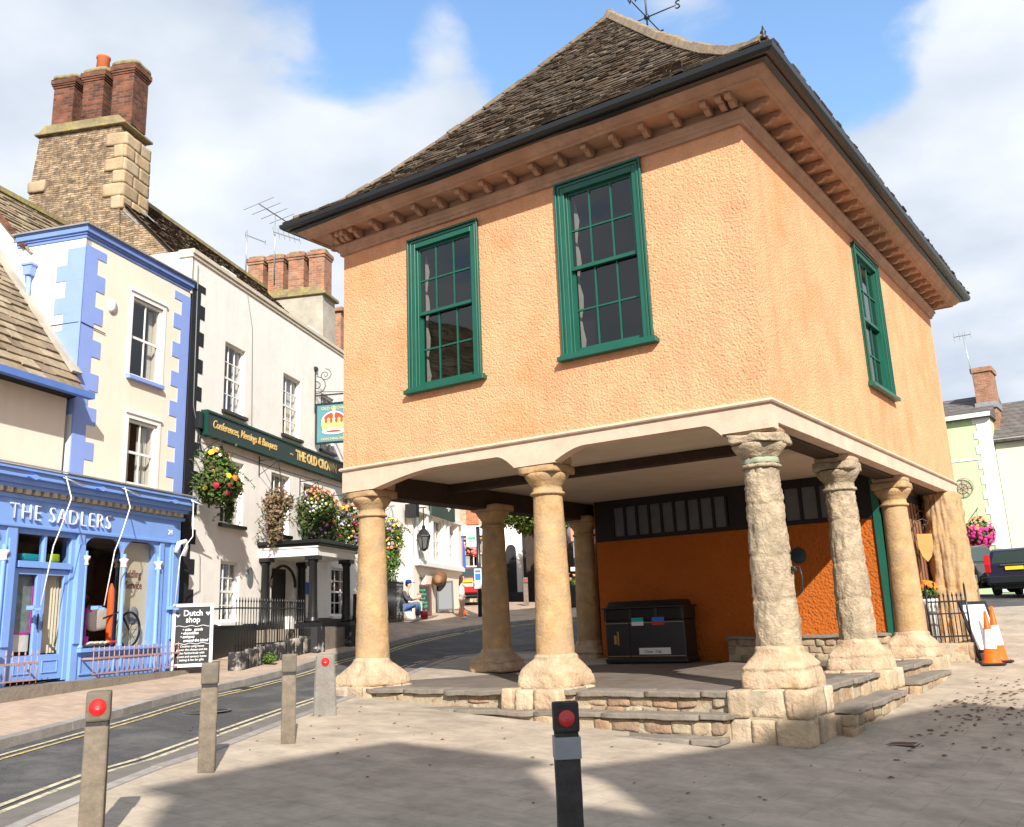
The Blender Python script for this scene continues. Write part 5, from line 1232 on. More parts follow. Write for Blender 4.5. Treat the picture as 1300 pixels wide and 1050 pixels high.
for i in range(4):
    F2=FP_@Matrix.Translation((8.95,1.17+.70*i,0))
    mb=MB(F2); mb.box(-.3,.3,-.26,.26,11.85,13.02); mb.box(-.33,.33,-.285,.285,13.02,13.1); mb.box(-.36,.36,-.31,.31,13.1,13.22); st=mb.build('stack',M['brick_orange'],ch)
    mb=MB(F2); mb.stone((0,0,13.25),(.33,.28,.05),.02,i,n=5,pw=6); mb.build('stack_top',M['mossy'],st)
ch=thing('far_chimney','short red brick chimney just beyond the four-stack chimney','chimney',PW(FP_,14.8,2.9,11),aP)
mb=MB(FP_); mb.box(14.2,15.4,2.6,3.3,10,13.1); mb.box(14.1,15.5,2.5,3.4,13.1,13.25); mb.build('stack',M['brick_orange'],ch)
def aerial(name,lab,pts,els,F=FP_,r=.022):
    t=thing(name,lab,'aerial',F@Vector(pts[0]))
    mb=MB(F); mb.tube(pts,r,6); mb.build('mast',M['aluminium'],t)
    for (a,b,n,l,ax_) in els:
        mb=MB(F); a=Vector(a);b=Vector(b); mb.bar(a,b,.03)
        for i in range(n):
            c=a.lerp(b,i/max(1,n-1)); d=Vector(ax_)*l/2*(1-.35*i/n); mb.bar(c-d,c+d,.012)
        mb.build('antenna',M['grey_metal'],t)
aerial('television_aerial','tall aerial with long rods fixed to the second brick stack',[(8.4,2.5,12.4),(8.4,2.5,14.5)],[((8.2,3.0,14.9),(8.6,2.1,14.25),5,1.5,(.4,.9,0)),((8.3,2.5,13.9),(8.3,1.6,13.5),6,.35,(0,.2,1))])
aerial('television_aerial','small aerial on the leftmost brick stack of the four',[(8.35,3.45,12.6),(8.35,3.45,14.1)],[((8.35,3.5,13.95),(8.35,2.8,13.6),2,.2,(0,0,1))])
# porch
po=thing('porch','flat-roofed white porch on black columns at the inn door','porch',PW(FP_,4,-.7,1.2),aP)
PV=-1.45
mb=MB(FP_); mb.box(2.75,5.35,PV-.12,0,3.5,3.58); mb.box(2.82,5.28,PV-.06,0,3.45,3.5); mb.build('roof',M['black'],po,bevel=.008)
mb=MB(FP_); mb.box(2.88,5.22,PV,0-.002,3.22,3.45); mb.box(2.85,5.25,PV-.03,0-.003,3.40,3.445); mb.build('frieze',M['white'],po,bevel=.005)
for u,v in ((3.02,PV+.16),(5.06,PV+.16),(3.02,-.1),(5.06,-.1)):
    mb=MB(FP_); mb.lathe([(.15,1.72),(.15,1.78),(.115,1.82),(.115,1.85),(.105,2.0),(.09,3.05),(.12,3.09),(.12,3.13)],u,v,18); mb.box(u-.15,u+.15,v-.15,v+.15,3.13,3.22); mb.box(u-.17,u+.17,v-.17,v+.17,1.62,1.72); mb.build('column',M['black'],po)
mb=MB(FP_); mb.box(2.8,3.25,PV-.05,PV+.4,1.0,1.62); mb.box(4.84,5.3,PV-.05,PV+.4,1.0,1.62); mb.build('column_pedestal',mat('flaking_black_stone',(.03,.03,.032),.8,stain=((.45,.43,.4),3,.56,.62),bump=.4),po)
mb=MB(FP_); mb.box(2.8,5.3,PV+.1,0,1.0,1.6); mb.box(5.3,9.2,-.5,0,1.0,1.62); mb.build('floor',M['tread'],po)
mb=MB(FP_); mb.box(3.55,4.75,.2,.24,1.55,3.05); dd=mb.build('front_door',M['dark_frame'],po)
mb=MB(FP_); n=14
for i in range(n):
    a,b=math.pi*i/n,math.pi*(i+1)/n; mb.bar((4.15-.68*math.cos(a),-.03,2.6+.5*math.sin(a)),(4.15-.68*math.cos(b),-.03,2.6+.5*math.sin(b)),.05)
mb.build('door_arch',M['dark_beam'],po)
t=thing('wall_plaque','small oval dark plaque on the white wall left of the porch','plaque',PW(FP_,2.45,0,2.7),aP)
mb=MB(FP_); mb.prism([(2.42+.14*math.cos(a),2.78+.22*math.sin(a)) for a in [2*math.pi*i/18 for i in range(18)]],-.03,-.002,'y'); mb.build('plate',M['grey_metal'],t)
t=thing('blue_notice','small blue notice on the wall under the porch','notice',PW(FP_,5.5,0,2.6),aP)
mb=MB(FP_); mb.box(5.45,5.7,-.03,-.004,2.45,2.75); mb.build('plate',M['blue_drape'],t)
# area railing beside the porch
t=thing('area_railing','tall black spiked area railing in front of the white inn','railing',PW(FP_,1,-1.25,1.2),aP)
RV=-1.22
mb=MB(FP_); mb.box(-.45,2.7,RV-.015,RV+.015,2.02,2.05); mb.box(-.45,2.7,RV-.015,RV+.015,1.32,1.35); mb.box(-.46,-.43,RV,-.02,2.02,2.05); mb.build('rails',M['black'],t)
for i in range(27):
    u=-.45+3.12*i/26; h=MB(FP_); h.tube([(u,RV,1.2),(u,RV,2.14)],.010,5); h.lathe([(.01,2.14),(.02,2.165),(.002,2.25)],u,RV,5); h.build('bar',M['black'],t)
for v in (-.9,-.6,-.3):
    h=MB(FP_); h.tube([(2.68,v,1.2),(2.68,v,2.14)],.010,5); h.lathe([(.01,2.14),(.02,2.165),(.002,2.25)],2.68,v,5); h.build('bar',M['black'],t)
mb=MB(FP_)
for i in range(8):
    u=-.5+.42*i; mb.stone((u+.2,RV,1.02+.03*i),(.212,.12,.2),.012,i,n=5,pw=22)
tag(mb.build('area_wall',mat('flaking_black_wall',(.03,.03,.032),.85,stain=((.35,.31,.26),4,.5,.6),bump=.5),None),'low flaking black stone wall under the tall area railing','wall')
mb=MB(FP_); mb.tube([(9.45,-.06,9.4),(9.45,-.06,1.4)],.045,8); mb.build('downpipe',M['black'],PBs)
mb=MB(FP_); mb.tube([(-.35,-.02,9.3),(-.3,-.02,6.2),(.0,-.03,5.5)],.012,5); mb.tube([(1.9,-.02,9.4),(2.2,-.02,8.6),(2.3,-.02,6.2)],.008,4); mb.tube([(.1,-.012,5.5),(3,-.012,5.44),(9,-.012,5.5)],.008,4); mb.build('cables',M['grey_metal'],PBs)
mb=MB(FP_); mb.box(-.48,2.8,-.03,-.003,.9,1.75); mb.box(5.3,9.5,-.03,-.003,1.2,1.85); mb.build('painted_plinth',M['black'],PBs)
# gate passage and next house
gt=thing('carriage_arch','white walled carriage archway with dark iron gates beyond the inn','archway',PW(FP_,11,0,1.7),aP)
mb=MB(FP_); P=[(9.6,1.2),(9.6,8.5),(13.75,8.5),(13.75,1.4),(13.3,1.4)]+[(11.55+1.75*math.cos(a),3.2+1.3*math.sin(a)) for a in [math.pi*i/14 for i in range(15)]]+[(9.8,1.2)]
mb.prism(P,0,.4,'y'); mb.build('wall',M['white_render'],gt)
mb=MB(FP_); mb.box(9.6,13.7,4,4.1,1,8); mb.build('passage_back',M['dark_room'],gt)
mb=MB(FP_)
for i in range(22): u=9.85+.163*i; mb.box(u-.02,u+.02,.2,.23,1.6,3.2)
mb.box(9.8,13.3,.19,.24,2.9,2.97); mb.box(9.8,13.3,.19,.24,1.8,1.87); mb.build('gate',M['black'],gt)
t=thing('end_railing','short black railing that ends beside the sitting man','railing',PW(FP_,12.5,-.5,1.9),aP)
mb=MB(FP_); mb.box(9.6,11.95,-.5,-.47,2.75,2.78); mb.box(9.6,11.95,-.5,-.47,1.85,1.88); mb.build('rails',M['black'],t)
for i in range(30):
    u=9.6+2.35*i/29; h=MB(FP_); h.tube([(u,-.485,1.5),(u,-.485,2.85)],.012,5); h.lathe([(.014,2.85),(.022,2.87),(.002,2.95)],u,-.485,5); h.build('bar',M['black'],t)
h2=thing('bay_house','white house with tall first-floor windows and a grey-green signboard beyond the archway','inn',PW(FP_,16.5,0,2),aP)
wh=[(14.35,14.95,3.85,5.35),(16.1,17.35,3.8,5.35),(18.3,19.2,3.85,5.35),(14.4,15.2,2.35,3.25)]
mb=MB(FP_); mb.wall(13.75,20.2,1.2,9.0,wh,-.25,.1); mb.box(13.75,13.78,-.25,.4,1.2,9); mb.box(20.18,20.2,-.25,6,1.2,9); mb.build('front_wall',M['cream'],h2)
mb=MB(FP_); mb.box(13.8,20.2,1.2,1.25,1.2,9); mb.build('inner_wall',M['dark_room'],h2)
for i,h in enumerate(wh): window(h2,FP_@Matrix.Translation((0,-.25,0)),*h,2 if i!=1 else 3,4 if i<3 else 2,M['white'],None,rec=.12,curtain=.35,bw=.02)
mb=MB(FP_)
for a,b,z0,z1,o in ((13.9,20,3.55,3.7,.18),(13.9,20,3.7,3.76,.12),(13.9,20,5.4,5.55,.12)): mb.box(a,b,-.25-o,-.25,z0,z1)
for u in (13.95,15.2,15.8,17.5,18.0,19.4): mb.box(u,u+.22,-.33,-.25,3.76,5.4)
mb.build('bay_trim',M['white'],h2)
mb=MB(FP_); mb.prism([(-.25,9),(3,12),(6,9)],13.75,20.2,'x'); mb.build('roof',M['roof_dark'],h2)
t=thing('green_signboard','grey-green signboard with white lettering over the bay windows','signboard',PW(FP_,17,-.4,5.4),aP)
mb=MB(FP_); mb.box(15.4,18.6,-.45,-.38,5.42,6.5); mb.build('board',M['sign_board2'],t)
text('PORTWELL',.5,FP_,15.7,5.92,-.47,M['letter_white'],t,depth=.004,sx=.62); text('angel',.42,FP_,17.35,5.82,-.47,M['letter_white'],t,depth=.004,sx=.62,shear=.3)
t=thing('wall_lantern','glass and iron lantern on the white wall beyond the archway','lantern',PW(FP_,13.9,-.5,4.1),aP)
mb=MB(FP_); lc=(13.9,-.6); mb.lathe([(.13,4.1),(.22,4.5),(.24,4.52)],*lc,6,smooth=False); mb.build('glass',M['frosted'],t)
mb=MB(FP_); 
for k in range(6):
    a=2*math.pi*k/6; mb.bar((lc[0]+.135*math.cos(a),lc[1]+.135*math.sin(a),4.1),(lc[0]+.23*math.cos(a),lc[1]+.23*math.sin(a),4.5),.025)
mb.lathe([(.26,4.5),(.25,4.54),(.12,4.72),(.06,4.78),(.07,4.84),(.01,4.92)],*lc,6,smooth=False); mb.lathe([(.05,4.0),(.14,4.08),(.14,4.11)],*lc,6); mb.bar((lc[0],-.6,4.9),(lc[0],-.6,5.5),.03); mb.bar((lc[0],0,5.5),(lc[0],-.7,5.5),.035); mb.build('cage',M['black'],t)
t=thing('black_box_sign','small black box sign on the wall above the lantern','sign',PW(FP_,13.8,-.3,5.2),aP)
mb=MB(FP_); mb.box(13.4,13.75,-.5,-.1,5.15,5.6); mb.build('box',M['black'],t,bevel=.01); mb=MB(FP_); mb.bar((13.6,-.3,5.6),(13.6,-.02,5.75),.03); mb.build('arm',M['black'],t)
t=thing('barrel','oak barrel end mounted on the white wall above the green chalkboard','barrel',PW(FP_,16.2,-.5,2.9),aP)
mb=MB(FP_); mb.lathe([(.21,-.26),(.25,-.12),(.27,0),(.25,.12),(.21,.26)],0,0,20); mb.bm.transform(Matrix.Translation((15.9,-.55,3.15))@Matrix.Rotation(R_(75),4,'Y')); mb.build('body',M['barrel'],t)
mb=MB(FP_); mb.lathe([(.0,-.27),(.2,-.265),(.0,-.26)],0,0,20); mb.bm.transform(Matrix.Translation((15.9,-.55,3.15))@Matrix.Rotation(R_(75),4,'Y')); mb.build('end',M['barrel_end'],t)
t=thing('blue_banner','long narrow blue banner at the far end of the white house','banner',PW(FP_,20.3,-.35,2.6),aP)
mb=MB(FP_); mb.prism([(-.28,3.6),(-.42,3.65),(-.38,4.4),(-.3,5.3)],20.2,20.24,'x'); mb.build('cloth',M['blue_drape'],t)
# hanging baskets on the inn
def trails(t,F,blobs,lm,seed,size):
    r=random.Random(seed+5); mb=MB(F); lf=MB(F)
    for i in range(34):
        b=r.choice(blobs); a=r.uniform(0,6.28); p=Vector((b[0]+b[3]*.85*math.cos(a),b[1]+b[4]*.85*math.sin(a),b[2]+r.uniform(-.6,.5)*b[5])); o=Vector((math.cos(a),math.sin(a),0)); P=[p-o*.1]
        L_=r.uniform(.15,.42); up=r.random()<.4
        for k in range(1,5): P.append(p+o*(.05+.11*k*L_*2)+Vector((r.uniform(-.02,.02),0,(.10*k*L_*2 if up else -.3*(k/4)**1.5*L_*2.4))))
        mb.tube(P,.005,4)
        for k in range(10):
            q=P[1+k%4]+Vector((r.uniform(-.03,.03),r.uniform(-.03,.03),r.uniform(-.03,.03))); s=size*r.uniform(.5,1.1); u_=Vector((r.gauss(0,1),r.gauss(0,1),r.gauss(0,1))).normalized(); w_=u_.orthogonal().normalized()
            lf.face([q-u_*s,q+w_*s*.45,q+u_*s,q-w_*s*.45])
    mb.build('stems',M['leaf_dark'],t,recalc=False); lf.build('trailing_leaves',M[lm],t,recalc=False)
def basket(name,lab,u,v,z,blobs,n,leafm,fl,seed,size=.05,hang=0,brz=None,group='hanging flower baskets along the inn front'):
    t=thing(name,lab,'hanging basket',PW(FP_,u,v,z),aP,group)
    F=FP_@Matrix.Translation((u,v,z)); trails(t,F,blobs,leafm[0],seed,size)
    mb=MB(F); mb.lathe([(.05,-.2),(.2,-.12),(.27,.0),(.28,.04)],0,0,14); mb.build('bowl',M['wicker'],t)
    mb=MB(F); top=brz or .75
    for a in (0,2.1,4.2): mb.bar((.26*math.cos(a),.26*math.sin(a),.02),(0,0,top),.008)
    mb.bar((0,-v,top+.05),(0,-.1,top+.05),.02); mb.bar((0,-v,top-.3),(0,-.05,top+.05),.012); mb.bar((0,-v-.01,top-.32),(0,-v-.01,top+.15),.02); mb.build('bracket_and_chains',M['gutter'],t)
    leafcloud('foliage',[M[x] for x in leafm],t,blobs,n,size,seed,F,hang)
    for i,(m,k,s,zr) in enumerate(fl): flowers('blooms',M[m],t,blobs[:3],k,s,seed+50+i,F,zr,side=.25)
    return t
basket('hanging_basket','biggest hanging basket, dark green with yellow and orange blooms, nearest the blue shop',-.05,-.55,4.55,[(0,0,-.05,.50,.45,.42),(-.22,0,.48,.26,.26,.26),(.28,.05,.0,.34,.35,.34),(-.3,0,.05,.3,.3,.3),(.42,0,-.45,.1,.1,.3),(.0,0,.3,.38,.35,.28)],5200,('leaf','leaf_dark'),[('fl_yellow',11,.075,(-.2,.6)),('fl_orange',6,.08,(.1,.9)),('fl_red',7,.055,(-.6,.6)),('fl_white',8,.035,(0,1))],61,.048,brz=.95)
basket('hanging_basket','small withered brown hanging basket second from the blue shop',2.75,-.5,4.55,[(0,0,.0,.38,.36,.28),(-.1,0,-.5,.2,.2,.45)],1700,('leaf_dry','leaf_dry','leaf_dark'),[('fl_white',3,.03,(0,1))],62,.05,.25,brz=.9)
basket('hanging_basket','coral and white flowered hanging basket above the left of the porch',5.05,-.5,4.5,[(0,0,.1,.60,.52,.42),(.15,0,-.45,.42,.42,.40),(-.12,0,.25,.5,.45,.35),(.35,0,.1,.35,.35,.3)],4200,('leaf','leaf_dark'),[('fl_coral',75,.045,(.15,1)),('fl_pink',30,.04,(.0,1)),('fl_white',75,.032,(-1,-.1)),('fl_purple',14,.045,(-.6,.3)),('fl_yellow',10,.035,(-.2,.6))],63,.05,.3)
basket('hanging_basket','mixed pink, purple and yellow hanging basket right of the porch roof',7.0,-.5,4.35,[(0,0,.1,.52,.5,.42),(.05,0,-.35,.42,.4,.5),(-.1,0,.2,.4,.4,.35)],2600,('leaf','leaf_dark'),[('fl_coral',50,.05,(.1,1)),('fl_purple',30,.05,(-.6,.4)),('fl_yellow',16,.05,(-.2,.8)),('fl_white',60,.035,(-1,-.1)),('fl_red',20,.05,(-.8,.3))],64,.05,.4)
basket('hanging_basket','yellow topped trailing green hanging basket beside the archway',10.55,-.6,4.4,[(0,0,.05,.38,.38,.36),(-.05,0,-.55,.28,.28,.65)],2000,('leaf','leaf'),[('fl_yellow',34,.05,(.1,1)),('fl_coral',22,.045,(-.5,.6)),('fl_white',12,.04,(0,.8)),('fl_purple',10,.04,(0,.6))],65,.055,.5)
# small plant in front of the area wall
t=thing('kerbside_weed','small bright green weed growing at the foot of the area wall','weed',PW(FP_,.55,-1.45,1.02),aP)
leafcloud('leaves',[M['leaf']],t,[(0,0,0,.2,.12,.1)],300,.035,5,Matrix.Translation(PW(FP_,.55,-1.45,1.05)))
# ------------------------------------------------------------ bollards and street things
def wood_bollard(name,lab,x,y,h,w=.19,disc=None,rz=0,mats=('wood_post','wood_post_cap'),band=None,taper=.0,grp='timber bollards along the road edge'):
    z=g(x,y)-.05; t=thing(name,lab,'bollard',(x,y,z),rz,grp); F=W(t); H=h+.05
    mb=MB(F); a=w/2; gz=H-.24
    mb.stone((0,0,gz/2),(a*1.0,a,gz/2),.004,int(x*31)%97+3,n=8,pw=22); mb.build('post',M[mats[0]],t)
    mb=MB(F); mb.box(-a*.9,a*.9,-a*.9,a*.9,gz-.01,gz+.02); mb.build('groove',M['dark_post'],t)
    mb=MB(F); mb.stone((0,0,gz+.02+.105),(a*1.02,a*1.02,.105),.004,int(x*17)%91+5,n=8,pw=18); mb.build('cap',M[mats[1]],t)
    if band: mb=MB(F); mb.box(-a-.004,a+.004,-a-.004,a+.004,gz-.16,gz-.01); mb.build('band',M[band],t)
    if disc:
        mb=MB(F); mb.lathe([(0,0),(.062,0),(.058,.008),(0,.01)],0,0,24); mb.bm.transform(Matrix.Translation((0,-a-.002,gz+.12))@Matrix.Rotation(R_(90),4,'X')); d=mb.build('reflector',M[disc],t)
        mb=MB(F); mb.lathe([(0,0),(.012,0),(0,.004)],0,0,8); mb.bm.transform(Matrix.Translation((0,-a-.011,gz+.12))@Matrix.Rotation(R_(90),4,'X')); mb.build('screw',M['grey_metal'],d)
    return t
wood_bollard('bollard','grey oak bollard with a red reflector disc nearest the camera on the left',-2.59,-7.70,1.06,.165,'red',R_(52))
wood_bollard('bollard','plain weathered oak bollard in front of the chalk A-board',-4.11,-5.53,1.04,.165,None,R_(50))
wood_bollard('bollard','plain weathered oak bollard in front of the black porch',-4.75,-3.9,1.0,.165,None,R_(48))
wood_bollard('bollard','dark stained bollard with a grey band and red disc in front of the steps',0.16,-5.66,1.03,.185,'shaded_red',R_(38),('dark_post','dark_post'),'grey_band')
wood_bollard('bollard','leaning plain oak bollard at the far right pavement edge',-.38,14.6,1.02,.2,None,R_(10))
b=wood_bollard('bollard','pale oak bollard with a small red disc far across the square',-18.3,21.1,1.18,.2,'red',R_(35))
x,y=-6.1,-2.0; z=g(x,y)-.03
t=thing('concrete_bollard','short tapered grey concrete bollard with a red disc beside the left column','bollard',(x,y,z),R_(45)); F=W(t)
mb=MB(F); mb.prism([(-.165,0),(.165,0),(.13,.84),(-.13,.84)],-.12,.12,'y'); bb=mb.build('post',M['concrete'],t,bevel=.02)
mb=MB(F); mb.lathe([(0,0),(.058,0),(.055,.008),(0,.01)],0,0,24); mb.bm.transform(Matrix.Translation((-.0,-.122,.74))@Matrix.Rotation(R_(90),4,'X')); mb.build('reflector',M['red'],t)
# A-boards
def aboard(name,lab,x,y,rz,w,h,fm,pm,leg=.32,z=None,lean=.12,fw=.06,rear=True):
    z=g(x,y)+.04 if z is None else z
    t=thing(name,lab,'A-board',(x,y,z),rz); F=W(t)@Matrix.Rotation(-lean,4,'X')
    mb=MB(F); mb.box(-w/2,-w/2+fw,-.02,.02,0,h); mb.box(w/2-fw,w/2,-.02,.02,0,h); mb.box(-w/2+fw,w/2-fw,-.02,.02,h-fw,h); mb.box(-w/2+fw,w/2-fw,-.02,.02,.14,.14+fw); mb.build('frame',fm,t,bevel=.004)
    mb=MB(F); mb.box(-w/2+fw,w/2-fw,-.006,.008,.14+fw,h-fw); mb.build('panel',pm,t)
    F2=W(t)@Matrix.Translation((0,2*h*math.sin(lean),0))@Matrix.Rotation(lean,4,'X')
    if not rear: return t,F
    mb=MB(F2); mb.box(-w/2,-w/2+.04,-.015,.015,0,h); mb.box(w/2-.04,w/2,-.015,.015,0,h); mb.box(-w/2+.04,w/2-.04,-.01,.01,.3,h-.1); mb.build('rear_leaf',fm,t)
    return t,F
t,F=aboard('chalk_board','white framed blackboard chalked Dutch shop at the corner of the blue shop',-11.42,-.24,R_(54),.74,1.30,M['white'],M['chalk'],lean=.10)
def chalk(s,size,x,z,mt='chalk_white',sx=.9,sh=0,al='CENTER',b=.002,F=F,t=t,v=-.008): text(s,size,F,x,z,v,M[mt],t,'chalk_writing',depth=.0012,sx=sx,shear=sh,align=al,bold=b)
chalk('Dutch',.155,0,1.075,b=.002); chalk('shop',.15,0,.955,b=.002)
for s_,z_,x_ in (('• cake   goods',.80,0),('• chocolates',.735,-.05),('• antiques',.67,-.09),('around the island',.60,.06)): chalk(s_,.07,x_,z_,sh=.2)
for i,s_ in enumerate(('Cookies using home','grown the cheese and the','the Netherlands with','sweet and savoury home','baking & fun for gifts')): chalk(s_,.055,-.0,.50-.062*i,sh=.15,b=.0005,sx=.95)
mb=MB(F)
for x0,z0 in ((-.27,1.09),(.27,1.11)):
    mb.prism([(x0,z0-.04),(x0+.04,z0+.01),(x0+.03,z0+.035),(x0,z0+.02),(x0-.03,z0+.035),(x0-.04,z0+.01)],-.0095,-.0075,'y')
for zz in (.885,.565):
    P=[(-.3+.6*i/16,zz+.012*math.sin(i*1.1)) for i in range(17)]
    for a,b_ in zip(P,P[1:]): mb.bar((a[0],-.0085,a[1]),(b_[0],-.0085,b_[1]),.002,.008)
mb.build('chalk_drawings',M['chalk_white'],t)
t,F=aboard('chalk_board','green chalked menu board in a dark red-brown frame beside the sitting man',-17.95,14.15,R_(42),.66,1.15,M['brown_frame'],M['chalk'],lean=.08,z=1.78,fw=.08)
for i,s_ in enumerate(('Fresh','Coffee','food','Lunches','2 for £9','Sunday')): chalk(s_,.12,0,.92-.14*i,'chalk_green',b=0,F=F,t=t)
t,F=aboard('poster_board','grey poster A-board in a dark frame before the white bay house',-18.0,15.5,R_(45),.60,1.2,M['gutter'],M['grey_metal'],lean=.14,z=1.88)
t,F=aboard('poster_board','white poster board in a black frame leaning against the end pier by the cones',.80,8.5,R_(58),.72,1.12,M['black'],M['plate_white'],lean=.27,z=g(.8,8.5),rear=False)
t,F=aboard('menu_board','small black menu board against the wall by the last porch column',-15.5,8.6,R_(60),.5,1.0,M['black'],M['chalk'],lean=.06,z=1.5)
for i in range(4): chalk('menu',.16,0,.76-.17*i,F=F,t=t)
def cone(lab,x,y,h,z=None,grp='traffic cones'):
    z=g(x,y) if z is None else z
    t=thing('traffic_cone',lab,'traffic cone',(x,y,z),R_(20),grp); F=W(t); k=h
    mb=MB(F); mb.box(-.21*k,.21*k,-.21*k,.21*k,0,.035); mb.build('foot',M['gutter'],t,bevel=.01)
    mb=MB(F); R=lambda q:(.155-.13*q)*k
    mb.lathe([(R(0)+.02,.035),(R(.03),.06),(R(.3),.3*k),(R(.3)-.004,.3*k)],0,0,24,cap=False); mb.lathe([(R(.66),.66*k),(R(1),k),(.0,k+.01)],0,0,24,cap=False); mb.build('body',M['cone_orange'],t)
    mb=MB(F); mb.lathe([(R(.3)+.003,.3*k),(R(.66)+.003,.66*k)],0,0,24,cap=False); mb.build('sleeve',M['cone_white'],t)
cone('nearer orange and white traffic cone beside the white A-board',0.86,8.0,.95); cone('farther orange and white traffic cone half hidden behind the nearer one',0.93,8.32,1.0)
cone('orange and white traffic cone before the far poster board',-17.1,15.3,.9)
# bus stop
bx,by=-16.2,15.15
t=thing('bus_stop','black bus stop post with white flag and timetable case','bus stop',(bx,by,1.68)); F=W(t)@Matrix.Rotation(R_(52),4,'Z')
mb=MB(F); mb.tube([(0,0,0),(0,0,3.15)],.07,10); mb.build('pole',M['black'],t)
mb=MB(F); mb.box(-.42,-.07,-.02,.02,2.45,3.05); fl=mb.build('flag',M['plate_white'],t)
mb=MB(F); mb.box(-.39,-.1,-.025,-.0205,2.72,2.79); mb.build('green_stripe',M['green_sign'],fl); text('BUS',.11,F,-.36,2.88,-.023,M['black'],fl,depth=.002); mb=MB(F); mb.box(-.36,-.15,-.025,-.0205,2.62,2.65); mb.build('pink_stripe',M['fl_pink'],fl)
mb=MB(F); mb.box(-.24,.08,-.13,-.07,.98,1.72); cs=mb.build('timetable_case',M['green'],t,bevel=.01)
mb=MB(F); mb.box(-.21,.05,-.134,-.1305,1.01,1.69); pp=mb.build('timetable_sheet',M['plate_white'],cs); mb=MB(F); mb.box(-.18,.02,-.137,-.1345,1.3,1.64); mb.build('blue_panel',M['blue_sign'],pp); mb=MB(F); mb.box(-.18,.02,-.139,-.1372,1.52,1.56); mb.build('yellow_line',M['plate_yellow'],pp)
# sign post
t=thing('direction_post','black post carrying grey-backed and blue road signs across the square','sign post',(-15.55,20.55,2.0)); F=W(t)@Matrix.Rotation(R_(42),4,'Z')
mb=MB(F); mb.tube([(0,0,0),(0,0,3.4)],.05,8); mb.build('pole',M['black'],t)
mb=MB(F); mb.lathe([(0,0),(.34,0),(.34,.02),(0,.02)],0,0,22); mb.bm.transform(Matrix.Translation((.08,-.03,2.85))@Matrix.Rotation(R_(90),4,'X')); mb.build('round_sign_back',M['grey_metal'],t)
mb=MB(F); mb.box(-.05,.5,-.05,-.03,1.85,2.45); mb.build('square_sign_back',M['grey_metal'],t)
mb=MB(F); mb.box(-.2,.35,-.11,-.08,3.1,3.3); mb.box(.0,.45,-.11,-.08,2.35,2.55); mb.build('blue_sign',M['blue_sign'],t); mb=MB(F); mb.box(-.12,-.02,-.09,-.06,2.5,3.1); mb.build('red_white_sign',M['fl_coral'],t)
mb=MB(F); mb.box(-.2,.3,-.1,-.06,1.35,1.5); mb.build('white_plate',M['plate_white'],t)
t=thing('street_planter','black street planter with green leaves and red flowers','planter',(-15.45,20.0,1.98)); F=W(t)@Matrix.Rotation(R_(42),4,'Z')
mb=MB(F); mb.prism([(-.62,0),(.62,0),(.72,.8),(-.72,.8)],-.35,.35,'y'); mb.build('box',M['gutter'],t,bevel=.02); leafcloud('leaves',[M['leaf_tree']],t,[(0,0,.85,.65,.3,.28)],700,.06,9,F); flowers('blooms',M['fl_coral'],t,[(0,0,.95,.6,.3,.3)],14,.07,3,F,(0,1))
# ------------------------------------------------------------ background across the square
def house(name,lab,x0,x1,y,depth,zb,ze,zr,wm,rm,rz=0,wins=(),org=None,ridge='x',cat='house'):
    """house whose front faces -v in its own frame"""
    ox,oy=org; F=Matrix.Translation((ox,oy,0))@Matrix.Rotation(rz,4,'Z')
    t=thing(name,lab,cat,(F@Vector(((x0+x1)/2,0,zb))),rz)
    mb=MB(F); mb.wall(x0,x1,zb-.5,ze,[w_[:4] for w_ in wins],0,.25); mb.box(x0,x0+.02,.0,depth,zb-.5,ze); mb.box(x1-.02,x1,.0,depth,zb-.5,ze); mb.box(x0,x1,depth-.02,depth,zb-.5,ze); mb.build('wall',wm,t)
    mb=MB(F); mb.box(x0+.1,x1-.1,1.2,1.25,zb-.5,ze); mb.build('inner_wall',M['dark_room'],t)
    mb=MB(F); mb.prism([(-.25,ze-.02),(-.3,ze+.08),(depth/2,zr+.08),(depth+.3,ze+.08),(depth+.25,ze-.02)],x0-.12,x1+.12,'x'); mb.build('roof',rm,t)
    for w_ in wins: window(t,F,*w_[:4],2,2,M['white'],M['white'] ,rec=.1,curtain=.3,bw=.02)
    return t,F
# behind the square on the far side (seen between the columns)
R52=R_(38)
t,F=house('stone_shop','stone and red brick shop with a wide window at the end of the street',-4,1.3,0,6,2.4,10,13,brickmat('pale_stone_coursing',(.50,.40,.27),(.40,.31,.2),(.3,.25,.18),.5,.22,.015,.3,.6),M['roof_dark'],R52,[(-.5,.42,4.1,5.35),(-3.4,-2.4,4.2,6)],(-23.6,24.7),cat='shop')
mb=MB(F); mb.box(-.32,.25,-.06,0-.002,6.1,10); mb.build('brick_panel',brickmat('bright_red_brick',(.55,.17,.07),(.42,.12,.05),(.35,.25,.18),.25,.085,.01,.3,.5),t)
mb=MB(F); mb.box(-1.2,1.3,-.2,-.002,5.55,6.0); mb.build('shop_fascia',M['white'],t); mb=MB(F); mb.box(-.64,-.54,-.08,-.003,3.0,5.5); mb.box(-.54,.5,-.08,-.003,5.38,5.5); mb.build('orange_door_case',M['oak_frame'],t)
t,F=house('white_corner_house','white painted house with a dark arched doorway behind the tree',0,1.05,0,6,2.4,7.2,10,M['white_render'],M['roof_dark'],R_(34),[],(-23.4,26.8))
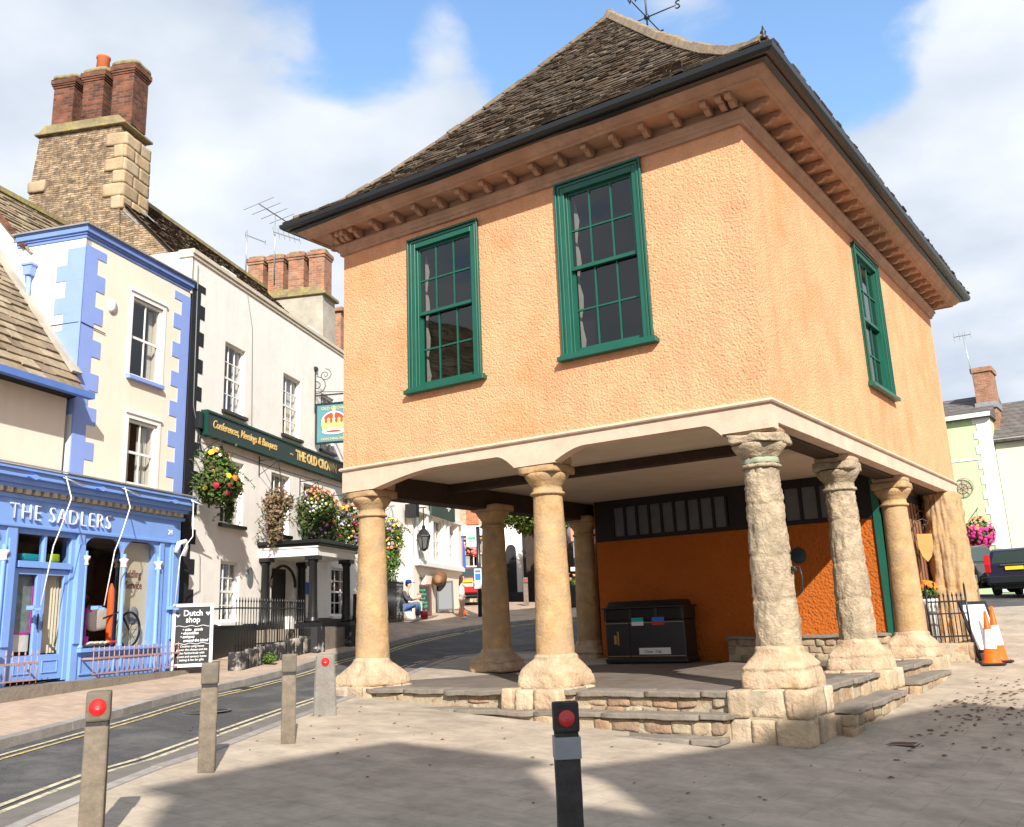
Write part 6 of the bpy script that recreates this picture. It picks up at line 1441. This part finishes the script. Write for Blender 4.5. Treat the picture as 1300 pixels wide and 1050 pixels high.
mb=MB(F); P=[(.12,2.6),(.12,4.9)]+[(.37-.25*math.cos(a),4.9+.3*math.sin(a)) for a in [math.pi*i/10 for i in range(11)]]+[(.62,2.6)]; mb.prism(P,-.03,-.004,'y'); mb.build('arched_doorway',M['dark_room'],t); mb=MB(F); mb.box(0,1.05,-.06,-.004,1.9,2.9); mb.box(.95,1.1,-.1,-.004,2.9,7); mb.build('trim',M['black'],t)
t,F=house('dark_house','dark brown house behind the planter and sign post',-4.2,9,0,6,2.4,8.5,11,mat('dark_brown_render',(.05,.035,.028),.9,var=.3),M['roof_dark'],R_(20),[(2,3.2,3.6,5.2),(4.6,5.6,3.6,5.2)],(-19.6,29.5))
def tree(name,lab,x,y,zb,h,blobs,n,size,seed,lm='leaf_tree'):
    t=thing(name,lab,'tree',(x,y,zb)); r=random.Random(seed)
    mb=MB(); top=zb+h*.55; mb.tube([(x,y,zb-.1),(x+.05,y,zb+h*.2),(x-.05,y+.1,zb+h*.4),(x+.05,y,top)],[.28,.22,.18,.12],10)
    for b in blobs:
        p=Vector((x+b[0],y+b[1],zb+b[2])); s=Vector((x,y,zb+h*r.uniform(.25,.5))); m=s.lerp(p,.5)+Vector((0,0,-.2)); mb.tube([s,m,p],[.10,.06,.02],6)
    mb.build('trunk',M['bark'],t)
    leafcloud('crown',[M[lm]],t,[(x+b[0],y+b[1],zb+b[2],b[3],b[3],b[4]) for b in blobs],n,size,seed)
    return t
tree('plane_tree','leafy green plane tree seen between the columns across the square',-17.4,21.9,2.1,7,[(0,0,4.6,1.9,1.3),(1.3,.9,4.2,1.3,.8),(-1.1,-.8,3.9,1.1,.7),(.3,-.5,3.5,.9,.5),(1.9,1.5,3.8,1.0,.7),(-.3,.6,5.6,1.5,1.1),(-.9,-.4,3.3,.6,.4)],15000,.11,71)
tree('dark_tree','darker leafy tree in front of the dark house across the square',-15.6,24.4,2.2,7.0,[(0,0,5.6,2,1.5),(1.6,.8,5.3,1.5,1.1),(-1.5,.2,5.3,1.4,1.0),(2.6,1.6,4.6,1.2,.9)],9000,.11,72)
t=thing('hanging_basket','magenta hanging basket on the white corner house','hanging basket',(-20.9,26.9,5.3)); Fh=W(t); mb=MB(Fh); mb.lathe([(.05,-.3),(.25,-.1),(.28,0)],0,0,12); mb.build('bowl',M['wicker'],t)
leafcloud('foliage',[M['leaf']],t,[(0,0,0,.42,.42,.4)],250,.08,4,Fh); flowers('blooms',M['fl_magenta'],t,[(0,0,0,.42,.42,.4)],60,.09,5,Fh)
t=thing('hanging_basket','pink hanging basket on the stone shop at the street end','hanging basket',(-21.6,21.9,4.7)); Fh=W(t); mb=MB(Fh); mb.lathe([(.05,-.3),(.22,-.1),(.25,0)],0,0,12); mb.build('bowl',M['wicker'],t)
leafcloud('foliage',[M['leaf']],t,[(0,0,0,.35,.35,.32)],150,.08,4,Fh); flowers('blooms',M['fl_pink'],t,[(0,0,0,.36,.36,.34)],60,.09,6,Fh)
# ------------------------------------------------------------ right-hand houses (fronts parallel to the hall front)
t,F=house('mint_house','pale mint green rendered house with white quoins and a dark slate roof',-9,-1.5,0,5.4,1.9,8.78,10.1,M['lightgreen'],M['roof_dark'],0,[(-4.75,-3.78,2.0,4.1),(-6.9,-5.8,5.8,7.2)],(0,30))
mb=MB(F); z=1.9; i=0
while z<8.7:
    mb.box(-2.0 if i%2 else -2.14,-1.48,-.03-.001*(i%2),.02,z,z+.3); z+=.302; i+=1
mb.build('white_quoins',M['white'],t)
mb=MB(F); mb.box(-9,-1.4,-.3,-.002,8.78,8.95); mb.box(-9,-1.5,-.03,-.002,7.1,7.18); mb.build('eaves_board',M['white'],t)
mb=MB(F); mb.box(-4.95,-3.55,-.12,-.002,2.0,2.02); mb.box(-4.95,-4.76,-.06,-.002,2.0,4.4); mb.box(-3.77,-3.3,-.06,-.002,1.9,4.0); mb.box(-4.95,-3.3,-.2,-.002,4.2,4.35); mb.build('door_surround',M['white'],t)
t2=thing('wall_clock','round iron wheel ornament on the mint green wall','ornament',(-2.81,29.9,6.06))
mb=MB(); 
for k in range(24):
    a,b=2*math.pi*k/24,2*math.pi*(k+1)/24
    for rr_ in (.36,.2): mb.bar((-2.81+rr_*math.cos(a),29.93,6.06+rr_*math.sin(a)),(-2.81+rr_*math.cos(b),29.93,6.06+rr_*math.sin(b)),.03)
for k in range(8):
    a=2*math.pi*k/8; mb.bar((-2.81,29.93,6.06),(-2.81+.36*math.cos(a),29.93,6.06+.36*math.sin(a)),.025)
mb.build('wheel',M['rust'],t2)
t,F=house('cream_house','pale cream rendered house with a brown slate roof at the right edge',-1.5,9,0.3,6.0,1.9,7.72,9.75,M['cream_wall'],M['roof_dark'],0,[(5,6.4,3,5)],(0,30.3))
mb=MB(F); mb.box(-1.5,9,-.25,-.002,7.72,7.84); mb.build('eaves_board',M['white'],t)
t=thing('red_chimney','orange brick chimney on the mint house roof with an aerial','chimney',(-1.5,32,9))
mb=MB(); mb.box(-2.0,-1.3,31.0,32.2,7.7,11.0); mb.box(-2.06,-1.24,30.94,32.26,10.85,11.05); mb.build('stack',M['brick_orange'],t)
mb=MB(); mb.box(-2.06,-1.24,30.9,32.3,9.3,9.55); mb.build('flashing',M['lead'],t)
aerial('television_aerial','thin aerial standing above the orange chimney on the right',[(-1.95,30.9,10.3),(-2.1,30.9,12.6)],[((-2.45,30.9,12.5),(-1.8,30.9,12.5),4,.4,(0,0,1))],F=Matrix(),r=.02)
t=thing('hanging_basket','magenta and pink hanging basket on the mint green house','hanging basket',(-2.42,29.6,4.2)); Fh=W(t); mb=MB(Fh); mb.lathe([(.05,-.4),(.28,-.2),(.34,-.05)],0,0,12); mb.build('bowl',M['wicker'],t); mb=MB(Fh); mb.bar((0,.4,1.0),(0,0,.9),.03); mb.bar((0,0,.9),(0,0,.4),.015); mb.build('bracket',M['black'],t)
leafcloud('foliage',[M['leaf']],t,[(0,0,.0,.5,.45,.6)],500,.08,4,Fh); flowers('blooms',M['fl_magenta'],t,[(0,0,.0,.52,.47,.6)],170,.08,5,Fh,(-1,.4)); flowers('blooms',M['fl_coral'],t,[(0,0,.05,.5,.46,.6)],60,.07,7,Fh,(.1,1))
t=thing('wall_light','small dark floodlight on the cream house wall','light',(.2,30.2,5.0)); mb=MB(W(t)); mb.box(-.15,.15,-.12,.08,0,.14); mb.build('lamp',M['gutter'],t)
# houses behind the camera that shade the foreground
t,F=house('corner_house','narrow cream house behind the photographer',0,2.0,6.5,2.8,-.6,12.9,13.0,M['cream'],M['roof_dark'],0,[(.5,1.5,4,5.6)],(10.3,-19.7))
t,F=house('brick_house','low orange brick house behind the photographer',0,1.6,6.5,2.8,-.6,11.4,11.5,M['brick_orange'],M['roof_dark'],0,[(.4,1.2,4,5.6)],(12.32,-19.7))
t,F=house('tall_house','tall cream house to the right of the photographer',0,7.2,0,8,-.6,12.9,13.0,M['cream'],M['roof_dark'],R_(-109),[(1,2.2,4,5.6),(4,5.2,4,5.6)],(15.5,-10.1))
# ------------------------------------------------------------ vehicles
def car(name,lab,x,y,z,rz,paint,kind='estate',L=4.6,Wd=1.76,H=1.5):
    """x axis = length, rear at -L/2"""
    t=thing(name,lab,'car',(x,y,z),rz); F=W(t); r=.32
    if kind=='estate': up=[(-2.22,.95),(-2.12,1.40),(-1.95,1.47),(.2,1.49),(1.15,.98)]; low=[(-2.3,.32),(-2.33,.6),(-2.27,.98),(1.15,.98),(2.05,.82),(2.28,.6),(2.28,.3)]
    elif kind=='suv': up=[(-2.2,1.05),(-2.1,1.62),(-1.9,1.72),(.5,1.72),(1.15,1.12)]; low=[(-2.25,.42),(-2.28,.7),(-2.22,1.1),(1.15,1.12),(2.1,1.0),(2.25,.75),(2.25,.42)]; r=.37
    else: up=[(-1.9,.95),(-1.6,1.40),(-1.2,1.46),(.2,1.44),(1.0,.95)]; low=[(-1.95,.32),(-1.98,.6),(-1.9,.97),(1.0,.96),(1.8,.8),(1.95,.55),(1.95,.3)]
    xs=[p[0] for p in low]; wx=(min(xs)+.72,max(xs)-.78)
    # lower body with wheel arches
    def under():
        P=[]
        for c in sorted(wx,reverse=True):
            P+= [(c+(r+.06)*math.cos(a),r+(r+.06)*math.sin(a)) for a in [math.pi*i/9 for i in range(10)]]
        return P
    zb=low[0][1]; poly=[low[0]]+low[1:-1]+[low[-1]]
    poly=poly+[p if p[1]>zb-.1 else (p[0],zb-.1) for p in under()]
    mb=MB(F); h=Wd/2; C_=Vector((0,0,.7))
    def layer(s,yy): return [mb.bm.verts.new((px*s if abs(px)>1.8 else px,yy,pz if pz<.75 else .75+(pz-.75)*(1 if s>.99 else .93))) for px,pz in poly]
    Ls=[layer(.985,-h),layer(1,-h+.1),layer(1,h-.1),layer(.985,h)]; n=len(poly)
    for A,B in zip(Ls,Ls[1:]):
        for i in range(n): mb.bm.faces.new((A[i],A[(i+1)%n],B[(i+1)%n],B[i]))
    mb.bm.faces.new(Ls[0][::-1]); mb.bm.faces.new(Ls[3])
    body=mb.build('body',paint,t,bevel=.02)
    mb=MB(F); n=len(up)
    def ul(yb,k): return [mb.bm.verts.new((px,yb*(1-.17*max(0,(pz-.95))/.5),pz)) for px,pz in up]
    A=ul(-h+.05,0); B=ul(h-.05,0)
    for i in range(n): mb.bm.faces.new((A[i],A[(i+1)%n],B[(i+1)%n],B[i]))
    mb.bm.faces.new(A[::-1]); mb.bm.faces.new(B)
    mb.build('cabin',paint,t,bevel=.03)
    zt=up[2][1]; zl=up[0][1]
    def yy(z): return (h-.05)*(1-.17*max(0,(z-.95))/.5)
    # side glass
    for s in (-1,1):
        xa,xb=up[1][0]+.15,up[3][0]+.05
        segs=[(xa,xa+(xb-xa)*.33),(xa+(xb-xa)*.36,xa+(xb-xa)*.68),(xa+(xb-xa)*.71,xb)]
        for k,(a,b) in enumerate(segs):
            z0,z1=zl+.06,zt-.09; mb=MB(F); b2=b+(.55 if k==2 else 0)
            mb.face([(a,s*(yy(z0)+.006),z0),(b2,s*(yy(z0)+.006),z0),(b,s*(yy(z1)+.006),z1),(a,s*(yy(z1)+.006),z1)]); mb.build('side_window',M['car_glass'],t,recalc=False)
        mb=MB(F); mb.box(.62,.8,s*(h+.02),s*(h+.16),.95,1.08); mb.build('wing_mirror',paint,t,bevel=.02)
    (x0,z0),(x1,z1)=up[0],up[1]
    def q(t_): return x0+(x1-x0)*t_-.012*1,z0+(z1-z0)*t_
    mb=MB(F); a,b=q(.12),q(.93); mb.face([(a[0],-yy(a[1])+.12,a[1]),(a[0],yy(a[1])-.12,a[1]),(b[0],yy(b[1])-.12,b[1]),(b[0],-yy(b[1])+.12,b[1])]); mb.build('rear_window',M['car_glass'],t,recalc=False)
    (x0,z0),(x1,z1)=up[-1],up[-2]; mb=MB(F); mb.face([(x0+.0,-yy(z0)+.1,z0+.03),(x0,yy(z0)-.1,z0+.03),(x1+.03,yy(z1)-.1,z1-.03),(x1+.03,-yy(z1)+.1,z1-.03)]); mb.build('windscreen',M['car_glass'],t,recalc=False)
    xr=min(xs)
    for s in (-1,1):
        mb=MB(F); mb.prism([(xr+.0,.72),(xr-.015,.98),(xr+.07,1.3),(xr+.17,1.3),(xr+.2,.72)],s*(h-.16),s*(h+.006),'y'); mb.build('tail_light',M['lamp_red'],t,bevel=.01)
        mb=MB(F); mb.box(max(xs)-.2,max(xs)+.012,s*(h-.45),s*(h-.08),.58,.74); mb.build('headlight',M['chrome'],t,bevel=.02)
        mb=MB(F); mb.bar((up[2][0]+.1,s*.6,zt+.05),(up[3][0]-.1,s*.6,zt+.05),.03); mb.build('roof_rail',M['chrome'],t)
    mb=MB(F); mb.box(xr-.06,xr+.12,-h+.06,h-.06,.36,.6); mb.build('rear_bumper',M['gutter'] if kind!='hatch' else paint,t,bevel=.03)
    mb=MB(F); mb.box(max(xs)-.1,max(xs)+.05,-h+.06,h-.06,.34,.56); mb.build('front_bumper',paint,t,bevel=.03)
    mb=MB(F); mb.box(xr-.035,xr-.005,-.27,.27,.78,.89); mb.build('number_plate',M['plate_yellow'],t)
    mb=MB(F); mb.box(xr-.03,xr,-.4,.4,.93,.96); mb.build('tailgate_trim',M['chrome'],t)
    mb=MB(F); mb.box(wx[0]-.6,wx[1]+.6,-h+.15,h-.15,.2,.45); mb.build('underbody',M['gutter'],t)
    for c in wx:
        for s in (-1,1):
            F2=F@Matrix.Translation((c,s*(h-.11),r))@Matrix.Rotation(R_(90),4,'X')
            mb=MB(F2); mb.lathe([(r*.6,-.1),(r*.95,-.1),(r,-.06),(r,.06),(r*.95,.1),(r*.6,.1)],0,0,26,cap=False); wl=mb.build('wheel',M['tyre'],t)
            mb=MB(F2); mb.lathe([(0,-.09),(r*.2,-.1),(r*.62,-.085),(r*.64,.085),(r*.2,.1),(0,.09)],0,0,20,cap=False); mb.build('rim',M['rim'],wl)
    return t
car('parked_car','dark navy estate car seen from behind at the right edge',-.35,25.2,1.76,R_(86),M['car_navy'],'estate')
car('parked_car','dark grey-green off-road car half hidden behind the end pier',-2.75,27.6,1.85,R_(-50),M['car_grey'],'suv')
car('parked_car','red car parked beyond the girl at the street end',-22.0,22.0,2.42,R_(128),M['car_red'],'hatch')
# ------------------------------------------------------------ people
def skin(name,V,E,Rr,mt,parent,F,sub=2,root=0):
    me=bpy.data.meshes.new(name); me.from_pydata([Vector(v) for v in V],E,[]); o=bpy.data.objects.new(name,me); COL.objects.link(o)
    md=o.modifiers.new('Skin','SKIN'); md.use_smooth_shade=True
    if not me.skin_vertices: 
        return None
    for i,sv in enumerate(me.skin_vertices[0].data): 
        rr=Rr[i]; sv.radius=(rr,rr) if not isinstance(rr,tuple) else rr; sv.use_root=(i==root)
    s=o.modifiers.new('Sub','SUBSURF'); s.levels=sub; s.render_levels=sub
    dg=bpy.context.evaluated_depsgraph_get(); dg.update()
    m2=bpy.data.meshes.new_from_object(o.evaluated_get(dg)); m2.name=name; bpy.data.objects.remove(o)
    M_=F if parent is None else W(parent).inverted()@F
    m2.transform(M_); m2.materials.clear(); m2.materials.append(mt)
    for p in m2.polygons: p.use_smooth=True; p.material_index=0
    ob=bpy.data.objects.new(name,m2); COL.objects.link(ob); ob.parent=parent; return ob
def chain(V,E,Rr,pts,rs,start=None):
    """append a chain; returns index of last"""
    prev=start
    for p,r in zip(pts,rs):
        V.append(p); Rr.append(r); i=len(V)-1
        if prev is not None: E.append((prev,i))
        prev=i
    return prev
def hand(V,E,Rr,wrist,d,side,k,curl=.25,point=False):
    """palm, four fingers and a thumb from wrist index along direction d"""
    w=Vector(V[wrist]); d=Vector(d).normalized(); s=Vector(side).normalized(); n=d.cross(s)
    pm=chain(V,E,Rr,[tuple(w+d*.05*k)],[(.03*k,.018*k)],wrist)
    for j,(o,l) in enumerate(((-.028,.075),(-.009,.085),(.010,.078),(.028,.06))):
        cu=curl if not (point and j==0) else 0
        cu=cu if not point or j==0 else .9
        a=w+d*(.085*k)+s*o*k; b=a+d*l*.5*k*math.cos(cu)+n*l*.5*k*math.sin(cu); c=b+d*l*.5*k*math.cos(cu*2)+n*l*.5*k*math.sin(cu*2)
        chain(V,E,Rr,[tuple(a),tuple(b),tuple(c)],[.0095*k,.0085*k,.007*k],pm)
    a=w+d*.03*k-s*.035*k; b=a+d*.03*k-s*.02*k; chain(V,E,Rr,[tuple(a),tuple(b)],[.011*k,.009*k],pm)
def head(parent,F,c,r,hair,hairlen,face,cap=None):
    """face details: nose, eyes, mouth, ears; hair shell. face = unit vector facing"""
    rot=math.atan2(face[1],face[0])-math.pi/2
    T=F@Matrix.Translation(c)@Matrix.Rotation(rot,4,'Z')     # +y = facing
    mb=MB(T)
    for s in (-1,1):
        mb.stone((s*.032*r/.1,.088*r/.1,.005),(.011,.008,.006),0,1,n=3,pw=2.2)
    mb.build('eyes',M['hair'],parent)
    mb=MB(T); mb.box(-.02,.02,.086*r/.1,.094*r/.1,-.052*r/.1,-.045*r/.1); mb.build('lips',mat('lips',(.45,.15,.12),.5),parent)
    mb=MB(T)
    N_=14
    for i in range(N_):
        for j in range(9):
            def P(a,b):
                th=2*math.pi*a/N_; ph=math.pi*b/12
                rr=r*1.1; x=rr*math.sin(ph)*math.cos(th); y=rr*1.05*math.sin(ph)*math.sin(th)-.012; z=r*1.22*math.cos(ph)+.01
                if y>.02*r/.1 and z<.055*r/.1: return None
                return (x*.92,y,z)
            q=[P(i,j),P(i+1,j),P(i+1,j+1),P(i,j+1)]
            if all(q): mb.face(q,smooth=True)
    bmesh.ops.remove_doubles(mb.bm,verts=mb.bm.verts,dist=.0005)
    hb=mb.build('hair',hair,parent)
    if hairlen:
        mb=MB(T); r_=random.Random(3)
        for i in range(26):
            a=math.pi*(1.02+.96*i/25); x,y=r*.98*math.cos(a),r*1.0*math.sin(a)
            mb.tube([(x,y,.02),(x*1.06,y*1.05-.01,-.10),(x*1.0,y*.95-.03,-.2),(x*.8+r_.uniform(-.01,.01),y*.8-.03,-hairlen+r_.uniform(-.03,.03))],[.016,.02,.018,.006],5)
        mb.build('long_hair',hair,parent)
# girl: standing, right arm raised to the timetable, seen from behind-side
k=.92; H=1.5
ga=math.atan2(.62,.78)   # faces roughly right and away
t=thing('person','girl with long dark hair in white top and white shorts reaching towards the bus timetable','person',(-16.43,14.43,g(-16.43,14.43)+.045),0)
F=W(t)@Matrix.Rotation(math.atan2(15.1-14.43,-16.28+16.43)-math.pi/2+R_(-12),4,'Z')@Matrix.Scale(.86,4)
V=[];E=[];Rr=[]
pel=chain(V,E,Rr,[(0,0,.88)],[(.15,.11)])
chest=chain(V,E,Rr,[(0,0,1.02),(0,.0,1.16),(0,-.01,1.30)],[(.115,.09),(.125,.095),(.13,.085)],pel)
nk=chain(V,E,Rr,[(0,-.0,1.40),(0,.015,1.47)],[.05,.047],chest)
hd=chain(V,E,Rr,[(0,.03,1.53),(0,.03,1.60),(0,.02,1.67)],[(.066,.075),(.078,.092),(.058,.07)],nk)
chain(V,E,Rr,[(0,.125,1.565)],[.010],len(V)-2)
for s in (-1,1):
    chain(V,E,Rr,[(s*.085,0,.80),(s*.09,.01,.62),(s*.085,.015,.46),(s*.085,-.005,.32),(s*.08,-.02,.09),(s*.085,.03,.035),(s*.09,.13,.025)],[.095,.08,.056,.056,.036,.036,.026],pel)
    sh=chain(V,E,Rr,[(s*.14,-.01,1.33)],[.048],chest)
    if s>0: # right arm raised forward
        wr=chain(V,E,Rr,[(.19,.06,1.24),(.20,.22,1.22),(.17,.40,1.34),(.16,.44,1.37)],[.04,.034,.025,.022],sh); hand(V,E,Rr,wr,(-.05,.75,.6),(1,0,0),1.0,.3,True)
    else:
        wr=chain(V,E,Rr,[(-.18,.0,1.2),(-.20,.04,1.07),(-.2,.16,.95),(-.2,.19,.93)],[.04,.034,.025,.022],sh); hand(V,E,Rr,wr,(0,.8,-.5),(1,0,0),1.0,.4)
b=skin('body',V,E,Rr,M['skin'],t,F)
def cloth(name,pts,rs,m,t,F,branches=()):
    V=[];E=[];Rr=[]; chain(V,E,Rr,pts,rs)
    for st,p,r in branches: chain(V,E,Rr,p,r,st)
    return skin(name,V,E,Rr,m,t,F)
cloth('top',[(0,0,.88),(0,0,1.02),(0,0,1.16),(0,-.01,1.32)],[(.165,.13),(.145,.115),(.145,.11),(.135,.092)],M['cloth_white'],t,F,[(3,[(.12,-.01,1.36)],[.05]),(3,[(-.12,-.01,1.36)],[.05])])
cloth('shorts',[(0,0,.93),(0,0,.84)],[(.16,.13),(.17,.14)],M['cloth_white'],t,F,[(1,[(.085,0,.78),(.095,.01,.66)],[.11,.105]),(1,[(-.085,0,.78),(-.095,.01,.66)],[.11,.105])])
for s in (-1,1): cloth('shoe',[(s*.08,-.045,.04),(s*.085,.04,.035),(s*.09,.15,.028)],[.043,.043,.032],M['shoe'],t,F)
head(t,F,(0,.025,1.585),.085,M['hair'],.42,(0,1,0))
# man: sitting on the low wall, knees up, holding an orange cup
t=thing('person','man in a blue cap, grey jersey and jeans sitting by the end railing','person',(-16.76,11.84,g(-16.76,11.84)+.06),0)
F=W(t)@Matrix.Rotation(R_(-62),4,'Z')     # faces +y of frame
V=[];E=[];Rr=[]; sz=.34
pel=chain(V,E,Rr,[(0,0,sz+.08)],[(.17,.13)])
ch_=chain(V,E,Rr,[(0,.0,sz+.24),(0,.03,sz+.38),(0,.07,sz+.50)],[(.15,.12),(.16,.12),(.165,.11)],pel)
nk=chain(V,E,Rr,[(0,.11,sz+.61),(0,.135,sz+.66)],[.058,.055],ch_)
hd=chain(V,E,Rr,[(0,.155,sz+.73),(0,.165,sz+.80),(0,.155,sz+.88)],[(.07,.08),(.082,.098),(.062,.075)],nk)
chain(V,E,Rr,[(0,.27,sz+.765)],[.012],len(V)-2)
legs=[]
for s in (-1,1):
    chain(V,E,Rr,[(s*.10,.05,sz+.07),(s*.12,.24,sz+.12),(s*.12,.44,sz+.18),(s*.11,.45,sz-.02),(s*.10,.43,.10),(s*.10,.47,.05),(s*.11,.60,.035)],[.10,.085,.066,.062,.042,.04,.032],pel)
    sh=chain(V,E,Rr,[(s*.18,.05,sz+.53)],[.06],ch_)
    wr=chain(V,E,Rr,[(s*.22,.10,sz+.40),(s*.22,.17,sz+.30),(s*.12,.40,sz+.34),(s*.10,.43,sz+.345)],[.052,.045,.033,.028],sh); hand(V,E,Rr,wr,(-s*.45,.8,.1),(0,-.1,1),1.05,.6)
skin('body',V,E,Rr,M['skin'],t,F)
cloth('jersey',[(0,0,sz+.06),(0,.0,sz+.24),(0,.03,sz+.38),(0,.07,sz+.53)],[(.185,.15),(.17,.14),(.18,.14),(.165,.12)],M['grey_shirt'],t,F,[(3,[(s*.18,.05,sz+.54),(s*.225,.10,sz+.40),(s*.225,.17,sz+.30),(s*.15,.33,sz+.33)],[.07,.062,.055,.045]) for s in (-1,1)])
cloth('jeans',[(0,0,sz+.05)],[(.185,.15)],M['denim'],t,F,[(0,[(s*.10,.05,sz+.07),(s*.12,.24,sz+.12),(s*.12,.45,sz+.18),(s*.11,.455,sz-.02),(s*.10,.435,.12)],[.115,.1,.08,.076,.062]) for s in (-1,1)])
for s in (-1,1): cloth('shoe',[(s*.10,.40,.05),(s*.10,.49,.045),(s*.11,.63,.035)],[.05,.05,.038],M['shoe'],t,F)
head(t,F,(0,.16,sz+.79),.09,M['hair'],0,(0,1,0))
mb=MB(F@Matrix.Translation((0,.155,sz+.83))); mb.lathe([(.104,.0),(.108,.03),(.10,.075),(.07,.11),(.0,.122)],0,0,20); mb.prism([(-.08,.08),(.08,.08),(.06,.2),(0,.22),(-.06,.2)],.0,.014,'z'); mb.build('cap',M['navy'],t)
P=F@Vector((0,.50,sz+.30))
c=thing('paper_cup','orange and white cup held by the sitting man','cup',P); mb=MB(W(c)); mb.lathe([(.05,0),(.07,.19),(.055,.19)],0,0,16); mb.build('body',M['cone_orange'],c); mb=MB(W(c)); mb.lathe([(.059,.07),(.0665,.14)],0,0,16,cap=False); mb.build('band',M['plate_white'],c)
P=F@Vector((.25,.7,0)); c=thing('red_bag','dark red bag on the pavement at the sitting man\'s feet','bag',P,R_(-40)); mb=MB(W(c)); mb.stone((0,0,.14),(.17,.10,.14),.02,5,n=6,pw=3.5); mb.build('body',M['lamp_red'],c); mb=MB(W(c)); mb.tube([(-.1,0,.26),(-.06,0,.36),(.06,0,.36),(.1,0,.26)],.012,6); mb.build('handle',M['lamp_red'],c)
mb=MB(FP_); A=[(9.6,1.0,1.48),(12.6,1.0,1.70),(15.0,1.2,1.86)]
for (a,z0,z1),(b,y0,y1) in zip(A,A[1:]): mb.prism([(a,z0),(b,y0),(b,y1),(a,z1)],-.72,-.25,'y')
tag(mb.build('low_step',M['tread'],None),'low stone step along the foot of the white archway wall','step')
